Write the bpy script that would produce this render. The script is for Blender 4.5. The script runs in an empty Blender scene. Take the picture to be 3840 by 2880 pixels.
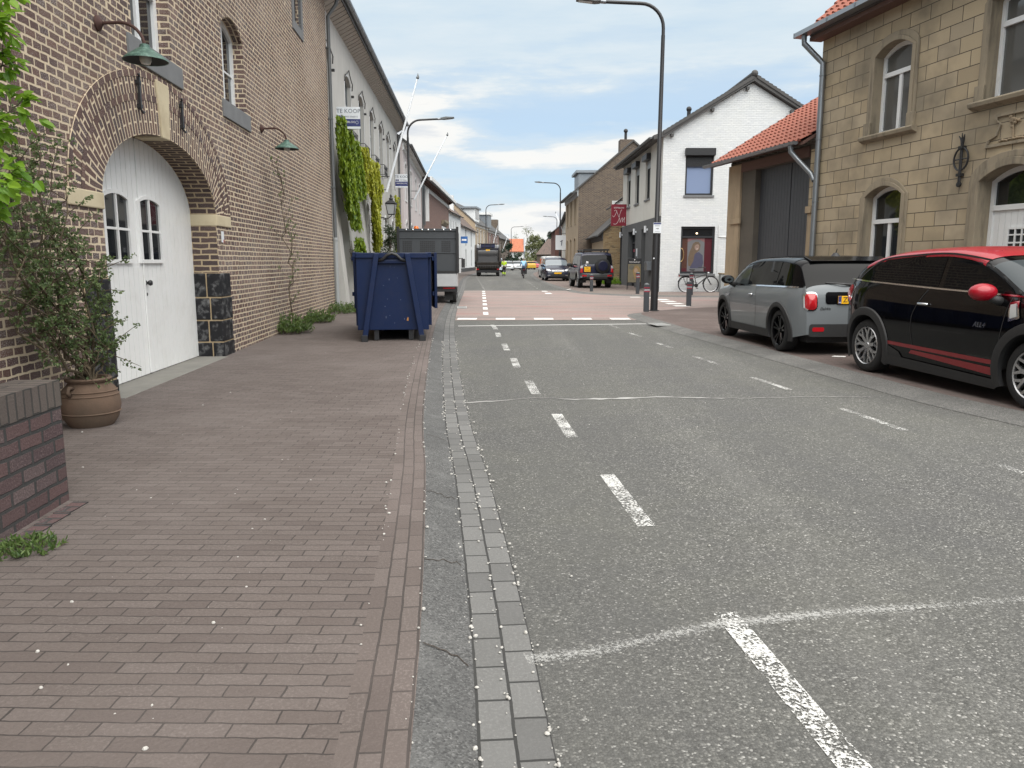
import bpy, bmesh, math, random
from mathutils import Vector, Matrix
random.seed(7)
C = bpy.context.scene.collection
R = math.radians
# ------------------------------------------------------------------ camera
cam = bpy.data.cameras.new("camera"); cam.sensor_width = 36.0; cam.lens = 27.05
cam.clip_start = .05; cam.clip_end = 6000
camo = bpy.data.objects.new("camera", cam); C.objects.link(camo)
camo.location = (0, 0, 1.42); camo.rotation_euler = (R(90 - 9.04), 0, 0)
bpy.context.scene.camera = camo
# ------------------------------------------------------------------ exposure
vs = bpy.context.scene.view_settings
bpy.context.scene.display_settings.display_device = 'sRGB'
vs.view_transform = 'Standard'; vs.look = 'None'; vs.exposure = 0.32; vs.gamma = 1.0; vs.use_curve_mapping = False
SUN_EL, SUN_AZ = 55, 160           # azimuth clockwise from +Y (sun veiled by cloud, behind the camera)

def nd(nt, t, ins=None, **at):
    n = nt.nodes.new(t)
    for k, v in at.items(): setattr(n, k, v)
    for k, v in (ins or {}).items():
        s = n.inputs[k]
        if isinstance(v, bpy.types.NodeSocket): nt.links.new(v, s)
        else: s.default_value = v
    return n
def mth(nt, op, a, b=0.0, c=None, clamp=False):
    n = nt.nodes.new('ShaderNodeMath'); n.operation = op; n.use_clamp = clamp
    for i, v in enumerate((a, b) if c is None else (a, b, c)):
        if isinstance(v, bpy.types.NodeSocket): nt.links.new(v, n.inputs[i])
        else: n.inputs[i].default_value = v
    return n.outputs[0]
def ramp(nt, fac, stops, interp='LINEAR'):
    n = nt.nodes.new('ShaderNodeValToRGB'); cr = n.color_ramp; cr.interpolation = interp
    while len(cr.elements) < len(stops): cr.elements.new(.5)
    for e, (p, c) in zip(cr.elements, stops):
        e.position = p; e.color = (c, c, c, 1) if isinstance(c, (int, float)) else (*c[:3], 1)
    if fac is not None: nt.links.new(fac, n.inputs[0])
    return n.outputs[0]
def mix(nt, fac, a, b, mode='MIX'):
    n = nt.nodes.new('ShaderNodeMix'); n.data_type = 'RGBA'; n.blend_type = mode
    for i, v in ((0, fac), (6, a), (7, b)):
        if isinstance(v, bpy.types.NodeSocket): nt.links.new(v, n.inputs[i])
        else: n.inputs[i].default_value = v if i == 0 else (*v[:3], 1)
    return n.outputs[2]
def noise(nt, vec, scale, detail=3, rough=.55):
    n = nd(nt, 'ShaderNodeTexNoise', {'Scale': scale, 'Detail': detail, 'Roughness': rough})
    if vec is not None: nt.links.new(vec, n.inputs['Vector'])
    return n.outputs['Fac']

# ------------------------------------------------------------------ sky
W = bpy.data.worlds.new("World"); bpy.context.scene.world = W; W.use_nodes = True
def build_sky():
    nt = W.node_tree; nt.nodes.clear()
    out = nd(nt, 'ShaderNodeOutputWorld')
    sky = nd(nt, 'ShaderNodeTexSky', sky_type='NISHITA', sun_disc=False, sun_elevation=R(SUN_EL), sun_rotation=R(SUN_AZ),
             air_density=1.0, dust_density=.6, ozone_density=1.5)
    bg1 = nd(nt, 'ShaderNodeBackground', {'Color': sky.outputs[0], 'Strength': .14})
    d = nd(nt, 'ShaderNodeTexCoord').outputs['Generated']
    s = nd(nt, 'ShaderNodeSeparateXYZ', {0: d})
    el = mth(nt, 'MULTIPLY', mth(nt, 'ARCSINE', s.outputs[2]), 57.2958)
    az = mth(nt, 'MULTIPLY', mth(nt, 'ARCTAN2', s.outputs[0], s.outputs[1]), 57.2958)
    v = nd(nt, 'ShaderNodeCombineXYZ', {0: mth(nt, 'MULTIPLY', az, .075), 1: mth(nt, 'MULTIPLY', el, .30), 2: 3.7}).outputs[0]
    n1 = noise(nt, v, 1.3, 7, .58)
    v2 = nd(nt, 'ShaderNodeCombineXYZ', {0: mth(nt, 'MULTIPLY', az, .12), 1: mth(nt, 'MULTIPLY', el, .75), 2: 9.1}).outputs[0]
    n2 = noise(nt, v2, 1.0, 6, .6)
    e01 = mth(nt, 'MULTIPLY', el, 1 / 30, clamp=True)
    bias = ramp(nt, e01, [(0, .98), (.07, .95), (.115, .84), (.14, .52), (.165, .40), (.19, .62), (.24, .92), (.285, .85), (.33, .44), (.39, .50), (.47, .80), (.58, .88), (1, .97)])
    # a cumulus bank to the left of the street
    gx = mth(nt, 'MULTIPLY', mth(nt, 'SUBTRACT', az, -7.5), .22); gy = mth(nt, 'MULTIPLY', mth(nt, 'SUBTRACT', el, 10.6), .42)
    g = mth(nt, 'POWER', 2.718, mth(nt, 'MULTIPLY', mth(nt, 'ADD', mth(nt, 'MULTIPLY', gx, gx), mth(nt, 'MULTIPLY', gy, gy)), -1))
    hx = mth(nt, 'MULTIPLY', mth(nt, 'SUBTRACT', az, 6.0), .12); hy = mth(nt, 'MULTIPLY', mth(nt, 'SUBTRACT', el, 9.8), .75)
    h = mth(nt, 'POWER', 2.718, mth(nt, 'MULTIPLY', mth(nt, 'ADD', mth(nt, 'MULTIPLY', hx, hx), mth(nt, 'MULTIPLY', hy, hy)), -1))
    b2 = mth(nt, 'ADD', bias, mth(nt, 'SUBTRACT', mth(nt, 'MULTIPLY', g, .45), mth(nt, 'MULTIPLY', h, .26)))
    raw = mth(nt, 'ADD', mth(nt, 'MULTIPLY', mth(nt, 'ADD', mth(nt, 'MULTIPLY', n1, .6), mth(nt, 'MULTIPLY', n2, .4)), 2.2), mth(nt, 'SUBTRACT', b2, 1.40))
    mask = ramp(nt, raw, [(0, .72), (.22, .80), (.5, 1)], 'EASE')
    # cloud colour: bright white cumulus low, thin grey-blue veil above
    lowc = ramp(nt, raw, [(.12, (.56, .71, .86)), (.38, (.68, .79, .88)), (.56, (.95, .96, .945)), (.72, (.97, .965, .94)), (.95, (.74, .78, .83))])
    high = ramp(nt, n2, [(.25, (.62, .76, .88)), (.5, (.68, .80, .89)), (.75, (.76, .85, .91))])
    hi = ramp(nt, e01, [(.33, 0), (.47, 1)])
    gg = mth(nt, 'SUBTRACT', hi, mth(nt, 'MULTIPLY', g, .9), clamp=True)
    cc = mix(nt, gg, lowc, high)
    cc = mix(nt, ramp(nt, mth(nt, 'MULTIPLY', el, 1 / 90, clamp=True), [(.25, 0), (.5, 1)]), cc, (.96, .94, .91))
    # the veil brightens overhead and round the hidden sun
    sd = Vector((math.sin(R(SUN_AZ)) * math.cos(R(SUN_EL)), math.cos(R(SUN_AZ)) * math.cos(R(SUN_EL)), math.sin(R(SUN_EL))))
    dp = nd(nt, 'ShaderNodeVectorMath', {0: d, 1: sd}, operation='DOT_PRODUCT').outputs['Value']
    glow = ramp(nt, dp, [(.45, 0), (1, 1)], 'EASE')
    top = ramp(nt, mth(nt, 'MULTIPLY', el, 1 / 90, clamp=True), [(.2, 0), (.6, 1)])
    st = mth(nt, 'ADD', mth(nt, 'ADD', .80, mth(nt, 'MULTIPLY', top, .70)), mth(nt, 'MULTIPLY', glow, .6))
    mask = mth(nt, 'MAXIMUM', mask, mth(nt, 'MULTIPLY', gg, .93))
    bg2 = nd(nt, 'ShaderNodeBackground', {'Color': cc, 'Strength': st})
    ms = nd(nt, 'ShaderNodeMixShader', {0: mask, 1: bg1.outputs[0], 2: bg2.outputs[0]})
    nt.links.new(ms.outputs[0], out.inputs[0])
build_sky()
sun = bpy.data.lights.new("sun", 'SUN'); sun.energy = 3.0; sun.angle = R(75); sun.color = (1, .965, .91)
suno = bpy.data.objects.new("sun", sun); C.objects.link(suno)
suno.rotation_euler = (R(90 - SUN_EL), 0, -R(SUN_AZ - 180)); suno.location = (0, -20, 40)

# ------------------------------------------------------------------ mesh builder
class MB:
    def __init__(s): s.v = []; s.f = []; s.m = []; s.uv = {}
    def add(s, vs, fs, m=0):
        o = len(s.v); s.v += [tuple(p) for p in vs]
        for f in fs: s.f.append([o + i for i in f]); s.m.append(m)
        return s
    def box(s, x0, x1, y0, y1, z0, z1, m=0):
        return s.add([(x0, y0, z0), (x1, y0, z0), (x1, y1, z0), (x0, y1, z0), (x0, y0, z1), (x1, y0, z1), (x1, y1, z1), (x0, y1, z1)],
                     [(0, 3, 2, 1), (4, 5, 6, 7), (0, 1, 5, 4), (1, 2, 6, 5), (2, 3, 7, 6), (3, 0, 4, 7)], m)
    def quad(s, a, b, c, d, m=0, uv=None):
        if uv: s.uv[len(s.f)] = uv
        return s.add([a, b, c, d], [(0, 1, 2, 3)], m)
    def poly(s, pts, m=0): return s.add(pts, [list(range(len(pts)))], m)
    def ext(s, pts, a, b, axis='y', m=0):
        """closed 2D outline swept along an axis: y -> (x,z), x -> (y,z), z -> (x,y)"""
        def P(p, t): return {'y': (p[0], t, p[1]), 'x': (t, p[0], p[1]), 'z': (p[0], p[1], t)}[axis]
        n = len(pts)
        return s.add([P(p, a) for p in pts] + [P(p, b) for p in pts],
                     [list(range(n)), list(range(2 * n - 1, n - 1, -1))] + [(i, n + i, n + (i + 1) % n, (i + 1) % n) for i in range(n)], m)
    def ring(s, o, i, y0, y1, m=0):
        """frame between an outer and an inner outline of equal length, swept y0..y1"""
        n = len(o); V = [(p[0], y, p[1]) for y in (y0, y1) for L in (o, i) for p in L]; F = []
        for k in range(n):
            j = (k + 1) % n
            F += [(k, j, n + j, n + k), (2 * n + k, 3 * n + k, 3 * n + j, 2 * n + j), (k, 2 * n + k, 2 * n + j, j), (n + k, n + j, 3 * n + j, 3 * n + k)]
        return s.add(V, F, m)
    def tube(s, pts, r, n=8, m=0, cap=True, sq=1.0):
        pts = [Vector(p) for p in pts]; k = len(pts); V = []; up = None
        rs = r if isinstance(r, (list, tuple)) else [r] * k
        for i, p in enumerate(pts):
            t = (pts[min(i + 1, k - 1)] - pts[max(i - 1, 0)]); t = t.normalized() if t.length > 1e-9 else Vector((0, 0, 1))
            if up is None: up = Vector((0, 0, 1)) if abs(t.z) < .9 else Vector((1, 0, 0))
            a = t.cross(up); a = a.normalized() if a.length > 1e-6 else t.orthogonal().normalized()
            b = a.cross(t).normalized(); up = b
            for j in range(n):
                w = 2 * math.pi * j / n
                V.append(p + (a * math.cos(w) + b * math.sin(w) * sq) * rs[i])
        F = [(i * n + j, i * n + (j + 1) % n, (i + 1) * n + (j + 1) % n, (i + 1) * n + j) for i in range(k - 1) for j in range(n)]
        if cap: F += [list(range(n))[::-1], list(range((k - 1) * n, k * n))]
        return s.add(V, F, m)
    def lathe(s, prof, n=24, c=(0, 0, 0), axis='z', m=0):
        V = []
        for (r, h) in prof:
            for j in range(n):
                a = 2 * math.pi * j / n; x, y = r * math.cos(a), r * math.sin(a)
                p = {'z': (x, y, h), 'y': (x, h, y), 'x': (h, x, y)}[axis]
                V.append((c[0] + p[0], c[1] + p[1], c[2] + p[2]))
        k = len(prof)
        return s.add(V, [(i * n + j, i * n + (j + 1) % n, (i + 1) * n + (j + 1) % n, (i + 1) * n + j) for i in range(k - 1) for j in range(n)], m)
    def ball(s, c, r, n=10, m=0, k=6):
        r = r if isinstance(r, (tuple, list)) else (r, r, r); V = []; F = []
        for i in range(k + 1):
            t = math.pi * i / k
            for j in range(n):
                a = 2 * math.pi * j / n
                V.append((c[0] + r[0] * math.sin(t) * math.cos(a), c[1] + r[1] * math.sin(t) * math.sin(a), c[2] + r[2] * math.cos(t)))
        for i in range(k):
            for j in range(n): F.append((i * n + j, (i + 1) * n + j, (i + 1) * n + (j + 1) % n, i * n + (j + 1) % n))
        return s.add(V, F, m)
    def xf(s, M, i0=0):
        s.v[i0:] = [tuple(M @ Vector(p)) for p in s.v[i0:]]; return s
    def build(s, name, mats, parent=None, smooth=False, bevel=0, fix=True, seg=2):
        me = bpy.data.meshes.new(name); me.from_pydata(s.v, [], s.f)
        if not isinstance(mats, (list, tuple)): mats = [mats]
        for m in mats: me.materials.append(m)
        me.polygons.foreach_set('material_index', s.m)
        if s.uv:
            ul = me.uv_layers.new(name='UVMap')
            for p in me.polygons:
                u = s.uv.get(p.index)
                if u:
                    for li, q in zip(p.loop_indices, u): ul.data[li].uv = q
        if fix or bevel:
            bm = bmesh.new(); bm.from_mesh(me)
            if bevel or smooth or 'wall' in name: bmesh.ops.remove_doubles(bm, verts=bm.verts, dist=1e-5)
            if fix: bmesh.ops.recalc_face_normals(bm, faces=bm.faces)
            if bevel:
                es = [e for e in bm.edges if len(e.link_faces) == 2 and e.calc_face_angle(0) > R(28)]
                bmesh.ops.bevel(bm, geom=es, offset=bevel, segments=seg, profile=.6, affect='EDGES', clamp_overlap=True)
            bm.to_mesh(me); bm.free()
        if smooth:
            me.polygons.foreach_set('use_smooth', [True] * len(me.polygons))
            if smooth != True: me.set_sharp_from_angle(angle=R(smooth))
        o = bpy.data.objects.new(name, me); C.objects.link(o)
        if parent is not None: o.parent = parent
        return o

def tag(o, label=None, cat=None, group=None, kind=None):
    if label: o['label'] = label
    if cat: o['category'] = cat
    if group: o['group'] = group
    if kind: o['kind'] = kind
    return o
def thing(name, label, cat, loc=(0, 0, 0), rz=0, group=None):
    o = bpy.data.objects.new(name, None); C.objects.link(o); o.empty_display_size = .2
    o.location = loc; o.rotation_euler = (0, 0, rz)
    return tag(o, label, cat, group)
def facing(name, label, cat, a, d, group=None, z=0):
    """thing whose local x runs along direction d; its front is local -y"""
    return thing(name, label, cat, (a[0], a[1], z), math.atan2(d[1], d[0]), group)
def copy_tree(o, parent=None):
    c = o.copy(); C.objects.link(c)
    if parent is not None: c.parent = parent
    for ch in list(o.children): copy_tree(ch, c)
    return c

# ------------------------------------------------------------------ materials
MATS = {}
def newmat(name):
    m = bpy.data.materials.new(name); m.use_nodes = True; nt = m.node_tree; nt.nodes.clear()
    o = nd(nt, 'ShaderNodeOutputMaterial'); b = nd(nt, 'ShaderNodeBsdfPrincipled'); nt.links.new(b.outputs[0], o.inputs[0])
    MATS[name] = m
    return m, nt, b, o
def setc(nt, b, key, v):
    if isinstance(v, bpy.types.NodeSocket): nt.links.new(v, b.inputs[key])
    else: b.inputs[key].default_value = (*v[:3], 1) if isinstance(v, (tuple, list)) else v
def bump(nt, b, h, strength=.4, dist=.01):
    n = nd(nt, 'ShaderNodeBump', {'Height': h, 'Strength': strength, 'Distance': dist}); nt.links.new(n.outputs[0], b.inputs['Normal'])
def objco(nt): return nd(nt, 'ShaderNodeTexCoord').outputs['Object']
def boxvec(nt):
    """wall coordinates (u along the wall, v up) from object space and the face's own normal"""
    co = nd(nt, 'ShaderNodeSeparateXYZ', {0: objco(nt)})
    g = nd(nt, 'ShaderNodeNewGeometry')
    vt = nd(nt, 'ShaderNodeVectorTransform', {0: g.outputs['True Normal']}, vector_type='NORMAL', convert_from='WORLD', convert_to='OBJECT')
    s = nd(nt, 'ShaderNodeSeparateXYZ', {0: vt.outputs[0]})
    ax, ay, az = [mth(nt, 'ABSOLUTE', s.outputs[i]) for i in range(3)]
    sx = mth(nt, 'GREATER_THAN', ax, ay)
    tz = mth(nt, 'GREATER_THAN', az, .72)
    def sel(f, a, b): return mth(nt, 'ADD', mth(nt, 'MULTIPLY', f, b), mth(nt, 'MULTIPLY', mth(nt, 'SUBTRACT', 1, f), a))
    u = sel(mth(nt, 'MULTIPLY', sx, mth(nt, 'SUBTRACT', 1, tz)), co.outputs[0], co.outputs[1])
    v = sel(tz, co.outputs[2], co.outputs[1])
    return nd(nt, 'ShaderNodeCombineXYZ', {0: u, 1: v, 2: 0.0}).outputs[0]
def uvvec(nt, swap=False):
    u = nd(nt, 'ShaderNodeTexCoord').outputs['UV']
    if not swap: return u
    s = nd(nt, 'ShaderNodeSeparateXYZ', {0: u})
    return nd(nt, 'ShaderNodeCombineXYZ', {0: s.outputs[1], 1: s.outputs[0], 2: 0.0}).outputs[0]
def brick(name, cols, mortar, bw=.22, bh=.073, ms=.010, speck=0, speckc=(.6, .57, .52), uv=None, bmp=.55, wob=.006, rough=.9, squash=1.0, stain=None, off=.5, large=.25, smooth=.25, vary=0):
    m, nt, b, o = newmat(name)
    if isinstance(uv, (int, float)):
        vec = nd(nt, 'ShaderNodeMapping', {'Vector': objco(nt), 'Rotation': (0, 0, R(uv))}).outputs[0]
    else: vec = uvvec(nt, uv == 'swap') if uv else boxvec(nt)
    wn = nd(nt, 'ShaderNodeTexNoise', {'Vector': vec, 'Scale': 9.0, 'Detail': 3.0})
    w = nd(nt, 'ShaderNodeVectorMath', {0: wn.outputs['Color'], 1: (.5, .5, .5)}, operation='SUBTRACT')
    w = nd(nt, 'ShaderNodeVectorMath', {0: w.outputs[0], 'Scale': wob * 2}, operation='SCALE')
    v2 = nd(nt, 'ShaderNodeVectorMath', {0: vec, 1: w.outputs[0]}, operation='ADD').outputs[0]
    if vary:
        sv = nd(nt, 'ShaderNodeSeparateXYZ', {0: v2}); q = noise(nt, nd(nt, 'ShaderNodeCombineXYZ', {0: sv.outputs[0], 1: mth(nt, 'MULTIPLY', mth(nt, 'FLOOR', mth(nt, 'DIVIDE', sv.outputs[1], bh)), 3.71)}).outputs[0], 3.3, 2); v2 = nd(nt, 'ShaderNodeVectorMath', {0: v2, 1: nd(nt, 'ShaderNodeCombineXYZ', {0: mth(nt, 'MULTIPLY', q, vary)}).outputs[0]}, operation='ADD').outputs[0]
    br = nd(nt, 'ShaderNodeTexBrick', {'Vector': v2, 'Color1': (0, 0, 0, 1), 'Color2': (1, 1, 1, 1), 'Mortar': (.5, .5, .5, 1), 'Scale': 1.0,
            'Mortar Size': ms, 'Mortar Smooth': smooth, 'Bias': 0.0, 'Brick Width': bw, 'Row Height': bh}, offset=off, squash=squash, squash_frequency=2)
    n = len(cols); col = ramp(nt, br.outputs['Color'], [(i / max(n - 1, 1), c) for i, c in enumerate(cols)])
    fine = noise(nt, vec, 60, 4, .65); big = noise(nt, vec, .55, 4, .6)
    if speck:
        sp = noise(nt, vec, 85, 3, .7); reg = noise(nt, vec, 1.1, 3)
        f = mth(nt, 'MULTIPLY', ramp(nt, sp, [(.52, 0), (.60, 1)]), ramp(nt, reg, [(.32, .25), (.62, 1)]))
        per = ramp(nt, br.outputs['Color'], [(.2, .35), (.8, 1.0)])
        col = mix(nt, mth(nt, 'MULTIPLY', mth(nt, 'MULTIPLY', f, per), speck), col, speckc)
    col = mix(nt, mth(nt, 'MULTIPLY', fine, .3), col, (.03, .025, .022), 'MIX')
    mc = mix(nt, mth(nt, 'MULTIPLY', noise(nt, vec, 22, 4), .55), mortar, [c * .55 for c in mortar])
    col = mix(nt, br.outputs['Fac'], col, mc)
    if stain: col = mix(nt, mth(nt, 'MULTIPLY', ramp(nt, big, [(.45, 0), (.68, 1)]), large), col, stain)
    setc(nt, b, 'Base Color', col); b.inputs['Roughness'].default_value = rough
    h = mth(nt, 'ADD', mth(nt, 'MULTIPLY', mth(nt, 'SUBTRACT', 1, br.outputs['Fac']), 1.0), mth(nt, 'MULTIPLY', fine, .6))
    bump(nt, b, h, bmp, .012)
    return m
def plaster(name, c1, c2=None, scale=1.5, rough=.9, bmp=.15, stain=None, st=.4, fs=40, streak=False, ss=1.1, spec=.5):
    m, nt, b, o = newmat(name); co = objco(nt)
    c2 = c2 or [x * .8 for x in c1]
    col = mix(nt, ramp(nt, noise(nt, co, scale, 5, .6), [(.3, 0), (.7, 1)]), c1, c2)
    if stain:
        mp = nd(nt, 'ShaderNodeMapping', {'Vector': co, 'Scale': (2.4, 2.4, .35) if streak else (1, 1, 1)})
        col = mix(nt, mth(nt, 'MULTIPLY', ramp(nt, noise(nt, mp.outputs[0], ss, 6, .65), [(.50, 0), (.72, 1)]), st), col, stain)
    f = noise(nt, co, fs, 4, .6)
    col = mix(nt, mth(nt, 'MULTIPLY', f, .22), col, [x * .5 for x in c1])
    setc(nt, b, 'Base Color', col); b.inputs['Roughness'].default_value = rough; b.inputs['Specular IOR Level'].default_value = spec
    bump(nt, b, f, bmp, .006)
    return m
def paint(name, c, rough=.5, metal=0, var=.12, scale=6, coat=0, spec=.5, dirt=None, dirtamt=.3, bmp=0, croug=.03):
    m, nt, b, o = newmat(name); co = objco(nt)
    f = noise(nt, co, scale, 4, .6)
    col = mix(nt, mth(nt, 'MULTIPLY', f, var * 2), c, [x * .55 for x in c])
    if dirt: col = mix(nt, mth(nt, 'MULTIPLY', ramp(nt, noise(nt, co, scale * 1.7, 6, .7), [(.48, 0), (.66, 1)]), dirtamt), col, dirt)
    setc(nt, b, 'Base Color', col)
    r = mth(nt, 'ADD', rough, mth(nt, 'MULTIPLY', mth(nt, 'SUBTRACT', noise(nt, co, scale * 4, 3), .5), .15 * (rough > .2)))
    setc(nt, b, 'Roughness', r); b.inputs['Metallic'].default_value = metal
    b.inputs['Coat Weight'].default_value = coat; b.inputs['Coat Roughness'].default_value = croug; b.inputs['Specular IOR Level'].default_value = spec
    if bmp: bump(nt, b, noise(nt, co, scale * 8, 4), bmp, .004)
    return m
def glass(name, c=(.012, .014, .016), rough=.03, wav=.0):
    m, nt, b, o = newmat(name); setc(nt, b, 'Base Color', c); b.inputs['Roughness'].default_value = rough
    b.inputs['IOR'].default_value = 1.52; b.inputs['Specular IOR Level'].default_value = .75
    if wav: bump(nt, b, noise(nt, objco(nt), 1.6, 2), wav, .02)
    return m
def leafmat(name, c1, c2, trans=.35, rough=.5):
    m, nt, b, o = newmat(name)
    g = nd(nt, 'ShaderNodeNewGeometry')
    col = mix(nt, g.outputs['Random Per Island'], c1, c2)
    setc(nt, b, 'Base Color', col); b.inputs['Roughness'].default_value = rough
    t = nd(nt, 'ShaderNodeBsdfTranslucent'); nt.links.new(mix(nt, .5, col, [min(1, x * 1.7) for x in c2]), t.inputs[0])
    ms = nd(nt, 'ShaderNodeMixShader', {0: trans, 1: b.outputs[0], 2: t.outputs[0]}); nt.links.new(ms.outputs[0], o.inputs[0])
    return m
# ------------------------------------------------------------------ materials in use
def grain(name, dark, mid, light, sc):
    a, nt, b, o = newmat(name); co = objco(nt); vo = nd(nt, 'ShaderNodeTexVoronoi', {'Vector': co, 'Scale': float(sc)}); sep = nd(nt, 'ShaderNodeSeparateColor', {0: vo.outputs['Color']})
    c = ramp(nt, sep.outputs[0], [(0, dark), (.5, mid), (.9, [x * 1.35 for x in mid]), (1, light)]); big = noise(nt, co, 1.3, 5, .65); c = mix(nt, ramp(nt, big, [(.35, .45), (.6, 0)]), c, dark); c = mix(nt, ramp(nt, noise(nt, co, 5, 4), [(.55, 0), (.75, .35)]), c, light)
    setc(nt, b, 'Base Color', c); b.inputs['Roughness'].default_value = .9; bump(nt, b, mth(nt, 'ADD', vo.outputs['Distance'], noise(nt, co, 30, 4)), .5, .006); return a
def make_materials():
    m = {}
    # asphalt: stones of mixed grey in a dark binder
    a, nt, b, o = newmat('asphalt'); co = objco(nt)
    vo = nd(nt, 'ShaderNodeTexVoronoi', {'Vector': co, 'Scale': 125.0, 'Randomness': 1.0})
    vo2 = nd(nt, 'ShaderNodeTexVoronoi', {'Vector': co, 'Scale': 66.0})
    sep = nd(nt, 'ShaderNodeSeparateColor', {0: vo.outputs['Color']}); sep2 = nd(nt, 'ShaderNodeSeparateColor', {0: vo2.outputs['Color']})
    c = ramp(nt, sep.outputs[0], [(0, (.042, .042, .040)), (.45, (.09, .09, .086)), (.8, (.15, .149, .139)), (.95, (.25, .247, .23)), (1, (.60, .59, .56))])
    c2 = ramp(nt, sep2.outputs[1], [(0, (.06, .06, .057)), (.6, (.125, .124, .116)), (.95, (.20, .198, .184)), (1, (.38, .375, .36))])
    c = mix(nt, .25, c, c2)
    gapf = ramp(nt, vo.outputs['Distance'], [(.35, 0), (.8, .42)])
    c = mix(nt, gapf, c, (.05, .05, .049))
    trk = noise(nt, nd(nt, 'ShaderNodeMapping', {'Vector': co, 'Rotation': (0, 0, R(-4)), 'Scale': (1.1, .06, 1)}).outputs[0], 1.0, 4, .55)
    c = mix(nt, ramp(nt, trk, [(.40, .34), (.52, 0)]), c, (.075, .075, .076)); c = mix(nt, ramp(nt, trk, [(.55, 0), (.68, .30)]), c, (.21, .208, .195))
    big = noise(nt, co, .35, 5, .6); mid = noise(nt, co, 3.0, 4, .6)
    c = mix(nt, mth(nt, 'MULTIPLY', ramp(nt, big, [(.40, 0), (.62, 1)]), .22), c, (.15, .15, .122))
    c = mix(nt, mth(nt, 'MULTIPLY', ramp(nt, mid, [(.35, 0), (.7, 1)]), .35), c, (.085, .085, .085))
    setc(nt, b, 'Base Color', c); b.inputs['Roughness'].default_value = .88; b.inputs['Specular IOR Level'].default_value = .3
    bump(nt, b, mth(nt, 'SUBTRACT', 1, vo.outputs['Distance']), .5, .006); m['asphalt'] = a
    # worn red surfacing of the raised junction
    a, nt, b, o = newmat('red_asphalt'); co = objco(nt)
    vo = nd(nt, 'ShaderNodeTexVoronoi', {'Vector': co, 'Scale': 70.0}); sep = nd(nt, 'ShaderNodeSeparateColor', {0: vo.outputs['Color']})
    tr = nd(nt, 'ShaderNodeMapping', {'Vector': co, 'Scale': (.28, 1.1, 1)}).outputs[0]
    n = noise(nt, tr, .9, 6, .65); n2 = noise(nt, co, .5, 4, .6)
    c = ramp(nt, n, [(.32, (.12, .112, .106)), (.43, (.21, .175, .16)), (.54, (.27, .205, .185)), (.62, (.27, .17, .155)), (.68, (.24, .105, .095)), (.76, (.19, .06, .055))])
    c = mix(nt, ramp(nt, n2, [(.5, 0), (.75, .55)]), c, (.30, .25, .235))
    c = mix(nt, .28, c, ramp(nt, sep.outputs[0], [(0, (.10, .08, .075)), (.8, (.28, .21, .19)), (1, (.5, .44, .4))]))
    setc(nt, b, 'Base Color', c); b.inputs['Roughness'].default_value = .9; m['red'] = a
    # worn road paint: the stones show through
    a, nt, b, o = newmat('road_paint'); co = objco(nt)
    f = noise(nt, co, 75, 3, .7); g = noise(nt, co, 4, 3)
    setc(nt, b, 'Base Color', mix(nt, noise(nt, co, 30, 3), (.68, .68, .66), (.52, .52, .50))); b.inputs['Roughness'].default_value = .8
    k = ramp(nt, mth(nt, 'ADD', f, mth(nt, 'MULTIPLY', mth(nt, 'SUBTRACT', g, .5), .5)), [(.46, 0), (.54, .9)])
    t = nd(nt, 'ShaderNodeBsdfTransparent'); ms = nd(nt, 'ShaderNodeMixShader', {0: k, 1: t.outputs[0], 2: b.outputs[0]}); nt.links.new(ms.outputs[0], o.inputs[0]); m['paint_worn'] = a
    a = a.copy(); m['paint_faint'] = a; a.node_tree.nodes['Mix Shader'].inputs[0].links[0].from_node.color_ramp.elements[0].position = .50; a.node_tree.nodes['Mix Shader'].inputs[0].links[0].from_node.color_ramp.elements[1].position = .62
    a, nt, b, o = newmat('road_paint_thin'); co = objco(nt)
    u = nd(nt, 'ShaderNodeSeparateXYZ', {0: nd(nt, 'ShaderNodeTexCoord').outputs['UV']})
    edge = ramp(nt, mth(nt, 'ABSOLUTE', mth(nt, 'SUBTRACT', u.outputs[0], .5)), [(.08, .16), (.5, -.3)])
    f = mth(nt, 'ADD', mth(nt, 'ADD', noise(nt, co, 90, 3, .7), edge), mth(nt, 'MULTIPLY', mth(nt, 'SUBTRACT', noise(nt, co, 1.2, 3), .5), .35))
    setc(nt, b, 'Base Color', (.62, .62, .60)); b.inputs['Roughness'].default_value = .85
    k = ramp(nt, f, [(.55, 0), (.78, .50)])
    t = nd(nt, 'ShaderNodeBsdfTransparent'); ms = nd(nt, 'ShaderNodeMixShader', {0: k, 1: t.outputs[0], 2: b.outputs[0]}); nt.links.new(ms.outputs[0], o.inputs[0]); m['paint_spray'] = a
    m['paint_new'] = paint('road_paint_new', (.76, .76, .74), .7, var=.15, scale=20, dirt=(.35, .33, .30), dirtamt=.35)
    m['concrete'] = plaster('kerb_concrete', (.145, .145, .143), (.10, .10, .10), 2.2, bmp=.35, fs=160, stain=(.21, .21, .205), st=.4); m['concrete'] = grain('kerb_grain', (.048, .048, .048), (.095, .095, .093), (.20, .20, .195), 150)
    m['concrete_r'] = plaster('kerb_concrete_dusty', (.17, .168, .16), (.12, .119, .116), 2.5, bmp=.3, fs=140, stain=(.27, .25, .21), st=.5); m['concrete_r'] = grain('kerb_grain_dusty', (.065, .065, .063), (.135, .133, .126), (.22, .215, .20), 150)
    m['gutter'] = brick('gutter_pavers', [(.125, .125, .123), (.158, .158, .154), (.18, .18, .176)], (.035, .035, .034), .21, .11, .006, uv='swap', bmp=.4, wob=.004, stain=(.07, .07, .066), large=.5, speck=.35, speckc=(.30, .30, .29))
    pc = [(.108, .086, .078), (.124, .100, .090), (.140, .115, .105), (.113, .091, .082)]
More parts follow.
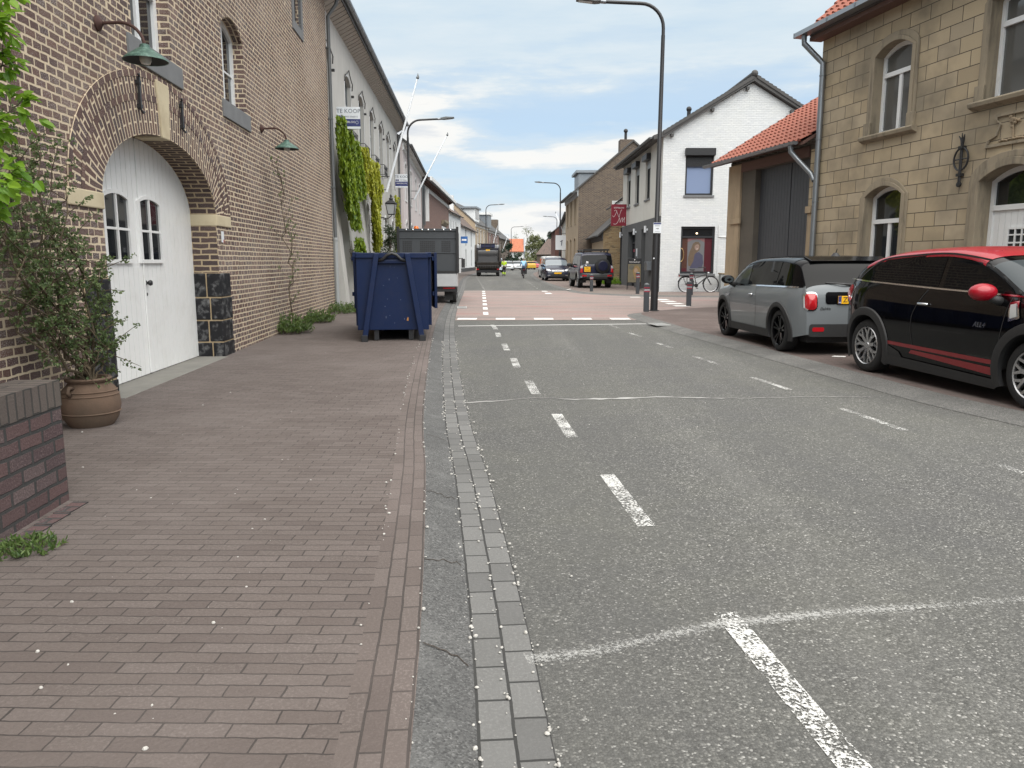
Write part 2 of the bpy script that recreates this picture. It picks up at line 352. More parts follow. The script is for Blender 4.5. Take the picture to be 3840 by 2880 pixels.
    m['paver'] = brick('pavement_bricks', pc, (.048, .04, .036), .207, .070, .003, uv=1.5, bmp=.8, wob=.009, vary=.12, stain=(.175, .15, .14), large=.4, speck=.14, speckc=(.42, .37, .34), smooth=.15)
    m['border'] = brick('border_bricks', pc, (.06, .05, .045), .207, .0705, .0045, uv='swap', bmp=.6, wob=.004, stain=(.21, .17, .16), large=.35, speck=.2, speckc=(.42, .37, .34), smooth=.15)
    m['paver_r'] = brick('parking_bricks', [(.105, .078, .07), (.125, .092, .083), (.14, .105, .095), (.11, .088, .08)], (.055, .042, .038), .207, .070, .0035, uv=8.0, bmp=.5, wob=.004, stain=(.20, .165, .15), large=.5)
    m['paver_f'] = brick('far_pavement_bricks', [(.17, .125, .115), (.20, .15, .135), (.215, .17, .155)], (.07, .06, .055), .207, .07, .0035, uv=0.0, bmp=.4, stain=(.20, .19, .15), large=.5)
    m['ground'] = plaster('bare_ground', (.13, .12, .095), (.09, .095, .06), .5)
    m['pebble'] = paint('white_pebbles', (.58, .56, .52), .8, var=.5, scale=40)
    m['filler'] = plaster('crack_filler', (.40, .40, .385), (.25, .25, .24), 6, fs=60)
    m['slab'] = plaster('threshold_concrete', (.22, .212, .19), (.165, .16, .145), 3, bmp=.2, stain=(.15, .15, .12), st=.4)
    m['iron'] = paint('cast_iron', (.045, .045, .045), .55, .3, dirt=(.10, .06, .04), dirtamt=.4)
    m['grate'] = paint('galvanised_grate', (.42, .42, .41), .5, .2, var=.2)
    m['black'] = paint('black_paint', (.018, .018, .02), .45, var=.1)
    m['steel'] = paint('zinc', (.27, .29, .31), .42, .75, var=.2, scale=3)
    m['zincdk'] = paint('old_zinc', (.16, .17, .175), .55, .5, var=.25, scale=3)
    m['white'] = paint('white_gloss', (.83, .83, .82), .35, var=.05, scale=2, dirt=(.60, .58, .53), dirtamt=.22)
    m['whitew'] = paint('white_window_paint', (.78, .79, .79), .3, var=.04, scale=2)
    m['glass'] = glass('window_glass', wav=.04)
    m['glass2'] = glass('pane_with_curtain', (.10, .10, .095), .04, .03)
    m['hardstone'] = plaster('blue_stone', (.20, .205, .21), (.16, .165, .17), 3, bmp=.1)
    m['marl'] = plaster('marl_block', (.60, .52, .36), (.53, .45, .30), 2.2, stain=(.36, .28, .19), st=.55, bmp=.3)
    mo = (.69, .57, .41)
    dk = [(.125, .064, .05), (.088, .052, .05), (.155, .08, .06), (.07, .045, .046), (.135, .07, .058)]
    m['brick'] = brick('old_brick_wall', dk, mo, .165, .0755, .0112, vary=.30, speck=.85, speckc=(.60, .55, .51), bmp=.8, wob=.012, stain=(.50, .40, .32), large=.22)
    m['arch_r'] = brick('arch_voussoirs', dk, mo, .27, .074, .0115, speck=.6, speckc=(.6, .55, .51), uv='uv', bmp=.6, wob=.006)
    m['arch_h'] = brick('arch_headers', dk, mo, .16, .10, .013, speck=.6, speckc=(.6, .55, .51), uv='swap', bmp=.6, wob=.006)
    m['reveal'] = brick('arch_soffit_brick', [(.06, .04, .04), (.095, .06, .052), (.075, .05, .047)], (.46, .36, .235), .24, .082, .013, uv='uv', bmp=.6, wob=.010, speck=.25)
    m['darkstone'] = plaster('tarred_plinth_stone', (.010, .010, .012), (.02, .02, .022), 3, rough=.6, stain=(.30, .30, .30), st=.7, bmp=.8, fs=18, ss=9, spec=.25)
    m['joint'] = plaster('lime_joint', (.48, .37, .23), (.40, .30, .18), 4)
    m['garden'] = brick('garden_wall_brick', [(.085, .05, .05), (.12, .068, .066), (.07, .042, .046), (.125, .09, .088)], (.045, .045, .044), .225, .085, .011, speck=.45, speckc=(.36, .27, .26), bmp=.8, wob=.009, stain=(.12, .09, .085), large=.4, off=.5)
    m['rowlock'] = brick('rowlock_brick', [(.105, .085, .075), (.13, .105, .092), (.09, .072, .064)], (.05, .046, .042), .30, .075, .008, uv='uv', bmp=.8, wob=.008, stain=(.11, .10, .08), large=.6)
    m['render_grey'] = plaster('grey_lime_render', (.52, .51, .48), (.45, .44, .415), 1.0, bmp=.15, stain=(.34, .33, .30), st=.5, streak=True)
    m['render_pink'] = plaster('pale_pink_render', (.62, .56, .55), (.57, .50, .49), .9, bmp=.1, stain=(.50, .46, .44), st=.4)
    m['render_white'] = plaster('white_render', (.72, .73, .73), (.66, .67, .66), .8, bmp=.1)
    m['render_cream'] = plaster('cream_render', (.66, .65, .60), (.61, .59, .54), 1.2, bmp=.12, stain=(.50, .48, .42), st=.35, streak=True)
    m['render_dkgrey'] = plaster('dark_grey_render', (.115, .118, .122), (.095, .098, .10), 1.5, bmp=.12)
    m['white_brick'] = brick('white_painted_brick', [(.78, .80, .81), (.72, .74, .755), (.82, .835, .835)], (.64, .66, .67), .22, .075, .007, bmp=.8, wob=.012, stain=(.66, .66, .61), large=.3)
    m['block'] = brick('blocked_brown_render', [(.40, .32, .21), (.48, .385, .25), (.43, .355, .25), (.52, .415, .27), (.45, .38, .28)], (.055, .044, .033), .62, .31, .0085, bmp=.7, wob=.002, stain=(.17, .145, .105), large=.85, smooth=.1)
    m['mould'] = plaster('brown_stone_trim', (.33, .275, .195), (.26, .22, .16), 1.6, bmp=.25, stain=(.07, .06, .048), st=.85, streak=True, ss=1.6)
    m['mould2'] = plaster('sandy_pier_render', (.42, .32, .21), (.31, .24, .16), 1.5, bmp=.25, stain=(.12, .10, .07), st=.7, streak=True)
    m['pierdk'] = plaster('dark_pier_render', (.115, .10, .08), (.085, .075, .062), 1.4, bmp=.2)
    m['tile_red'] = paint('red_roof_tile', (.32, .095, .058), .7, var=.3, scale=5, dirt=(.20, .08, .05), dirtamt=.5)
    m['tile_dk'] = paint('dark_roof_tile', (.075, .072, .07), .7, var=.25, scale=4)
    m['tile_brn'] = brick('old_brown_tiles', [(.13, .095, .08), (.17, .12, .10), (.10, .08, .07)], (.045, .04, .036), .25, .28, .012, bmp=.8)
    m['tile_org'] = brick('orange_tiles', [(.47, .16, .085), (.52, .19, .10), (.42, .14, .075)], (.22, .075, .045), .26, .32, .018, bmp=.8)
    m['brick_brn'] = brick('brown_brick', [(.095, .066, .048), (.125, .088, .062), (.065, .046, .038), (.15, .108, .075)], (.24, .21, .17), .22, .075, .009, bmp=.4, wob=.004)
    m['brick_yel'] = brick('yellow_brick', [(.36, .245, .12), (.27, .17, .085), (.40, .29, .155), (.15, .10, .06)], (.33, .275, .19), .22, .075, .009, bmp=.4, wob=.004)
    m['brick_sand'] = plaster('sand_brick', (.42, .335, .235), (.37, .29, .20), 1.0)
    m['brick_red'] = brick('red_brick', [(.21, .115, .092), (.25, .14, .11), (.18, .10, .085), (.27, .165, .135)], (.23, .18, .16), .22, .072, .008, bmp=.3, wob=.003)
    m['brick_dkred'] = brick('dark_red_brick', [(.15, .06, .05), (.19, .08, .06)], (.12, .09, .08), .22, .075, .008)
    m['graphite'] = paint('graphite_boards', (.06, .064, .072), .5, var=.18, scale=2)
    m['dkframe'] = paint('dark_window_frame', (.03, .032, .036), .4)
    m['greydark'] = paint('slate_grey_paint', (.17, .185, .19), .5, var=.1)
    m['greywood'] = paint('grey_wood_paint', (.34, .36, .365), .5, var=.1)
    m['soffit'] = paint('soffit_boards', (.40, .37, .33), .7, var=.2)
    m['soffit_dk'] = paint('brown_soffit', (.13, .07, .055), .7, var=.2)
    m['rust'] = paint('rusty_iron', (.085, .042, .034), .7, .3, var=.3, scale=20, bmp=.3)
    m['verdigris'] = paint('green_enamel', (.065, .13, .105), .5, .2, var=.3, scale=14, dirt=(.20, .33, .27), dirtamt=.6, bmp=.15)
    m['shade_in'] = paint('shade_inside', (.03, .035, .034), .6)
    m['bulb'] = glass('clear_bulb', (.45, .45, .42), .08)
    m['signwhite'] = paint('sign_white', (.74, .77, .80), .35, var=.03)
    m['navy'] = paint('navy_print', (.035, .045, .16), .4, var=.03)
    m['greyprint'] = paint('grey_print', (.12, .14, .18), .4, var=.03)
    m['crimson'] = paint('crimson_sign', (.23, .012, .03), .4, var=.05)
    m['print_white'] = paint('white_print', (.80, .78, .77), .5, var=.02)
    m['ink'] = paint('black_print', (.02, .02, .022), .5, var=.02)
    m['rubber'] = paint('tyre_rubber', (.016, .016, .017), .8, var=.2, scale=20)
    m['plastic'] = paint('black_plastic', (.022, .022, .023), .6, var=.1)
    m['chrome'] = paint('chrome', (.75, .76, .78), .12, 1.0, var=.02)
    m['alloy'] = paint('machined_alloy', (.46, .46, .47), .28, .9, var=.05)
    m['redlens'] = paint('red_lens', (.42, .012, .018), .12, var=.05, coat=.6)
    m['clearlens'] = paint('clear_lens', (.55, .57, .58), .1, .2, var=.05, coat=.6)
    m['plateyel'] = paint('yellow_plate', (.80, .43, .01), .4, var=.03)
    m['carglass'] = glass('tinted_car_glass', (.004, .0045, .005), .02)
    m['carglass2'] = glass('clear_car_glass', (.05, .058, .062), .02)
    for q in ('carglass', 'carglass2'): m[q].node_tree.nodes['Principled BSDF'].inputs['Specular IOR Level'].default_value = .16
    m['skyreflect'] = glass('sky_reflection_glass', (.22, .28, .42), .08)  # blue-grey base colour stands in for bright sky reflected in the gable pane
    m['orange'] = paint('orange_beacon', (.85, .18, .01), .25, var=.02, coat=.5)
    m['bark'] = plaster('grey_bark', (.13, .10, .075), (.085, .065, .05), 8, bmp=.6)
    m['stem'] = plaster('shrub_stem', (.115, .085, .05), (.07, .055, .035), 12, bmp=.5)
    m['terra'] = plaster('terracotta', (.15, .095, .065), (.105, .072, .05), 5, bmp=.3, stain=(.09, .07, .05), st=.75, fs=55)
    m['soil'] = plaster('soil', (.05, .038, .028), None, 12, bmp=.8)
    m['leaf_lime'] = leafmat('lime_leaf', (.07, .17, .012), (.22, .37, .03), .4)
    m['leaf_dark'] = leafmat('rose_leaf', (.055, .095, .033), (.14, .19, .07), .3)
    m['leaf_ivy'] = leafmat('ivy_leaf', (.05, .11, .01), (.27, .36, .03), .35)
    m['leaf_ivy2'] = leafmat('yellow_ivy_leaf', (.24, .28, .02), (.42, .42, .05), .35)
    m['leaf_weed'] = leafmat('weed_leaf', (.04, .085, .022), (.13, .19, .05), .3)
    m['leaf_bush'] = leafmat('dark_bush_leaf', (.022, .040, .018), (.06, .085, .035), .2)
    m['leaf_tree'] = leafmat('spring_tree_leaf', (.10, .12, .05), (.18, .19, .085), .3)
    m['leaf_fir'] = leafmat('fir_needles', (.012, .028, .016), (.035, .06, .032), .1)
    return m
M = make_materials()
def text(s, size, parent, mat, loc, rot=(R(90), 0, 0), name='lettering', align='CENTER', depth=.002, sx=1.0, shear=0):
    cu = bpy.data.curves.new('lettering', 'FONT'); cu.body = s; cu.size = size; cu.align_x = align; cu.align_y = 'CENTER'; cu.extrude = depth; cu.resolution_u = 2; cu.shear = shear
    tmp = bpy.data.objects.new('lettering_curve', cu); C.objects.link(tmp)
    me = bpy.data.meshes.new_from_object(tmp.evaluated_get(bpy.context.evaluated_depsgraph_get()))
    bpy.data.objects.remove(tmp); bpy.data.curves.remove(cu)
    me.materials.clear(); me.materials.append(mat)
    o = bpy.data.objects.new(name, me); C.objects.link(o); o.parent = parent; o.location = loc; o.rotation_euler = rot; o.scale = (sx, 1, 1)
    return o

# ------------------------------------------------------------------ ground
def catmull(P, step=.4):
    P = [Vector((*p, 0)) if len(p) == 2 else Vector(p) for p in P]; out = []
    for i in range(len(P) - 1):
        a, b = P[max(i - 1, 0)], P[min(i + 2, len(P) - 1)]; p, q = P[i], P[i + 1]; n = max(2, int((q - p).length / step))
        for k in range(n):
            t = k / n; out.append(.5 * (2 * p + (q - a) * t + (2 * a - 5 * p + 4 * q - b) * t * t + (3 * p - a - 3 * q + b) * t ** 3))
    return out + [P[-1]]
def offset(L, d):
    """points of a polyline moved sideways; positive d to the right of travel"""
    o = []
    for i, p in enumerate(L):
        t = (L[min(i + 1, len(L) - 1)] - L[max(i - 1, 0)]).normalized(); o.append(p + Vector((t.y, -t.x, 0)) * d)
    return o
def strip(name, L, d0, d1, z0, z1, mat, skirt=False):
    a, b = offset(L, d0), offset(L, d1); mb = MB(); s = 0
    for i in range(len(L) - 1):
        e = s + (L[i + 1] - L[i]).length
        mb.quad((a[i].x, a[i].y, z0), (b[i].x, b[i].y, z1), (b[i + 1].x, b[i + 1].y, z1), (a[i + 1].x, a[i + 1].y, z0),
                uv=[(abs(d0), s), (abs(d1), s), (abs(d1), e), (abs(d0), e)]); s = e
    return tag(mb.build(name, mat), kind='structure')
def sheet(name, pts, z, mat):
    bm = bmesh.new(); vs_ = [bm.verts.new((p[0], p[1], z)) for p in pts]
    es = [bm.edges.new((vs_[i], vs_[(i + 1) % len(vs_)])) for i in range(len(vs_))]
    bmesh.ops.triangle_fill(bm, use_beauty=True, edges=es, normal=(0, 0, 1))
    bmesh.ops.recalc_face_normals(bm, faces=bm.faces)
    for f in bm.faces:
        if f.normal.z < 0: f.normal_flip()
    me = bpy.data.meshes.new(name); bm.to_mesh(me); bm.free(); me.materials.append(mat)
    o = bpy.data.objects.new(name, me); C.objects.link(o); return tag(o, kind='structure')
EL = catmull([(.62, -5), (.32, -.5), (.13, 1.99), (.04, 3.07), (-.16, 5), (-.4, 7.0), (-.82, 11.5), (-1.32, 17.7), (-1.72, 24.5), (-2.3, 37), (-3.1, 52), (-3.85, 69), (-4.0, 92), (-3.0, 115), (-1.2, 138), (2, 165)])
ER = catmull([(6.3, -5), (5.5, 1), (5.0, 4), (4.48, 6.4), (4.16, 7.7), (3.95, 9.5), (3.78, 11.2), (3.5, 13.8), (3.29, 15.5), (3.15, 17.5), (3.05, 19.2), (3.03, 20.2), (3.2, 21.0), (3.7, 21.75), (4.6, 22.75), (5.5, 23.5), (6.6, 24.1), (8.2, 24.7), (12, 25.4)], .3)
EF = catmull([(22, 30.2), (12, 30.6), (8.5, 30.8), (6.4, 31.2), (4.9, 32.1), (3.7, 33.4), (3.0, 35), (2.65, 38), (2.25, 46), (1.95, 58), (1.9, 72), (2.3, 92), (4.2, 118), (8, 145)])
def build_ground():
    tag(MB().quad((-1500, -60, -.06), (1500, -60, -.06), (1500, 2500, -.06), (-1500, 2500, -.06)).build('ground', M['ground']), kind='structure')
    sheet('road', [(-9, -6), (24, -6), (24, 40), (14, 190), (-12, 190)], 0.0, M['asphalt'])
    strip('gutter', EL, 0, -.225, .004, .006, M['gutter'])
    strip('kerb', EL, -.225, -.415, .006, .052, M['concrete'])
    strip('pavement_border', EL, -.415, -.628, .052, .052, M['border'])
    # left pavement, falling a little towards the old house wall
    L = offset(EL, -.628); mb = MB()
    for i in range(len(L) - 1):
        ps = []
        for p in (L[i], L[i + 1]):
            zz = .052 + (min(max((p.y - 12) / 8, 0), 1) - 1) * .055
            ps.append(((p.x, p.y, .052), (p.x - 7.5, p.y - .4, zz)))
        mb.quad(ps[0][0], ps[0][1], ps[1][1], ps[1][0])
    tag(mb.build('pavement', M['paver']), kind='structure')
    strip('kerb', ER, 0, .36, .004, .058, M['concrete_r'])
    sheet('pavement', [(p.x, p.y) for p in offset(ER, .36)] + [(12, 26.2), (16, 20), (16, -5)], .058, M['paver_r'])
    strip('kerb', EF, 0, .28, .004, .06, M['concrete_r'])
    sheet('pavement', [(p.x, p.y) for p in offset(EF, .28)] + [(40, 140), (40, 31)], .06, M['paver_f'])
    a = [p for p in EL if 18.6 < p.y < 38.2]; b = [p for p in EF if p.y < 38.2 and p.x < 15][::-1]; c = [p for p in ER if p.y > 18.6][::-1]
    sheet('raised_junction', [(p.x + .01, p.y) for p in a] + [(p.x, p.y) for p in b] + [(13, 25.4)] + [(p.x, p.y) for p in c], .006, M['red'])
    # painted markings
    mk = MB(); mn = MB(); sp = MB(); mth_ = MB()
    def bar(mb, x0, y0, x1, y1, w, z, u=False):
        t = Vector((x1 - x0, y1 - y0, 0)).normalized(); n_ = Vector((t.y, -t.x, 0)) * w / 2
        A, B = Vector((x0, y0, z)), Vector((x1, y1, z))
        mb.quad(A - n_, A + n_, B + n_, B - n_, uv=[(0, 0), (1, 0), (1, 1), (0, 1)] if u else None)
    for x0, y0, x1, y1 in [(-.44, 17.44, -.34, 16.24), (-.29, 15.49, -.25, 14.62), (-.14, 13.37, -.08, 12.38), (.02, 11.35, .07, 10.34), (.20, 9.15, .26, 8.21), (.42, 7.11, .49, 6.13), (.64, 5.02, .73, 4.0), (.87, 2.96, .98, 1.9)]:
        bar(mk, x0, y0, x1, y1, .10, .004)
    for x0, y0, x1, y1 in [(2.22, 17.4, 2.3, 16.6), (2.35, 15.49, 2.47, 14.71), (2.55, 13.52, 2.66, 12.71), (2.76, 11.58, 2.89, 10.63), (2.98, 9.45, 3.11, 8.48), (3.22, 7.38, 3.34, 6.4), (3.44, 5.3, 3.55, 4.3), (3.65, 3.2, 3.76, 2.2)]:
        bar(mth_, x0, y0, x1, y1, .075, .004)
    for k in range(5): mn.box(-1.36 + k * .955, -.88 + k * .955, 19.0, 19.5, .0085, .010)
    for k in range(8):
        x = -.70 - k * .091; y = 20.7 + k * 2.27; mn.quad((x - .07, y, .0105), (x + .07, y, .0105), (x + .02, y + 1.15, .0105), (x - .12, y + 1.15, .0105))
    for k in range(26):
        x = -1.36 - k * .115; y = 38.9 + k * 2.0; bar(mth_, x, y, x - .05, y + .9, .10, .004)
    for k in range(12): bar(mth_, 1.35 - k * .05, 41 + k * 3.2, 1.32 - k * .05, 42.2 + k * 3.2, .09, .004)
    mn.quad((1.45, 36.9, .0105), (1.72, 36.9, .0105), (1.66, 37.7, .0105), (1.42, 37.7, .0105)); mn.quad((1.5, 34.3, .0105), (1.8, 34.3, .0105), (1.75, 35.3, .0105), (1.48, 35.3, .0105))
    mn.quad((2.62, 37.7, .062), (2.72, 37.7, .062), (3.0, 38.9, .062), (2.88, 38.9, .062))
    for x0, x1, y0, y1 in [(5.24, 5.70, 24.66, 25.24), (5.26, 5.80, 25.95, 26.65), (5.32, 5.85, 27.35, 28.1), (5.38, 5.88, 28.75, 29.5), (5.2, 5.7, 30.2, 30.75), (4.75, 5.15, 30.9, 31.25)]:
        mn.box(x0, x1, y0, y1, .0085, .010)
    bar(mn, -1.2, 17.12, 3.1, 17.75, .10, .004); bar(mk, -2.35, 38.05, 2.5, 38.5, .08, .009)
    P = [(.05, 2.585), (.33, 2.65), (.6, 2.77), (.84, 2.865), (1.31, 2.955), (2.17, 3.08), (3.2, 3.2), (4.4, 3.32)]
    for i in range(len(P) - 1): bar(sp, *P[i], *P[i + 1], .09, .005, True)
    mn.add([(4.62, 11.05, .0625), (4.80, 11.0, .0625), (4.86, 11.12, .0625), (4.70, 11.17, .0625)], [(0, 1, 2, 3)])
    tag(mth_.build('road_markings', M['paint_faint']), kind='structure'); tag(mk.build('road_markings', M['paint_worn']), kind='structure'); tag(mn.build('road_markings', M['paint_new']), kind='structure'); tag(sp.build('road_markings', M['paint_spray'], fix=False), kind='structure')
    # the filled crack across the road
    P = catmull([(-.5, 7.68), (-.1, 7.82), (.25, 7.98), (.6, 7.90), (.95, 7.93), (1.2, 7.96), (1.64, 8.04), (2.0, 7.98), (2.4, 7.95), (3.0, 8.03), (3.8, 8.02)], .05); rr = random.Random(5); mb = MB(); md = MB()
    P = [Vector((p.x, p.y + rr.uniform(-.012, .012) + .01 * math.sin(p.x * 17), 0)) for p in P]
    for i in range(len(P) - 1):
        def wd(p): return .012 + .06 * max(0, 1 - abs(p.x - .95) / .55) ** 1.0 * (.6 + .4 * math.sin(p.x * 23)) + .03 * max(0, 1 - abs(p.x + .3) / .3) + (.03 if 1.1 < p.x < 2.2 else 0) * abs(math.sin(p.x * 9))
        a, b = wd(P[i]), wd(P[i + 1]); p, q = P[i], P[i + 1]
        mb.quad((p.x, p.y - a, .005), (q.x, q.y - b, .005), (q.x, q.y + b * .5, .005), (p.x, p.y + a * .5, .005))
        w = .008 + .004 * math.sin(p.x * 31)
        md.quad((p.x, p.y + a * .5 + .002, .006), (q.x, q.y + b * .5 + .002, .006), (q.x, q.y + b * .5 + w, .006), (p.x, p.y + a * .5 + w, .006))
    tag(mb.build('road_crack_filler', M['filler']), kind='structure'); tag(md.build('road_crack', M['soil']), kind='structure')
    # white stones lying in joints and along the kerb
    rr = random.Random(11); mb = MB()
    def stone(x, y, z, r):
        a = rr.uniform(0, 3); M_ = Matrix.Translation((x, y, z + r * .4)) @ Matrix.Rotation(a, 4, 'Z')
        i0 = len(mb.v); mb.ball((0, 0, 0), (r, r * rr.uniform(.6, .9), r * rr.uniform(.5, .8)), 6, 0, 4); mb.xf(M_, i0)
    for (d, n, z) in ((-.0, 260, .006), (-.115, 150, .008), (-.225, 260, .008), (-.415, 90, .054), (-.628, 70, .054)):
        Lo = [p for p in offset(EL, d) if 1.0 < p.y < 14]
        for k in range(n):
            p = Lo[min(int(rr.random() ** 1.6 * len(Lo)), len(Lo) - 2)]; q = Lo[Lo.index(p) + 1]; t = rr.random()
            stone(p.x + (q.x - p.x) * t + rr.gauss(0, .012), p.y + (q.y - p.y) * t, z, rr.choice((.003, .004, .005, .006, .008, .010)))
    for k in range(150):
        y = 1.2 + rr.random() ** 1.8 * 11; x0 = -.4 - y * .09; x = x0 - .45 - rr.random() ** 1.3 * 2.2
        stone(x, y, .05 + (x - x0) * .008, rr.choice((.002, .003, .003, .004, .005, .006, .009)))
    for k in range(70): y = 1.3 + rr.random() ** 1.5 * 9; stone(rr.uniform(.1 - y * .06, 3.2), y, .004, rr.choice((.003, .004, .005, .007)))
    kc = MB()
    for y0, j in ((2.75, .06), (3.6, -.05), (4.3, .03), (6.2, .06), (9.0, -.06)):
        a = offset(EL, -.24); b = offset(EL, -.41); i = min(range(len(EL)), key=lambda q: abs(EL[q].y - y0)); p, q = a[i], b[i]; P = [(p.x + (q.x - p.x) * t + 0, p.y + j * t + rr.gauss(0, .012), .009 + .043 * t + .003) for t in [k / 8 for k in range(9)]]
        for u, v in zip(P, P[1:]): kc.quad((u[0], u[1] - .004, u[2]), (v[0], v[1] - .003, v[2]), (v[0], v[1] + .003, v[2]), (u[0], u[1] + .004, u[2]))
    tag(kc.build('kerb_crack', M['soil']), kind='structure')
    o = mb.build('pebbles', M['pebble'], fix=False); tag(o, 'scattered small white pebbles on the brick pavement and along the kerb joints', 'pebbles', kind='stuff')
build_ground()
def drain(x, y, rz, w, l, z, lab, slots):
    t = thing('drain_grate', lab, 'drain grate', (x, y, z), rz, 'drain grates set in the gutter')
    fr = MB(); o_ = [(-w / 2, -l / 2), (w / 2, -l / 2), (w / 2, l / 2), (-w / 2, l / 2)]; i_ = [(p[0] * .86, p[1] * .88) for p in o_]
    V = [(a, b, z_) for z_ in (0, .015) for P in (o_, i_) for a, b in P]
    i0 = len(fr.v); fr.ring(o_, i_, 0, .016); fr.v[i0:] = [(v[0], v[2], v[1]) for v in fr.v[i0:]]
    fr.build('frame', M['grate'], t); MB().quad((-w * .43, -l * .44, .004), (w * .43, -l * .44, .004), (w * .43, l * .44, .004), (-w * .43, l * .44, .004)).build('pit', M['ink'], t)
    b = MB()
    for k in range(slots): u = -l * .42 + (k + .5) * l * .84 / slots; b.box(-w * .43, w * .43, u - l * .16 / slots, u + l * .16 / slots, .005, .014)
    b.build('bars', M['grate'], t)
drain(3.27, 17.1, R(8), .34, .62, .034, 'steel drain grate in the curved kerb by the lamp post corner', 5)
drain(-1.55, 23.9, R(4), .30, .95, .012, 'long steel drain grate in the left gutter beside the red junction', 13)
# ------------------------------------------------------------------ building helpers
def fill2d(outline, holes):
    bm = bmesh.new(); es = []
    for L in [outline] + holes:
        vv = [bm.verts.new((p[0], p[1], 0)) for p in L]
        es += [bm.edges.new((vv[i], vv[(i + 1) % len(vv)])) for i in range(len(vv))]
    bmesh.ops.triangle_fill(bm, use_beauty=True, edges=es, normal=(0, 0, 1))
    bm.verts.index_update(); V = [(v.co.x, v.co.y) for v in bm.verts]; F = [[v.index for v in f.verts] for f in bm.faces]; bm.free()
    return V, F
def arch(x0, x1, z0, zs, rise=0, n=12):
    c, a = (x0 + x1) / 2, (x1 - x0) / 2
    pts = [(x0, z0), (x1, z0)]
    for i in range(n + 1):
        t = math.pi * i / n; x = c + a * math.cos(t)
        if rise < .5 * a:                                   # flat segmental arch
            x = x1 - (x1 - x0) * i / n; z = zs + rise * (1 - ((x - c) / a) ** 2)
        else: z = zs + rise * math.sin(t)
        pts.append((x, z))
    return pts
def wall(mb, outline, holes=(), y=0.0, depth=.2, m=0, mr=None):
    V, F = fill2d(outline, list(holes)); mb.add([(p[0], y, p[1]) for p in V], F, m)
    for h in holes:
        n = len(h); s = 0
        for i in range(n):
            p, q = h[i], h[(i + 1) % n]; e = s + math.hypot(p[0] - q[0], p[1] - q[1])
            mb.quad((p[0], y, p[1]), (q[0], y, q[1]), (q[0], y + depth, q[1]), (p[0], y + depth, p[1]), m if mr is None else mr, uv=[(0, s), (0, e), (depth, e), (depth, s)]); s = e
GX = Matrix.Rotation(R(90), 4, 'Z')
def window(parent, x0, x1, z0, zs, rise=0, y=.12, fw=.06, mat=None, gm=None, transom=None, mull=(), mtop=(), bars=(), sill=None, smat=None, sover=.06, T=None, dep=.06, surround=None, surm=None, name='window', bw=.045, sillh=.09, sillout=.1):
    mat = mat or M['whitew']; gm = gm or M['glass']
    o = arch(x0, x1, z0, zs, rise); ix0, ix1 = x0 + fw, x1 - fw
    i = arch(ix0, ix1, z0 + fw, zs - (fw if rise == 0 else .3 * fw), max(rise - .75 * fw, 0) if rise else 0)
    if rise and rise >= .25 * (x1 - x0): i = arch(ix0, ix1, z0 + fw, zs, rise - fw)
    fr = MB(); fr.ring(o, i, y, y + dep)
    def top(x):
        c, a = (ix0 + ix1) / 2, (ix1 - ix0) / 2; r = max(rise - .75 * fw, 0); u = (x - c) / a
        return zs - (fw if rise == 0 else .3 * fw) + (r * (1 - u * u) if rise < .25 * (x1 - x0) else (rise - fw) * math.sqrt(max(0, 1 - u * u)))
    zt = transom if transom else None
    for u in mull: xm = x0 + (x1 - x0) * u; fr.box(xm - bw, xm + bw, y + .004, y + dep - .004, z0 + fw - .004, (zt - bw + .004) if zt else top(xm) + .004)
    for u in mtop: xm = x0 + (x1 - x0) * u; fr.box(xm - bw * .5, xm + bw * .5, y + .006, y + dep - .006, zt + bw - .004, top(xm) + .004)
    if zt: fr.box(ix0 - .004, ix1 + .004, y - .018, y + dep - .003, zt - bw, zt + bw)
    for zb in bars: fr.box(ix0 - .004, ix1 + .004, y + .012, y + dep - .012, zb - .014, zb + .014)
    if T: fr.xf(T)
    f = fr.build(name, mat, parent)
    p = MB().poly([(a, y + dep * .62, b) for a, b in i]); p.xf(T) if T else None
    p.build('pane', gm, f)
    if sill:
        s = MB().box(x0 - sover, x1 + sover, y - sill, y + .02, z0 - sillh, z0); s.xf(T) if T else None
        s.build('sill', smat or mat, f, bevel=.008)
    if surround:
        w, out = surround; oo = arch(x0 - w, x1 + w, z0, zs + (0 if rise else w), rise + (w if rise else 0))
        s = MB(); oi = arch(x0, x1, z0, zs, rise); om = arch(x0 - w * .55, x1 + w * .55, z0, zs + (0 if rise else w * .55), rise + (w * .55 if rise else 0))
        n = len(oi); s.ring(oo, om, -out * .6, .0); s.ring(om, oi, -out, .02)
        s.xf(T) if T else None
        s.build('surround', surm or M['mould'], f, bevel=.012)
    return f
def half_pipe(parent, x0, x1, y, z, r=.08, mat=None, rings=True, name='gutter'):
    mb = MB(); pts = [(r * math.cos(a), -r * math.sin(a)) for a in [math.pi * k / 8 for k in range(9)]]
    prof = [(y + p[0], z + p[1]) for p in pts]; mb.ext(prof + [(y - r * .82, z), (y + r * .82, z)][::1], x0, x1, 'x')
    if rings:
        k = x0 + .5
        while k < x1: mb.ext([(y + p[0] * 1.06, z + p[1] * 1.06) for p in pts] + [(y - r * .8, z + .004), (y + r * .8, z + .004)], k, k + .03, 'x'); k += .9
    return mb.build(name, mat or M['zincdk'], parent)
def roof_planes(parent, x0, x1, D, eave, ridge, mat, over=.35, th=.12, side=.12, name='roof'):
    k = (ridge - eave) / (D / 2); ze = eave - k * over; mb = MB()
    mb.ext([(-over, ze), (D / 2, ridge), (D + over, ze), (D + over, ze + th), (D / 2, ridge + th * 1.2), (-over, ze + th)], x0 - side, x1 + side, 'x')
    return mb.build(name, mat, parent)
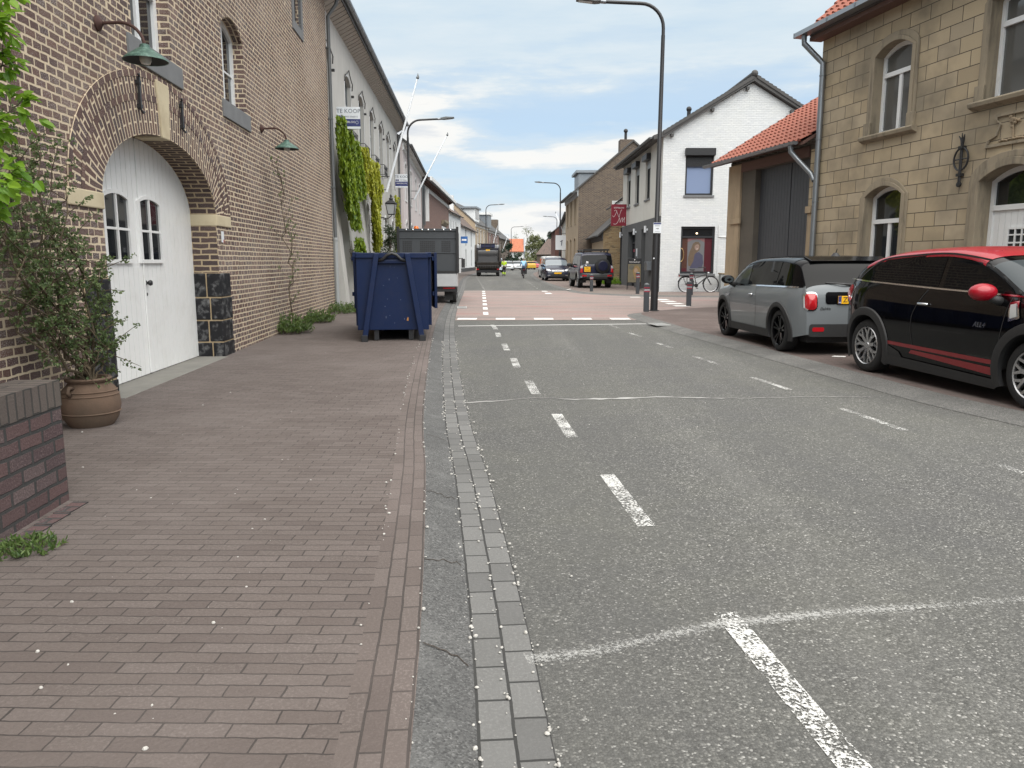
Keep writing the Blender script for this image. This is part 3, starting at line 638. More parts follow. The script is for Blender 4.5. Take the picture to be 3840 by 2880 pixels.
def row_house(name, label, a, b, wallm, roofm, eave, ridge, D=8, wins=(), doors=(), fm=None, gm=None, plinth=None, trim=None, gablem=None, cat='house', gutter=True, over=.3, group=None, cornice=None, gholes=(), hole_y=.14):
    d = (b[0] - a[0], b[1] - a[1]); L = math.hypot(*d); t = facing(name, label, cat, a, d, group)
    mb = MB(); holes = [arch(*w[:5], 8) for w in wins] + [arch(*w[:5], 8) for w in doors]
    wall(mb, [(0, -.2), (L, -.2), (L, eave), (0, eave)], holes, 0, hole_y + .06)
    mb.build('wall', wallm, t); MB().poly([(0, D, -.2), (L, D, -.2), (L, D, eave), (0, D, eave)]).build('rear_wall', wallm, t)
    g = MB(); go = [(0, -.2), (D, -.2), (D, eave), (D / 2, ridge), (0, eave)]
    wall(g, go, gholes, 0, .2); g.xf(Matrix.Translation((L, 0, 0)) @ GX)
    g.build('gable_wall', gablem or wallm, t); MB().poly([(0, y, z) for y, z in go]).build('gable_wall', gablem or wallm, t)
    roof_planes(t, 0, L, D, eave, ridge, roofm, over)
    for w in wins: window(t, *w[:5], y=hole_y, fw=.05, mat=fm or M['whitew'], gm=gm, mull=(.5,) if w[1] - w[0] > .7 else (), transom=w[2] + (w[3] - w[2]) * .68 if w[3] - w[2] > 1 else None, sill=.18, smat=trim or M['hardstone'], surround=(.11, .03) if trim else None, surm=trim, bw=.03)
    for w in doors: window(t, *w[:5], y=hole_y, fw=.09, mat=fm or M['greywood'], gm=M['dkframe'], name='door', transom=w[2] + (w[3] - w[2]) * .78)
    if plinth: MB().box(.002, L - .002, -.03, -.002, -.1, .55).build('plinth', plinth, t)
    k = (ridge - eave) / (D / 2)
    if cornice: MB().ext([(0, eave - .55), (-.08, eave - .5), (-.10, eave - .25), (-over + .04, eave - .16), (-over + .02, eave - k * over - .004), (0, eave - .004)], .02, L - .02, 'x').build('cornice', cornice, t)
    if gutter: half_pipe(t, 0, L, -over - .07, eave - k * over + .08, .075, M['zincdk'], rings=False)
    return t, L
# ------------------------------------------------------------------ the old brick house with the gate
def brick_house():
    t = facing('brick_house', 'long old brick house with cream mortar, white arched gate and stone window sills', 'house', (-3.796, 4.0), (-.065, 1))
    L = 17.64; H = 8.35
    DX0, DX1, SP, RI = 3.78, 7.36, 2.05, .83
    hd = [(DX0, -.2), (DX1, -.2)] + [((DX0 + DX1) / 2 + (DX1 - DX0) / 2 * math.cos(math.pi * k / 40), SP + RI * math.sin(math.pi * k / 40)) for k in range(41)]; w1 = arch(4.82, 5.97, 3.83, 5.55, .12); w2 = arch(8.10, 9.28, 3.82, 4.93, .2); w3 = arch(13.52, 14.26, 6.52, 7.75, 0, 2)
    mb = MB(); wall(mb, [(-9, -.2), (L, -.2), (L, H), (-9, H)], [w1, w2, w3], 0, .26) if False else None
    # the wall is filled once with all openings; the gate's reveal is deeper
    V, F = fill2d([(-9, -.2), (L, -.2), (L, H), (-9, H)], [hd, w1, w2, w3]); mb.add([(p[0], 0, p[1]) for p in V], F)
    for h, dp, m_ in ((hd, .41, 1), (w1, .24, 0), (w2, .24, 0), (w3, .2, 0)):
        s = 0; n = len(h)
        for i in range(1, n + 1):
            p, q = h[i % n], h[(i + 1) % n]; e = s + math.hypot(p[0] - q[0], p[1] - q[1])
            mb.quad((p[0], 0, p[1]), (q[0], 0, q[1]), (q[0], dp, q[1]), (p[0], dp, p[1]), m_, uv=[(0, s), (0, e), (dp, e), (dp, s)]); s = e
    mb.quad((L, 0, -.2), (L, 9, -.2), (L, 9, H), (L, 0, H)); mb.quad((-9, 9, -.2), (L, 9, -.2), (L, 9, H), (-9, 9, H))
    mb.build('wall', [M['brick'], M['reveal']], t)
    MB().ext([(-.35, H - .1), (4.5, 12.2), (9.3, H - .1), (9.3, H + .06), (4.5, 12.4), (-.35, H + .06)], -9, L + .1, 'x').build('roof', M['tile_dk'], t)
    half_pipe(t, -9, L + .1, -.42, H + .02, .09)
    # brick arch in four rings
    ar = MB(); c = (DX0 + DX1) / 2; a = (DX1 - DX0) / 2; N = 64
    def pt(i, off):
        w = math.pi * i / N; x, z = a * math.cos(w), RI * math.sin(w); nx, nz = math.cos(w) / a, math.sin(w) / RI; l = math.hypot(nx, nz)
        return (c + x + off * nx / l, SP + z + off * nz / l)
    for (o0, o1, m_) in ((0, .36, 0), (.36, .43, 1), (.43, .60, 0), (.60, .668, 1)):
        s = 0
        for i in range(N):
            p0, p1, q0, q1 = pt(i, o0), pt(i, o1), pt(i + 1, o0), pt(i + 1, o1); mid = (math.hypot(q0[0] - p0[0], q0[1] - p0[1]) + math.hypot(q1[0] - p1[0], q1[1] - p1[1])) / 2
            e = s + mid; yy = -.012 if m_ == 0 else -.016
            ar.quad((p0[0], yy, p0[1]), (p1[0], yy, p1[1]), (q1[0], yy, q1[1]), (q0[0], yy, q0[1]), m_, uv=[(o0 if m_ == 0 else .012, s), (o1 if m_ == 0 else .08, s), (o1 if m_ == 0 else .08, e), (o0 if m_ == 0 else .012, e)])
            if o1 > .66: ar.quad((p1[0], yy, p1[1]), (q1[0], yy, q1[1]), (q1[0], .01, q1[1]), (p1[0], .01, p1[1]), m_, uv=[(0, s), (0, e), (.03, e), (.03, s)])
            if o0 == 0: ar.quad((p0[0], yy, p0[1]), (q0[0], yy, q0[1]), (q0[0], .01, q0[1]), (p0[0], .01, p0[1]), m_, uv=[(0, s), (0, e), (.03, e), (.03, s)])
            s = e
    ar.build('arch', [M['arch_r'], M['arch_h']], t)
    MB().add([(5.43, y, 2.86) for y in (-.035, .3)] + [(5.66, y, 2.86) for y in (.3, -.035)] + [(5.33, y, 3.50) for y in (-.035, .3)] + [(5.72, y, 3.50) for y in (.3, -.035)],
             [(0, 1, 2, 3), (4, 5, 6, 7), (0, 3, 7, 4), (1, 2, 6, 5), (0, 1, 5, 4), (3, 2, 6, 7)]).build('keystone', M['marl'], t, bevel=.012)
    for x0, x1 in ((3.08, 3.79), (7.35, 8.03)):
        MB().box(x0, x1, -.022, .40, 1.93, 2.09).build('impost_block', M['marl'], t, bevel=.012)
    for x0, x1, s in ((3.24, 3.795, 0), (7.345, 7.87, 1)):
        q = MB(); zz = [-.1, .245, .565, .90, 1.26]
        for k in range(4):
            sp_ = .15 if k % 2 == 0 else .19
            dx = .03 * (k % 2)
            q.box(x0 + (dx if s == 0 else 0), x1 - (dx if s else 0), -.018, sp_ - .008, zz[k] + .009, zz[k + 1] - .009); q.box(x0 + .05, x1 - .05 if s == 0 else x1 - .05, sp_ + .008, .38, zz[k] + .009, zz[k + 1] - .009) if s == 0 else q.box(x0, x1 - .1, sp_ + .008, .38, zz[k] + .009, zz[k + 1] - .009)
        q.build('plinth_stones', M['darkstone'], t, bevel=.014)
        MB().box(x0 + .012, x1 - .012, -.006, .385, -.1, 1.255).build('plinth_joint', M['joint'], t)
    MB().box(3.79, 7.35, -.07, .42, -.12, .035).build('threshold', M['slab'], t, bevel=.012)
    # gate of two board leaves
    g = t; yb = .38
    def atop(x): u = (x - c) / a; return SP + RI * math.sqrt(max(0, 1 - u * u))
    for side, (x0, x1) in (('l', (DX0, 5.545)), ('r', (5.565, DX1))):
        lf = MB(); n = 13; w = (x1 - x0) / n
        for k in range(n):
            p, q = x0 + k * w + .005, x0 + (k + 1) * w - .005
            pts = [(p, .045), (q, .045)] + [(q + (p - q) * j / 4, max(atop(q + (p - q) * j / 4) + .02, .1)) for j in range(5)]
            lf.ext(pts, yb - .02, yb + .012)
        lf.quad((x0, yb + .005, .05), (x1, yb + .005, .05), (x1, yb + .005, 2.0), (x0, yb + .005, 2.0))
        lf.ext([(x0, 2.0)] + [(x1, 2.0)] + [(x1 + (x0 - x1) * j / 12, max(atop(x1 + (x0 - x1) * j / 12), 2.001)) for j in range(13)], yb + .004, yb + .02)
        o = lf.build('gate_leaf', M['white'], g)
        wx = (4.55, 5.24) if side == 'l' else (5.47, 6.18)
        window(o, wx[0], wx[1], 1.40, 2.14, .085, y=yb - .05, fw=.045, mat=M['white'], mull=(.5,), bars=(1.79,), dep=.04, bw=.016)
        if side == 'r':
            kb = MB(); kb.lathe([(.0, -.075), (.028, -.07), (.036, -.05), (.026, -.03), (.014, -.02), (.014, -.006), (.03, -.004), (.03, 0)], 14, (5.62, yb - .02, 1.16), 'y'); kb.build('knob', M['black'], o, smooth=40)
            kh = MB(); kh.lathe([(0, -.006), (.02, -.006), (.02, 0)], 12, (5.62, yb - .02, 1.02), 'y'); kh.build('lock_plate', M['black'], o)
            MB().box(5.538, 5.58, yb - .036, yb - .021, .05, 2.84).build('cover_strip', M['white'], o, bevel=.006)
    MB().box(DX0, DX1, yb + .03, yb + .05, -.1, 2.95).build('gate_backing', M['ink'], t)
    # windows
    window(t, 4.82, 5.97, 3.83, 5.55, .12, y=.14, fw=.10, transom=4.55, mull=(.5,), bars=())
    window(t, 8.10, 9.28, 3.82, 4.93, .2, y=.16, fw=.09, mull=(.5,), bars=(4.38,))
    for x0, x1, z in ((4.66, 6.27, 3.83), (7.98, 9.47, 3.82)):
        s = MB(); s.box(x0, x1, -.03, .20, z - .255, z); s.build('sill', M['hardstone'], t, bevel=.01)
    f3 = window(t, 13.52, 14.26, 6.52, 7.75, 0, y=.1, fw=.04, mat=M['dkframe'])
    st = MB(); st.ring(arch(13.34, 14.44, 6.32, 7.95, 0, 2), arch(13.52, 14.26, 6.52, 7.75, 0, 2), -.025, .05); st.build('stone_frame', M['hardstone'], f3, bevel=.008)
    # relieving arch heads over the second window, wall anchors, pipes, number plate
    hb = MB(); cx, ax = 8.69, .59
    for k in range(16):
        x = 8.02 + k * .0845; u = (x + .042 - cx) / ax; zz = 4.93 + .2 * (1 - min(u * u, 1.3)); lean = .06 * u
        hb.add([(x + .004, -.010, zz), (x + .078, -.010, zz), (x + .078 + lean, -.010, zz + .22), (x + .004 + lean, -.010, zz + .22), (x + .004, .02, zz), (x + .078, .02, zz), (x + .078 + lean, .02, zz + .22), (x + .004 + lean, .02, zz + .22)], [(0, 1, 2, 3), (0, 4, 5, 1), (1, 5, 6, 2), (2, 6, 7, 3), (3, 7, 4, 0)])
    hb.build('window_arch', M['brick'], t)
    for x in (4.80, 6.10):
        an = MB(); an.box(x - .017, x + .017, -.055, -.03, 3.06, 3.41); an.tube([(x, -.045, 3.40), (x - .02, -.06, 3.43), (x - .05, -.06, 3.42)], .012, 6); an.tube([(x, -.045, 3.07), (x + .02, -.06, 3.03), (x + .06, -.06, 3.05)], .012, 6); an.box(x - .025, x + .025, -.06, 0, 3.08, 3.12); an.box(x - .025, x + .025, -.06, 0, 3.33, 3.37)
        an.build('wall_anchor', M['black'], t)
    MB().box(7.52, 7.62, -.022, -.012, 1.70, 1.86).build('number_plate', M['signwhite'], t); MB().box(7.585, 7.615, -.026, -.021, 1.70, 1.74).build('plate_mark', M['redlens'], t)
    dp = MB(); dp.tube([(L - .06, -.36, H - .05), (L - .06, -.3, H - .25), (L - .06, -.08, H - .55), (L - .06, -.075, 2.0)], .048, 12)
    for z in (7.0, 5.2, 3.4): dp.box(L - .12, L, -.12, 0, z, z + .03)
    dp.build('downpipe', M['zincdk'], t, smooth=40)
    dl = MB(); dl.tube([(L - .06, -.075, 2.05), (L - .06, -.075, .22)], .056, 12); dl.lathe([(.056, 1.98), (.07, 1.99), (.07, 2.06), (.05, 2.07)], 12, (L - .06, -.075, 0)); dl.build('downpipe_foot', M['greywood'], t, smooth=40)
brick_house()
# ------------------------------------------------------------------ white rendered house next to it
def white_house():
    t = facing('rendered_house', 'long pale grey rendered house with tall arched windows, zinc gutter and ivy', 'house', (-5.24, 21.7), (-.05, 1))
    L = 22.6; H = 8.5
    up = [(.95, 2.2), (4.7, 5.95), (7.8, 9.1), (10.9, 12.15), (14.0, 15.3), (16.95, 18.2), (20.1, 21.3)]
    lo = [(9.0, 9.9, 1.0, 3.5), (11.9, 13.1, 0.1, 3.5), (15.2, 16.4, .9, 3.3), (18.5, 19.6, .9, 3.3)]
    holes = [arch(a, b, 5.2, 7.3, .22) for a, b in up] + [arch(a, b, c, d, .2) for a, b, c, d in lo]
    mb = MB(); wall(mb, [(0, -.2), (L, -.2), (L, H), (0, H)], holes, 0, .24); mb.quad((0, 0, -.2), (0, 9, -.2), (0, 9, H), (0, 0, H)); mb.quad((L, 0, -.2), (L, 9, -.2), (L, 9, H), (L, 0, H))
    mb.build('wall', M['render_grey'], t)
    MB().ext([(-.5, H + .22), (4.5, 12.3), (9.4, H + .22), (9.4, H + .4), (4.5, 12.5), (-.5, H + .36)], -.02, L, 'x').build('roof', M['tile_dk'], t)
    so = MB(); k = 0.0
    while k < L: so.ext([(0, H - .02), (-.46, H + .24), (-.46, H + .30), (0, H + .06)], k + .02, k + .30, 'x'); k += .34
    so.build('rafter_ends', M['soffit'], t)
    MB().ext([(0, H + .05), (-.48, H + .31), (-.48, H + .33), (0, H + .09)], 0, L, 'x').build('soffit', M['soffit'], t)
    half_pipe(t, -.3, L + .1, -.56, H + .42, .095, M['steel'])
    for a, b in up:
        f = window(t, a, b, 5.2, 7.3, .22, y=.12, fw=.07, mat=M['greydark'], gm=M['glass'], transom=6.6, mull=(.5,), surround=(.09, .006), surm=M['render_white'])
        lb = MB(); x = (a + b) / 2; z_ = .10
        lb.tube([(a - .16, -.03, 7.22), (a - .14, -.05, 7.42), (a + .15, -.05, 7.50), (x - .1, -.05, 7.66), (x, -.06, 7.72), (x + .1, -.05, 7.66), (b - .15, -.05, 7.50), (b + .14, -.05, 7.42), (b + .16, -.03, 7.22)], .018, 6); lb.build('label_mould', M['iron'], f)
        hk = MB(); hk.box(b + .02, b + .10, -.1, 0, 6.98, 7.05); hk.build('shutter_hook', M['iron'], f)
    for a, b in up[1:5]:
        rl = MB(); x0, x1 = a - .05, b + .05
        for z in (5.28, 5.72): rl.tube([(x0, -.02, z), (x0, -.2, z), (x1, -.2, z), (x1, -.02, z)], .014, 6)
        for k in range(4):
            xa = a + (b - a) * k / 4; xb = a + (b - a) * (k + 1) / 4; rl.tube([(xa, -.2, 5.3), (xb, -.2, 5.7)], .012, 5); rl.tube([(xb, -.2, 5.3), (xa, -.2, 5.7)], .012, 5)
        rl.build('window_railing', M['black'], t)
    for a, b, c, d in lo:
        window(t, a, b, c, d, .2, y=.15, fw=.08, mat=M['greywood'], gm=M['glass2'] if c > .5 else M['greywood'], transom=c + (d - c) * .75, mull=(.5,), surround=(.12, .02), surm=M['render_white'], name='window' if c > .5 else 'door')
    for x0, x1 in ((.85, 1.4), (2.75, 3.3), (6.3, 6.95)):
        MB().ext([(.02, 5.35), (-.06, 5.1), (-.50, -.1), (.02, -.1)], x0, x1, 'x').build('buttress', M['render_grey'], t, bevel=.02)
    MB().box(3.55, 5.0, -.03, 0, 2.35, 2.72).build('stone_plaque', M['hardstone'], t, bevel=.01)
    for x in (.22, L - .12):
        dp = MB(); dp.tube([(x, -.5, H + .35), (x, -.42, H + .1), (x, -.09, H - .25), (x, -.075, .1)], .05, 10); dp.build('downpipe', M['zincdk'], t, smooth=40)
    return t
white_house()
def wins_row(xs, w, rows): return [(x, x + w, z0, z1, r) for (z0, z1, r) in rows for x in xs]
def left_row():
    t, L = row_house('pink_house', 'pale pink rendered house with grey windows beyond the ivy covered house', (-6.1, 44.35), (-7.0, 61.0), M['render_pink'], M['tile_dk'], 8.1, 11, 8,
                     wins_row((1.3, 5.2, 9.6, 13.6), 1.15, ((4.95, 6.9, .16), (1.2, 3.6, .16))), fm=M['greywood'], gm=M['glass2'], trim=M['render_white'], cornice=M['render_white'], over=.4)
    dp = MB(); dp.tube([(L - .1, -.08, 8), (L - .1, -.08, 0)], .05, 8); dp.build('downpipe', M['zincdk'], t)
    t, L = row_house('red_brick_house', 'red brick house with a white stone gate surround and broad white cornice', (-7.02, 61.05), (-6.92, 86), M['brick_red'], M['tile_dk'], 8.0, 11, 9,
                     [(17.4, 20.0, .0, 3.3, 1.3)], fm=M['dkframe'], gm=M['ink'], cornice=M['soffit_dk'], over=.75, gutter=False)
    MB().box(0, L, -.84, -.70, 7.62, 7.92).build('fascia', M['render_white'], t)
    MB().box(0, L, -.10, -.002, 7.1, 7.42).build('frieze', M['render_white'], t)
    s = MB(); s.ring(arch(16.5, 20.9, -.1, 4.9, 0), arch(17.4, 20.0, -.1, 3.3, 1.3), -.06, .02); s.build('gate_surround', M['render_white'], t)
    MB().ext([(-.02, 5.0), (-.35, 5.3), (-.35, 5.5), (-.02, 5.45)], 16.1, 21.3, 'x').build('gate_hood', M['mould'], t)
    MB().box(.5, 1.5, -.14, -.05, 4.3, 7.3).build('shutter', M['black'], t); MB().box(1.6, 1.66, -.42, -.05, 4.6, 7.1).build('shutter', M['white'], t)
    t, L = row_house('white_cottage', 'white two storey cottage with narrow windows and brown tiles behind the tipper lorry', (-6.9, 86.1), (-6.35, 97), M['render_white'], M['tile_brn'], 6.9, 9.6, 8, wins_row((1.2, 3.4, 5.8), .7, ((4.2, 6.0, 0), (1.0, 2.9, 0))), fm=M['dkframe'])
    MB().box(L - .9, L - .1, .8, 1.9, 6.5, 9.4).build('chimney', M['render_white'], t)
    t, L = row_house('white_house', 'white house with black plinth and small arched windows beside the refuse truck', (-6.6, 101), (-5.85, 125), M['render_white'], M['tile_brn'], 6.2, 10.2, 8, wins_row((6.5, 15.5), 1.0, ((3.7, 5.6, .2), (.9, 2.9, .2))), fm=M['dkframe'], plinth=M['ink'], gablem=M['brick_red'], trim=M['greywood'])
    t2, L = row_house('sand_brick_house', 'sand coloured brick house with white framed windows and a white dormer', (-5.85, 125.1), (-4.4, 141), M['brick_sand'], M['tile_dk'], 7.5, 11, 8, wins_row((2, 6, 10), 1.5, ((4.2, 6.4, .2), (1.0, 3.0, .2))), trim=M['render_white'], cornice=M['render_white'])
    d = MB(); d.box(2, 7, .3, 3.5, 7.6, 9.9); d.build('dormer', M['render_white'], t2); MB().box(1.6, 7.4, .0, 3.7, 9.92, 10.2).build('dormer_roof', M['steel'], t2); MB().box(2.6, 6.4, .25, .295, 8.3, 9.6).build('dormer_window', M['glass'], t2)
    t, L = row_house('brown_red_house', 'brown red brick house with a grey dormer further along the left row', (-4.4, 141.1), (-2.7, 160), M['brick_red'], M['tile_dk'], 7.2, 11, 8, wins_row((3, 9, 14), 1.5, ((4.0, 6.2, .2), (1.0, 3.0, .2))), trim=M['render_white'], cornice=M['render_white'])
    d = MB(); d.box(5, 10, .5, 3.5, 7.6, 10); d.build('dormer', M['steel'], t); MB().box(4.6, 10.4, .2, 3.7, 10.02, 10.4).build('dormer_roof', M['render_white'], t)
    t, L = row_house('dark_brick_house', 'dark brown brick house with a brick chimney at the bend of the street', (-2.7, 160.1), (-.5, 182), M['brick_brn'], M['tile_dk'], 6.3, 9.6, 8, wins_row((4, 9, 15), 1.4, ((3.6, 5.4, 0), (1.0, 2.8, 0))), fm=M['dkframe'])
    MB().box(L - 3, L - .6, 2.6, 4.2, 8.5, 10.9).build('chimney', M['brick_brn'], t)
    # low house with the orange roof closing the view: its long side faces the camera
    t = facing('orange_roof_house', 'low white house with a bright orange tiled roof at the bend of the street', 'house', (-2.75, 190), (1, 0))
    mb = MB(); wall(mb, [(0, -.2), (5.6, -.2), (5.6, 4.0), (0, 4.0)], [arch(3.4, 4.4, 1.8, 2.7, 0)], 0, .2); g = [(0, -.2), (7, -.2), (7, 4.0), (3.5, 6.8), (0, 4.0)]
    mb.build('wall', M['render_white'], t)
    for xx in (0, 5.6): MB().poly([(xx, y, z) for y, z in g]).build('gable_wall', M['render_white'], t)
    roof_planes(t, -.1, 5.6, 7, 4.0, 6.8, M['tile_org'], .35, .15, 0); window(t, 3.4, 4.4, 1.8, 2.7, 0, y=.1)
    MB().ext([(-.45, 3.5), (3.5, 6.85), (7.45, 3.5), (7.45, 3.9), (3.5, 7.3), (-.45, 3.9)], 5.62, 5.9, 'x').build('verge_board', M['steel'], t)
    MB().box(5.62, 5.85, -.02, 7, -.1, 3.95).build('gable_cladding', M['steel'], t)
left_row()
# ------------------------------------------------------------------ pantile roof as real geometry
def tile_roof(parent, P0, U, V, lu, lv, mat, tw=.235, tl=.34, name='roof', th=.05):
    """P0 lower corner, U along the eave, V up the slope (unit vectors)"""
    P0, U, V = Vector(P0), Vector(U).normalized(), Vector(V).normalized(); Nn = U.cross(V).normalized(); Nn = Nn if Nn.z > 0 else -Nn
    nu, nv = int(lu / tw), int(lv / tl); prof = [(0, .0), (.14, .034), (.30, .046), (.46, .034), (.60, .004), (.80, -.012)]; cols = []
    for i in range(nu + 1):
        for u, h in prof:
            if i * tw + u * tw <= lu: cols.append((i * tw + u * tw, h))
    mb = MB(); n = len(cols); rr = random.Random(3)
    for j in range(nv):
        for (t, lift) in ((j * tl - .03, th), ((j + 1) * tl, 0.008)):
            for u, h in cols: mb.v.append(tuple(P0 + U * u + V * max(t, -.03) + Nn * (h + lift)))
        o = len(mb.v) - 2 * n
        for i in range(n - 1): mb.f.append([o + i, o + i + 1, o + n + i + 1, o + n + i]); mb.m.append(0)
        for u, h in cols: mb.v.append(tuple(P0 + U * u + V * (j * tl - .03) + Nn * (h + lift - .04)))
        o2 = len(mb.v) - n
        for i in range(n - 1): mb.f.append([o2 + i, o2 + i + 1, o + i + 1, o + i]); mb.m.append(0)
    return mb.build(name, mat, parent, fix=False)
def brown_house():
    A, Dn = (7.2, 25.9), (.2, -1)
    t = facing('brown_stone_house', 'brown blocked stone house with white arched windows, red tiled roof and zinc downpipe', 'house', A, Dn)
    X0, L, H = 4.75, 17.0, 7.35
    wi = [(6.98, 8.24, 4.38, 6.14, .22), (6.95, 8.24, .55, 2.94, .22), (10.40, 11.9, 4.52, 6.35, .25), (13.6, 14.9, 4.52, 6.35, .25), (13.6, 14.9, .6, 2.9, .2)]
    dr = (10.48, 11.95, .22, 2.98, .24)
    mb = MB(); wall(mb, [(X0, -.2), (L, -.2), (L, H), (X0, H)], [arch(*w) for w in wi + [dr]], 0, .34, 0, 1); mb.quad((X0, 0, -.2), (X0, 9, -.2), (X0, 9, H), (X0, 0, H))
    mb.poly([(X0, 0, H), (X0, 9, H), (X0, 4.5, 11.6)]); mb.quad((L, 0, -.2), (L, 9, -.2), (L, 9, H), (L, 0, H)); mb.build('wall', [M['block'], M['mould']], t)
    k = .92; c = 1 / math.hypot(1, k)
    tile_roof(t, (X0 - .15, -.36, 7.36), (1, 0, 0), (0, c, k * c), L - X0, 6.6, M['tile_red'])
    MB().ext([(-.36, 7.28), (4.5, 7.28 + 4.86 * k), (4.5, 7.36 + 4.86 * k), (-.36, 7.38)], X0 - .30, X0 - .14, 'x').build('verge', M['steel'], t)
    MB().ext([(-.36, 7.24), (4.5, 7.24 + 4.86 * k), (4.5, 7.28 + 4.86 * k), (9.4, 7.26), (9.4, 7.2), (4.5, 7.1 + 4.86 * k), (-.3, 7.2)], X0 - .10, L, 'x').build('roof_boards', M['tile_dk'], t)
    MB().box(X0 - .1, L, -.34, 0, 7.10, 7.2).build('soffit', M['soffit_dk'], t)
    g = MB(); g.ext([(-.58, 7.38), (-.60, 7.26), (-.38, 7.24), (-.37, 7.36), (-.39, 7.36), (-.40, 7.27), (-.57, 7.28), (-.565, 7.38)], X0 - .45, L, 'x')
    g.box(X0 - .46, X0 - .445, -.6, -.37, 7.25, 7.38); x = X0 + 1
    while x < L: g.box(x, x + .03, -.61, -.6, 7.25, 7.385); x += 1.1
    g.build('gutter', M['steel'], t)
    dp = MB(); dp.tube([(4.62, -.48, 7.25), (4.62, -.47, 7.05), (4.80, -.14, 6.65), (4.93, -.085, 6.5), (4.95, -.095, 6.2), (4.95, -.095, .05)], .072, 14)
    for z in (6.2, 4.6, 3.0, 1.4): dp.lathe([(.072, -.02), (.082, -.016), (.082, .016), (.072, .02)], 14, (4.95, -.095, z)); dp.box(4.93, 4.97, -.05, 0, z - .01, z + .01)
    dp.build('downpipe', M['steel'], t, smooth=40)
    for i, w in enumerate(wi):
        window(t, *w, y=.20, fw=.085, mat=M['whitew'], gm=M['glass2'] if w[2] > 3 else M['glass'], transom=w[2] + (w[3] - w[2]) * .76, mull=(.5,), surround=(.20, .05), dep=.07, bw=.05, sill=.06, sillh=.06, sover=-.01)
        MB().ext([(.0, w[2] - .16), (-.06, w[2] - .13), (-.13, w[2] - .10), (-.15, w[2] - .03), (-.13, w[2] + .0), (.2, w[2] + .0), (.2, w[2] - .16)], w[0] - .30, w[1] + .30, 'x').build('stone_sill', M['mould'], t, bevel=.006)
        for xx in (w[0] - .23, w[1] + .0): MB().box(xx, xx + .23, -.075, .0, w[2] + .0, w[2] + .30).build('surround_foot', M['mould'], t, bevel=.01)
    # door in its arched surround
    f = window(t, *dr, y=.26, fw=.09, mat=M['whitew'], transom=2.46, surround=(.27, .06), dep=.07, bw=.05, name='door_frame')
    lf = MB(); n = 9; w = (dr[1] - dr[0] - .18) / n
    for j in range(n): lf.box(dr[0] + .09 + j * w + .004, dr[0] + .09 + (j + 1) * w - .004, .285, .32, .25, 2.42)
    lf.box(dr[0] + .09, dr[1] - .09, .30, .315, .25, 2.42); dl = lf.build('door', M['whitew'], t)
    window(dl, 10.95, 11.5, 1.62, 2.08, 0, y=.25, fw=.045, mull=(.36, .64), bars=(1.78, 1.93), dep=.04, bw=.016)
    MB().box(10.3, 12.1, -.5, .3, -.1, .22).build('door_step', M['hardstone'], t, bevel=.015)
    # wall anchor in the shape of a ring on a rod
    x, y = 9.97, -.06; an = MB(); an.tube([(x, y, 3.02), (x, y, 3.78)], .030, 8)
    an.tube([(x + .19 * math.cos(a), y, 3.47 + .22 * math.sin(a)) for a in [2 * math.pi * q / 24 for q in range(25)]], .020, 6)
    an.lathe([(0, -.03), (.055, -.02), (.055, .02), (0, .03)], 12, (x, y, 2.97), 'y'); an.tube([(x - .19, y, 3.47), (x + .19, y, 3.47)], .014, 6)
    an.tube([(x, y, 3.75), (x - .03, y, 3.85), (x - .08, y - .02, 3.93)], [.03, .024, .008], 6); an.tube([(x, y, 3.75), (x + .03, y, 3.85), (x + .07, y - .02, 3.95)], [.03, .024, .008], 6); an.tube([(x, y, 3.8), (x, y - .02, 3.98)], [.024, .008], 6)
    for z in (3.16, 3.70): an.box(x - .055, x + .055, y - .045, y + .06, z - .028, z + .028)
    an.build('wall_anchor', M['black'], t, smooth=40)
    # relief panel with a small tree
    o_ = [(10.52, 3.60), (11.82, 3.60), (11.78, 3.72), (11.60, 3.78), (11.50, 4.02), (11.62, 4.12), (11.62, 4.20), (10.72, 4.20), (10.72, 4.12), (10.84, 4.02), (10.74, 3.78), (10.56, 3.72)]
    cx, cz = 11.17, 3.9; i_ = [(cx + (a - cx) * .88, cz + (b - cz) * .82) for a, b in o_]
    pl = MB(); pl.ring(o_, i_, -.04, .01); pn = pl.build('relief_panel', M['mould'], t, bevel=.008)
    tr = MB(); tr.tube([(cx, -.02, 3.70), (cx, -.035, 4.0)], [.022, .014], 6); rr = random.Random(2)
    for q in range(16): tr.ball((cx + rr.gauss(0, .05), -.03, 4.04 + rr.gauss(0, .04)), .032, 6, 0, 4)
    for q in range(12): tr.ball((cx - .3 + q * .055, -.012, 3.69 + rr.uniform(-.01, .012)), (.045, .03, .022), 6, 0, 4)
    tr.build('tree_relief', M['mould2'], pn)
    # ---- barn beside it
    b = facing('barn', 'brown barn with tall dark plank gates between stone piers and an orange red tiled roof', 'barn', A, Dn)
    mb = MB(); wall(mb, [(-.15, -.2), (4.745, -.2), (4.745, 4.55), (-.15, 4.55)], [[(1.5, -.2), (4.50, -.2), (4.50, 4.22), (1.5, 4.22)]], .02, .42); mb.build('wall', M['pierdk'], b)
    sd = MB(); sd.quad((-.15, .021, -.2), (-.15, 8, -.2), (-.15, 8, 4.6), (-.15, .021, 4.6)); sd.poly([(-.15, .021, 4.6), (-.15, 8, 4.6), (-.15, 4.5, 7.2)]); sd.build('side_wall', M['brick_brn'], b)
    MB().box(-.16, .66, -.05, .35, -.2, 4.48).build('pier', M['mould2'], b, bevel=.015); MB().box(4.51, 4.74, -.03, .3, -.2, 2.72).build('pier', M['mould2'], b, bevel=.015)
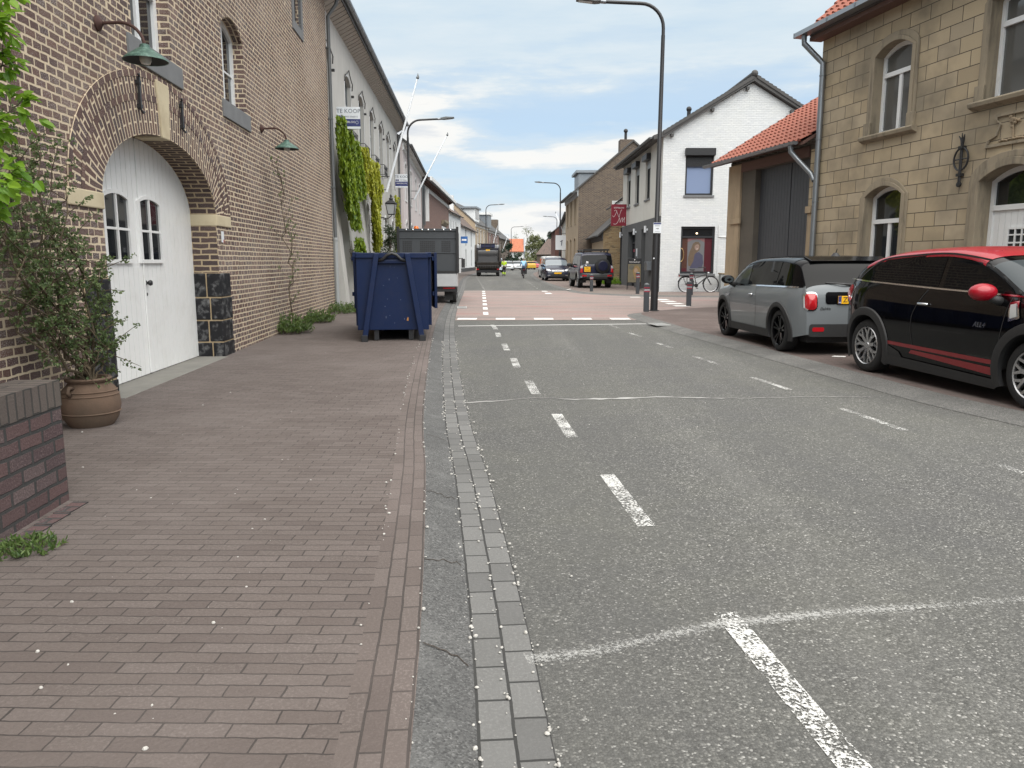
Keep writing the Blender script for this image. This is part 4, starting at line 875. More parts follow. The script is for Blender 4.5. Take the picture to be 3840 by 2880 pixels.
    MB().box(.10, .80, -.10, -.045, 2.62, 2.78).build('pier_band', M['mould2'], b, bevel=.01); MB().box(4.47, 4.745, -.08, .28, 2.72, 2.90).build('pier_band', M['mould2'], b, bevel=.01); MB().box(4.52, 4.74, -.02, .3, 2.91, 4.4).build('pier_head', M['block'], b)
    MB().box(.67, 4.42, -.04, .3, 4.23, 4.5).build('lintel_beam', M['soffit_dk'], b)
    for (x0, x1) in ((1.5, 3.22), (3.26, 4.50)):
        g = MB(); n = int((x1 - x0) / .145); w = (x1 - x0) / n
        for j in range(n): g.box(x0 + j * w + .006, x0 + (j + 1) * w - .006, .20, .24, .04, 4.22)
        g.box(x0, x1, .23, .26, .04, 4.22); g.build('gate', M['graphite'], b)
    k = .60; c = 1 / math.hypot(1, k)
    tile_roof(b, (-.62, -.42, 4.60), (1, 0, 0), (0, c, k * c), 5.35, 6.4, M['tile_red'])
    MB().ext([(-.42, 4.55), (5.1, 4.55 + 5.52 * k), (5.1, 4.66 + 5.52 * k), (-.42, 4.67)], -.74, -.60, 'x').build('verge', M['zincdk'], b)
    MB().ext([(-.40, 4.50), (5.1, 4.50 + 5.5 * k), (5.1, 4.57 + 5.5 * k), (-.4, 4.57)], -.6, 4.74, 'x').build('roof_boards', M['soffit_dk'], b)
    half_pipe(b, -1.0, 4.55, -.52, 4.60, .09, M['steel'])
    dp = MB(); dp.tube([(4.3, -.52, 4.52), (4.3, -.50, 4.36), (4.42, -.36, 4.15), (4.72, -.12, 3.75), (4.86, -.10, 3.55)], .066, 12); dp.build('downpipe', M['steel'], b, smooth=40)
brown_house()
# ------------------------------------------------------------------ white corner salon
def salon():
    fac = [(1.45, 2.65, 4.5, 6.5, 0), (4.15, 5.35, 4.5, 6.5, 0), (6.9, 8.2, 4.5, 6.5, 0)]   # from the far end towards the camera
    t = facing('corner_salon', 'white painted brick corner house with dark grey shop front and anthracite windows', 'house', (6.55, 46.6), (.15, -11.3)); L = 11.3; D = 7.7
    doors = [(2.4, 5.0, .1, 3.0, 0), (6.7, 7.9, .1, 3.08, 0)]
    xs = lambda s: L - s
    up = [(xs(4.1) , xs(2.85)), (xs(7.1), xs(5.85)), (xs(9.85), xs(8.6))]
    dh = [(xs(8.9), xs(6.5)), (xs(4.7), xs(3.55))]
    mb = MB(); wall(mb, [(0, 3.45), (L, 3.45), (L, 6.9), (0, 6.9)], [arch(a, b, 4.45, 6.5, 0) for a, b in up], 0, .2); mb.build('wall', M['render_cream'], t)
    lo = MB(); wall(lo, [(0, -.1), (L - .02, -.1), (L - .02, 3.45), (0, 3.45)], [arch(a, b, -.1, 3.05, 0) for a, b in dh], -.03, .35); lo.quad((0, -.03, 3.45), (L - .02, -.03, 3.45), (L - .02, 0, 3.45), (0, 0, 3.45)); lo.quad((L - .02, -.03, -.1), (L - .02, .0, -.1), (L - .02, .0, 3.45), (L - .02, -.03, 3.45)); lo.build('shop_front', M['render_dkgrey'], t)
    wd = MB(); wd.quad((0, 0, -.2), (0, D, -.2), (0, D, 6.9), (0, 0, 6.9)); wd.poly([(0, 0, 6.9), (0, D, 6.9), (0, D / 2, 9.3)]); wd.build('rear_gable', M['render_cream'], t)
    T = Matrix.Translation((L, 0, 0)) @ GX
    g = MB(); hw = [arch(1.02, 2.28, 4.35, 6.3, 0), arch(.92, 2.46, .88, 2.98, 0)]
    wall(g, [(0, -.2), (D, -.2), (D, 6.9), (D / 2, 9.15), (0, 6.9)], hw, 0, .22); g.xf(T); g.build('gable_wall', M['white_brick'], t)
    # roof with a flared eave, dark tiles
    k = .62; ex = MB(); ex.ext([(-.45, 6.72), (-.0, 6.86), (D / 2, 9.20), (D + .4, 6.72), (D + .4, 6.86), (D / 2, 9.42), (-.05, 7.06), (-.48, 6.90)], -.2, L + .22, 'x'); ex.build('roof', M['tile_dk'], t)
    vt = MB(); n = 22
    for s in (0, 1):
        for j in range(n):
            a, b = j / n, (j + 1) / n; pa = (-.05 + (D / 2 + .05) * a, 7.06 + 2.36 * a); pb = (-.05 + (D / 2 + .05) * b, 7.06 + 2.36 * b)
            if s: pa, pb = (D - pa[0] + .1, pa[1]), (D - pb[0] + .1, pb[1])
            vt.add([(L - .1, pa[0], pa[1] + .055), (L + .26, pa[0], pa[1] + .055), (L + .26, pb[0], pb[1] + .015), (L - .1, pb[0], pb[1] + .015), (L + .26, pa[0], pa[1] - .12), (L + .26, pb[0], pb[1] - .12)], [(0, 1, 2, 3), (1, 4, 5, 2), (0, 1, 4)])
    vt.tube([(L + .1, D / 2, 9.5), (-.2, D / 2, 9.5)], .12, 10); vt.ball((L + .2, D / 2, 9.5), .15, 10); vt.build('verge_tiles', M['tile_dk'], t, fix=False)
    br = MB()
    for y, z in ((.35, 6.98), (2.1, 8.05), (3.6, 8.95), (5.6, 8.0), (7.2, 7.05)): br.box(L, L + .20, y - .06, y + .06, z - .12, z)
    br.build('purlin_ends', M['tile_dk'], t)
    vp = MB(); vp.tube([(L - 2.2, 1.6, 7.9), (L - 2.2, 1.6, 8.45)], .09, 8); vp.ball((L - 2.2, 1.6, 8.45), .13, 8); vp.build('roof_vent', M['black'], t)
    half_pipe(t, 0, L, -.55, 6.86, .08, M['zincdk'], rings=False)
    for a, b in up:
        f = window(t, a, b, 4.45, 6.5, 0, y=.10, fw=.06, mat=M['dkframe'], mull=(.5,), sill=.16, smat=M['hardstone'])
        MB().box(a - .03, b + .03, -.22, .09, 6.28, 6.56).build('shutter_box', M['black'], f, bevel=.01)
        s = MB()
        for q in range(8): s.box(a + .03, b - .03, .06, .08, 5.92 + q * .045, 5.92 + q * .045 + .036)
        s.build('roller_slats', M['greywood'], f)
    window(t, *dh[0], -.05, 3.05, 0, y=.22, fw=.10, mat=M['dkframe'], mull=(.45,), transom=2.45, name='shop_window')
    window(t, *dh[1], -.05, 3.05, 0, y=.22, fw=.10, mat=M['dkframe'], transom=2.4, name='shop_door')
    f = window(t, 1.02, 2.28, 4.35, 6.3, 0, y=.10, fw=.09, mat=M['dkframe'], T=T, sill=.16, smat=M['hardstone'], gm=M['skyreflect'])
    s = MB().box(.98, 2.32, -.16, .1, 6.06, 6.38); s.xf(T); s.build('shutter_box', M['black'], f, bevel=.012)
    s = MB()
    for q in range(13): s.box(1.08, 2.22, .05, .075, 5.60 + q * .036, 5.60 + q * .036 + .030)
    s.xf(T); s.build('roller_slats', M['black'], f)
    f = window(t, .92, 2.46, .88, 2.98, 0, y=.09, fw=.09, mat=M['dkframe'], T=T, transom=2.52, sill=.14, smat=M['hardstone'], bw=.04, name='poster_window')
    # window film: maroon side bands, picture of a smiling woman with long fair hair
    def fl(name, x0, x1, z0, z1, mat, y=.122): q = MB().quad((x0, y, z0), (x1, y, z0), (x1, y, z1), (x0, y, z1)); q.xf(T); return q.build(name, mat, f, fix=False)
    mar = paint('maroon_film', (.085, .018, .026), .3, var=.1); fl('film_band', 1.02, 1.26, .98, 2.47, paint('brown_film', (.085, .04, .03), .3)); fl('film_band', 2.03, 2.36, .98, 2.47, mar); fl('film_band', 1.02, 2.36, .972, 1.12, mar, .1215)
    p = fl('poster', 1.26, 2.03, .98, 2.47, paint('poster_ground', (.17, .17, .18), .35, var=.3, scale=3), .121)
    def blob(name, pts, mat, y):
        q = MB().poly([(a, y, b) for a, b in pts]); q.xf(T); return q.build(name, mat, p, fix=False)
    def ell(cx, cz, a, b, n=18, t0=0): return [(cx + a * math.cos(6.2832 * q / n), cz + b * math.sin(6.2832 * q / n)) for q in range(n)]
    hair = paint('poster_hair', (.15, .105, .07), .5, var=.4, scale=14)
    blob('poster_arch', [(1.26, 2.28), (1.45, 2.38), (1.65, 2.42), (1.85, 2.38), (2.03, 2.28), (2.03, 2.47), (1.26, 2.47)], paint('poster_pink', (.22, .12, .12), .4), .1205)
    blob('poster_hair', [(1.45, 2.05), (1.50, 2.22), (1.62, 2.31), (1.76, 2.30), (1.85, 2.18), (1.84, 2.02), (1.80, 1.92), (1.60, 1.75), (1.55, 1.45), (1.42, 1.20), (1.32, 1.25), (1.30, 1.55), (1.36, 1.85)], hair, .1195)
    blob('poster_jumper', [(1.40, 1.12), (1.50, 1.55), (1.62, 1.82), (1.80, 1.84), (1.96, 1.70), (2.0, 1.35), (1.92, 1.12)], paint('poster_blue', (.07, .068, .115), .5, var=.3, scale=10), .1200)
    blob('poster_face', ell(1.69, 2.07, .105, .15), paint('poster_skin', (.26, .18, .145), .5), .1190); blob('poster_fringe', [(1.57, 2.10), (1.60, 2.24), (1.72, 2.27), (1.80, 2.16), (1.72, 2.20), (1.64, 2.17)], hair, .1186)
    blob('poster_mouth', [(1.65, 1.985), (1.70, 1.97), (1.75, 2.0), (1.70, 1.99)], M['print_white'], .1186)
    for ex_ in (1.655, 1.735): blob('poster_eye', ell(ex_, 2.09, .014, .008, 8), M['ink'], .1186)
    q = MB(); q.tube([(.96 + .13 * math.sin(a), .085, 1.72 + .30 * math.cos(a)) for a in [math.pi * q / 12 for q in range(13)]], .014, 6); q.xf(T); q.build('door_pull', paint('brass', (.6, .42, .2), .3, .8), f)
    lamp_ = bpy.data.materials.new('lit_lamp'); lamp_.use_nodes = True; e = lamp_.node_tree.nodes['Principled BSDF']; e.inputs['Emission Color'].default_value = (1, .75, .4, 1); e.inputs['Emission Strength'].default_value = 3.0
    q = MB().ball((1.66, .118, 2.68), (.045, .004, .035), 10); q.xf(T); q.build('lit_spotlight', lamp_, f)
    # thin pipe and box on the gable
    q = MB(); q.tube([(2.62, -.02, 3.05), (2.62, -.02, 2.52), (3.05, -.02, 2.5)], .025, 8); q.tube([(2.62, -.02, 2.5), (2.6, -.02, .0)], .012, 6); q.xf(T); q.build('cable_duct', M['render_white'], t)
    # cylinder wall lights beside the doors, cabinet by the corner
    for s in (3.0, 6.2, 10.95):
        q = MB(); q.tube([(xs(s), -.16, 2.82), (xs(s), -.16, 3.14)], .06, 10); q.box(xs(s) - .03, xs(s) + .03, -.12, -.03, 2.92, 3.02); q.build('wall_light', M['signwhite'], t, smooth=40)
    q = MB(); q.tube([(xs(4.95), -.16, 1.2), (xs(4.95), -.16, 2.1)], .02, 8); q.build('door_handle', M['steel'], t)
    q = MB().box(xs(2.5), xs(1.75), -.26, -.03, 1.0, 1.42); q.build('letter_box', M['steel'], t, bevel=.02)
    q = MB().box(xs(6.1), xs(5.8), -.045, -.03, 1.7, 2.1); q.build('menu_case', M['signwhite'], t)
    q = MB().box(xs(8.4), xs(7.7), .20, .215, 1.95, 2.1); q.build('open_sign', M['crimson'], t)
    q = MB().box(-.02, .10, -.10, -.03, -.1, 3.4); q.build('downpipe', M['ink'], t)
    return t
salon()
def right_row():
    t, L = row_house('brown_brick_house', 'tall brown brick house with bare gable, chimney and zinc dormer behind the corner salon', (4.50, 66), (4.72, 56), M['brick_sand'], M['tile_dk'], 6.55, 9.75, 7.6,
                     wins_row((1.5, 4.4, 7.4), 1.0, ((4.2, 6.0, .12), (1.0, 3.0, .12))), gablem=M['brick_brn'], cornice=M['greywood'], trim=M['brick_sand'], over=.4, doors=())
    d = MB(); d.box(L - 4.5, L - 1.5, .15, 2.6, 6.7, 7.75); d.build('dormer', M['steel'], t); MB().box(L - 4.7, L - 1.3, -.05, 2.7, 7.77, 7.95).build('dormer_roof', M['steel'], t)
    q = MB().box(L - 2.2, L - 1.3, 3.1, 4.0, 9.0, 10.1); q.build('chimney', M['brick_brn'], t); q = MB(); q.tube([(L - 1.75, 3.55, 10.1), (L - 1.75, 3.55, 10.6)], .10, 8); q.ball((L - 1.75, 3.55, 10.75), .16, 8); q.build('chimney_pot', M['black'], t)
    # brickwork in tumbled courses under the verge
    t, L = row_house('brick_annex', 'low yellow brick annex with dark tiled dormer between salon and brown gable', (5.70, 55.8), (5.62, 48.2), M['brick_sand'], M['tile_dk'], 3.25, 6.0, 6.2, [], gablem=M['brick_yel'], over=.35, cornice=M['tile_dk'])
    MB().box(L - 3.2, L - .9, 1.1, 3.6, 3.6, 5.2).build('dormer', M['ink'], t); MB().box(L - .9, L - .75, .6, 2.4, 3.7, 5.15).build('dormer_cheek', M['render_white'], t)
    tile_roof(t, (L - 3.4, .55, 4.75), (1, 0, 0), (0, .80, .6), 2.8, 2.2, M['tile_dk'], .3, .35, 'dormer_roof')
    t, L = row_house('cream_house', 'cream rendered house with tall windows beyond the brown brick house on the right', (6.05, 95), (4.85, 66.3), M['render_cream'], M['tile_dk'], 5.7, 8.4, 8, wins_row((3, 8, 13, 18, 23), 1.3, ((3.2, 5.0, 0), (.8, 2.5, 0))), fm=M['dkframe'], gutter=True, over=.3)
    row_house('red_gable_house', 'dark red brick house end beside the farthest right lamp post', (5.3, 106), (5.25, 95.6), M['brick_dkred'], M['tile_dk'], 5.2, 8.0, 7, [], over=.3)
    t, L = row_house('brown_roof_house', 'distant low house with brown roof below the fir trees', (6.5, 205), (16, 196), M['brick_brn'], M['tile_brn'], 3.4, 7.2, 9, wins_row((2, 7), 1.6, ((1.0, 2.6, 0),)))
    t, L = row_house('pale_gable_house', 'distant small house with pale verge boards beside the red gable', (10.5, 186), (10.2, 176), M['brick_sand'], M['steel'], 3.2, 5.8, 6.5, [], gablem=M['brick_brn'], over=.5)
right_row()
def signs_on_buildings():
    # hairdresser's hanging sign
    t = thing('hanging_sign', 'crimson hanging sign with white script letters on the salon front', 'sign', (6.05, 44.6, 4.02)); 
    MB().box(-.43, .43, -.05, .05, -.60, .60).build('panel', M['crimson'], t, bevel=.01)
    text('KAPSALON', .115, t, M['print_white'], (0, -.053, .40))
    def swash(pts, r): return MB().tube([(p.x, -.052, p.y) for p in catmull(pts, .02)], r, 5).build('script_letter', M['print_white'], t)
    swash([(-.36, -.02), (-.30, -.10), (-.22, -.02), (-.12, .22), (-.20, .28), (-.26, .22)], .008); swash([(-.14, .24), (-.06, .05), (.02, -.12), (.06, .06), (.14, .28), (.18, .28)], .009)
    swash([(-.30, -.48), (-.16, -.50), (-.04, -.36), (.04, -.16), (.06, -.20), (.08, -.42)], .010); swash([(.08, -.40), (.20, -.14), (.20, -.40)], .009); swash([(.20, -.38), (.34, -.12), (.30, -.36), (.36, -.38)], .009)
    b = MB(); b.tube([(.43, 0, .45), (.62, 0, .45)], .025, 6); b.tube([(.43, 0, -.45), (.62, 0, -.45)], .025, 6); b.box(.6, .64, -.06, .06, -.6, .6); b.build('bracket', M['signwhite'], t)
    # white square sign on the cream house
    t = thing('hanging_sign', 'white square hanging sign with a small dark emblem on the cream house', 'sign', (4.15, 65.6, 3.0))
    MB().box(-.5, .5, -.04, .04, -.6, .6).build('panel', M['signwhite'], t); q = MB(); q.tube([(0, -.045, -.25), (.03, -.045, .2)], .04, 5); q.tube([(-.12, -.045, .05), (.1, -.045, .18)], .03, 5); q.build('emblem', M['greyprint'], t)
    q = MB(); q.tube([(-.2, 0, .75), (.9, 0, .75)], .02, 5); q.tube([(-.2, 0, -.65), (.9, 0, -.65)], .02, 5); q.build('bracket', M['black'], t)
    # for sale boards: two panels in a V
    def sale(x, y, z, s, lab):
        t = thing('estate_agent_board', lab, 'sign', (x, y, z), R(3), 'estate agent boards on the rendered house'); t.scale = (s, s, s)
        MB().box(-.42, .42, -.012, .0, -.36, .40).build('panel', M['signwhite'], t); MB().box(-.42, .42, -.014, -.0125, -.28, -.02).build('blue_band', M['navy'], t)
        q = MB().add([(-.42, .0, -.36), (.42, .0, -.36), (-.42, .55, -.36), (-.42, .0, .4), (.42, .0, .4), (-.42, .55, .4)], [(0, 1, 2), (3, 4, 5), (1, 2, 5, 4)]); q.build('rear_panel', M['signwhite'], t)
        text('TE KOOP', .205, t, M['greyprint'], (.0, -.016, .25)); text('043-2066015', .085, t, M['greyprint'], (.11, -.016, .06)); text('VANDERLOO', .10, t, M['print_white'], (-.06, -.018, -.13))
        MB().box(-.40, -.20, -.0165, -.0125, .01, .10).build('badge', M['navy'], t); text('NVM', .06, t, M['print_white'], (-.30, -.019, .055), name='badge_lettering')
        q = MB(); q.tube([(.30 + .045 * math.cos(a), -.016, -.14 + .055 * math.sin(a)) for a in [6.2832 * k / 16 for k in range(17)]], .004, 4); q.build('crest', M['signwhite'], t)
    sale(-4.74, 23.25, 5.52, .80, 'blue and white TE KOOP board half covered by ivy beside the zinc downpipe')
    sale(-5.52, 39.9, 5.42, .86, 'smaller looking TE KOOP board beside the far black lamp post')
    t = thing('shop_sign', 'small blue projecting sign on the white cottage behind the tipper lorry', 'sign', (-5.95, 97.5, 4.1)); MB().box(-.42, .42, -.06, .06, -.42, .42).build('panel', paint('blue_sign', (.03, .13, .38), .4), t); MB().box(-.3, .28, -.07, -.06, -.12, .1).build('emblem', M['print_white'], t)
signs_on_buildings()
# ------------------------------------------------------------------ cars
def lerp_tab(T, x):
    """monotone cubic through a table of (x, z)"""
    n = len(T)
    if x <= T[0][0]: return T[0][1]
    if x >= T[-1][0]: return T[-1][1]
    for i in range(n - 1):
        if x <= T[i + 1][0]: break
    def sl(k):
        if k <= 0 or k >= n - 1: return 0 if n < 3 else (T[min(k + 1, n - 1)][1] - T[max(k - 1, 0)][1]) / max(T[min(k + 1, n - 1)][0] - T[max(k - 1, 0)][0], 1e-6)
        a = (T[k][1] - T[k - 1][1]) / (T[k][0] - T[k - 1][0]); b = (T[k + 1][1] - T[k][1]) / (T[k + 1][0] - T[k][0])
        return 0 if a * b <= 0 else 2 * a * b / (a + b)
    h = T[i + 1][0] - T[i][0]; t = (x - T[i][0]) / h; m0, m1 = sl(i) * h, sl(i + 1) * h
    return (2 * t ** 3 - 3 * t * t + 1) * T[i][1] + (t ** 3 - 2 * t * t + t) * m0 + (3 * t * t - 2 * t ** 3) * T[i + 1][1] + (t ** 3 - t * t) * m1
class Car:
    def __init__(s, L, W, top, belt, xr, xf, r, sill=.20, tumble=.22, rr=.11, ra=.05, nose=(.70, .22), tail=(.45, .15), bump_z=.62):
        s.L, s.W, s.T, s.B, s.xr, s.xf, s.r, s.sill, s.tb, s.rr, s.ra, s.nose, s.tail, s.bz = L, W, top, belt, xr, xf, r, sill, tumble, rr, r + ra, nose, tail, bump_z
    def zt(s, x): return lerp_tab(s.T, x)
    def zb(s, x): return lerp_tab(s.B, x)
    def zs(s, x):
        z = s.sill + .10 * max(0, (abs(x) - s.L * .40) / (s.L * .1))
        for xw in (s.xr, s.xf):
            d = abs(x - xw)
            if d < s.ra: z = max(z, s.r + math.sqrt(s.ra ** 2 - d * d))
        return z
    def plan(s, x):
        y = s.W / 2
        d = s.L / 2 - x
        if d < s.nose[0]: y *= 1 - s.nose[1] * (1 - d / s.nose[0]) ** 2.4
        d = x + s.L / 2
        if d < s.tail[0]: y *= 1 - s.tail[1] * (1 - d / s.tail[0]) ** 2.4
        return y
    def ys(s, x, z):
        p = s.plan(x); zb = s.zb(x)
        if z <= zb:
            u = (z - s.bz) / max(zb - s.bz, .05) if z > s.bz else (s.bz - z) / (s.bz - .15)
            return p * (1 - (.055 * u ** 3 if z > s.bz else .05 * u * u))
        return p * .945 - (z - zb) * s.tb - .006
    def edge(s, x):
        zt = s.zt(x); rr = min(s.rr, max(.02, (zt - s.zs(x)) * .45)); ze = zt - rr; return ze, rr, s.ys(x, ze)
    def sec(s, x, th):
        ze, rr, ye = s.edge(x); return ye * max(math.cos(th), 0) ** .45, ze + rr * max(math.sin(th), 0) ** .9
    def rear_x(s, y, z, front=False):
        a, b = (-s.L / 2, 0) if not front else (s.L / 2, .6)
        def ins(x):
            if s.ys(x, min(z, s.zt(x) - .01)) < abs(y): return False
            ze, rr, ye = s.edge(x)
            if z <= ze: return True
            c = min(1, (abs(y) / ye) ** (1 / .45)) if ye > 0 else 1
            return z <= ze + rr * math.sqrt(max(0, 1 - c * c)) ** .9
        if ins(a): return a
        for _ in range(30):
            m = (a + b) / 2
            if ins(m): b = m
            else: a = m
        return b
    def body(s, mats, parent, split=True):
        xs = set()
        for k in range(71): xs.add(round(-s.L / 2 + s.L * k / 70, 4))
        for k in range(9):
            for e in (-1, 1): xs.add(round(e * (s.L / 2 - .0012 * k * k * 3), 4))
        for xw in (s.xr, s.xf):
            for k in range(25): xs.add(round(xw - s.ra * math.cos(math.pi * k / 24), 4))
            xs.add(round(xw - s.ra - .002, 4)); xs.add(round(xw + s.ra + .002, 4))
        xs = sorted(xs); mb = MB(); NS, NT = 15, 10; half = NS + NT; n = 2 * half - 1; rows = []
        for x in xs:
            zs = s.zs(x); ze, rr, ye = s.edge(x); P = []; zs = min(zs, ze - .01); zb = s.zb(x)
            lo = 9
            for k in range(NS):
                if ze > zb + .03: z = zs + (zb - zs) * k / lo if k <= lo else zb + (ze - zb) * (k - lo) / (NS - 1 - lo)
                else: z = zs + (ze - zs) * k / (NS - 1)
                P.append((s.ys(x, z), z))
            for k in range(1, NT + 1): P.append(s.sec(x, math.pi / 2 * k / NT))
            P[-1] = (0, P[-1][1]); row = [(x, p[0], p[1]) for p in P] + [(x, -p[0], p[1]) for p in P[:-1][::-1]]; rows.append(row); mb.v += row
        for i in range(len(xs) - 1):
            for j in range(n - 1):
                a, b, c, d = i * n + j, i * n + j + 1, (i + 1) * n + j + 1, (i + 1) * n + j
                zc = (mb.v[a][2] + mb.v[b][2] + mb.v[c][2] + mb.v[d][2]) / 4; xc = (xs[i] + xs[i + 1]) / 2
                mb.f.append([a, b, c, d]); mb.m.append(1 if split and zc > s.zb(xc) + .004 and s.zt(xc) > s.zb(xc) + .10 else 0)
        mb.f.append(list(range(n))); mb.m.append(0); mb.f.append([(len(xs) - 1) * n + k for k in range(n)]); mb.m.append(0)
        o = mb.build('body', mats, parent, smooth=42)
        u = MB(); u.box(-s.L / 2 + .12, s.L / 2 - .15, -s.W / 2 + .24, s.W / 2 - .24, s.sill - .02, .62)
        for xw in (s.xr, s.xf):
            for sd in (-1, 1):
                R_ = s.ra + .012; N = 16; V = []; y0, y1 = sd * (s.W / 2 - .05), sd * (s.W / 2 - .34)
                for k in range(N + 1): a = math.pi * k / N; V += [(xw + R_ * math.cos(a), y0, s.r + R_ * math.sin(a)), (xw + R_ * math.cos(a), y1, s.r + R_ * math.sin(a))]
                u.add(V, [(2 * k, 2 * k + 1, 2 * k + 3, 2 * k + 2) for k in range(N)] + [[2 * k + 1 for k in range(N + 1)]])
        u.build('underbody', M['plastic'], parent)
        return o
    # patches lying on the skin
    def side_patch(s, name, corners, mat, parent, off=.004, nu=14, nv=6, sides=(1, -1), bul=0):
        """corners: rear-bottom, front-bottom, front-top, rear-top as (x, z)"""
        for sd in sides:
            mb = MB(); (ax, az), (bx, bz), (cx, cz), (dx, dz) = corners
            for i in range(nu + 1):
                u = i / nu
                for j in range(nv + 1):
                    v = j / nv; x = (ax + (bx - ax) * u) * (1 - v) + (dx + (cx - dx) * u) * v; z = (az + (bz - az) * u) * (1 - v) + (dz + (cz - dz) * u) * v
                    z = min(z, s.zt(x) - s.rr * .55); ze, rr, ye = s.edge(x); yy = s.ys(x, min(z, ze))
                    if z > ze: q = min(1, (z - ze) / rr) ** (1 / .9); yy = ye * math.sqrt(max(0, 1 - q * q)) ** .45
                    mb.v.append((x, sd * (yy + off + bul * math.sin(math.pi * v) ** .5), z))
            mb.f = [[i * (nv + 1) + j, (i + 1) * (nv + 1) + j, (i + 1) * (nv + 1) + j + 1, i * (nv + 1) + j + 1] for i in range(nu) for j in range(nv)]; mb.m = [0] * len(mb.f)
            mb.build(name, mat, parent, smooth=True)
    def side_line(s, name, pts, w, mat, parent, off=.003, sides=(1, -1)):
        P = [Vector((p[0], p[1], 0)) for p in pts]; Q = catmull([(p.x, p.y) for p in P], .06) if len(P) > 2 else [P[0] + (P[1] - P[0]) * k / 24 for k in range(25)]
        for sd in sides:
            mb = MB()
            for i, p in enumerate(Q):
                t = (Q[min(i + 1, len(Q) - 1)] - Q[max(i - 1, 0)]).normalized(); n = Vector((-t.y, t.x, 0)) * w / 2
                for e in (-1, 1): q = p + n * e; ze, rr, ye = s.edge(q.x); mb.v.append((q.x, sd * (s.ys(q.x, min(q.y, ze)) + off), q.y))
            mb.f = [[2 * i, 2 * i + 1, 2 * i + 3, 2 * i + 2] for i in range(len(Q) - 1)]; mb.m = [0] * len(mb.f); mb.build(name, mat, parent, smooth=True)
    def top_patch(s, name, x0, x1, t0, mat, parent, off=.004, dx=0.0, nu=16, nt=9, t1=None):
        """strip across the car from angle t0 (0 = gutter edge) over the centre to the other side"""
        mb = MB(); t1 = t0 if t1 is None else t1
        for i in range(nu + 1):
            x = x0 + (x1 - x0) * i / nu; ta = t0 + (t1 - t0) * i / nu; row = []
            for k in range(nt + 1): y, z = s.sec(x, ta + (math.pi / 2 - ta) * k / nt); row.append((x + dx, y * (1 + .003), z + off))
            row += [(p[0], -p[1], p[2]) for p in row[:-1][::-1]]; mb.v += row
        n = 2 * nt + 1; mb.f = [[i * n + j, i * n + j + 1, (i + 1) * n + j + 1, (i + 1) * n + j] for i in range(nu) for j in range(n - 1)]; mb.m = [0] * len(mb.f)
        return mb.build(name, mat, parent, smooth=True)
    def end_patch(s, name, pts, mat, parent, off=.006, bulge=0.0, front=False, rings=4, base=None):
        """closed (y, z) outline laid on the tail or nose"""
        cy = sum(p[0] for p in pts) / len(pts); cz = sum(p[1] for p in pts) / len(pts); mb = MB(); n = len(pts); sg = 1 if front else -1
        def P(y, z, t): return (s.rear_x(y, z, front) + sg * (off + bulge * (1 - t * t)), y, z)
        mb.v.append(P(cy, cz, 0))
        for k in range(1, rings + 1):
            t = k / rings
            for p in pts: mb.v.append(P(cy + (p[0] - cy) * t, cz + (p[1] - cz) * t, t))
        mb.f = [[0, 1 + j, 1 + (j + 1) % n] for j in range(n)] + [[1 + (k - 1) * n + j, 1 + (k - 1) * n + (j + 1) % n, 1 + k * n + (j + 1) % n, 1 + k * n + j] for k in range(1, rings) for j in range(n)]; mb.m = [0] * len(mb.f)
        return mb.build(name, mat, parent, smooth=50)
    def arches(s, parent, w=.075, mat=None, off=.014):
        for xw in (s.xr, s.xf):
            for sd in (1, -1):
                mb = MB(); N = 34; prof = [(0, -.03), (0, off), (.5, off + .006), (.9, off), (1, -.004)]
                for i in range(N + 1):
                    a = R(-24) + (math.pi + R(48)) * i / N
                    for q, o in prof:
                        rad = s.ra - .004 + w * q; x = xw + rad * math.cos(a); z = max(s.r + rad * math.sin(a), s.sill - .02); mb.v.append((x, sd * (s.ys(min(max(x, -s.L / 2), s.L / 2), max(z, .16)) + o), z))
                k = len(prof); mb.f = [[i * k + j, i * k + j + 1, (i + 1) * k + j + 1, (i + 1) * k + j] for i in range(N) for j in range(k - 1)]; mb.m = [0] * len(mb.f)
                mb.build('wheel_arch', mat or M['plastic'], parent, smooth=35)
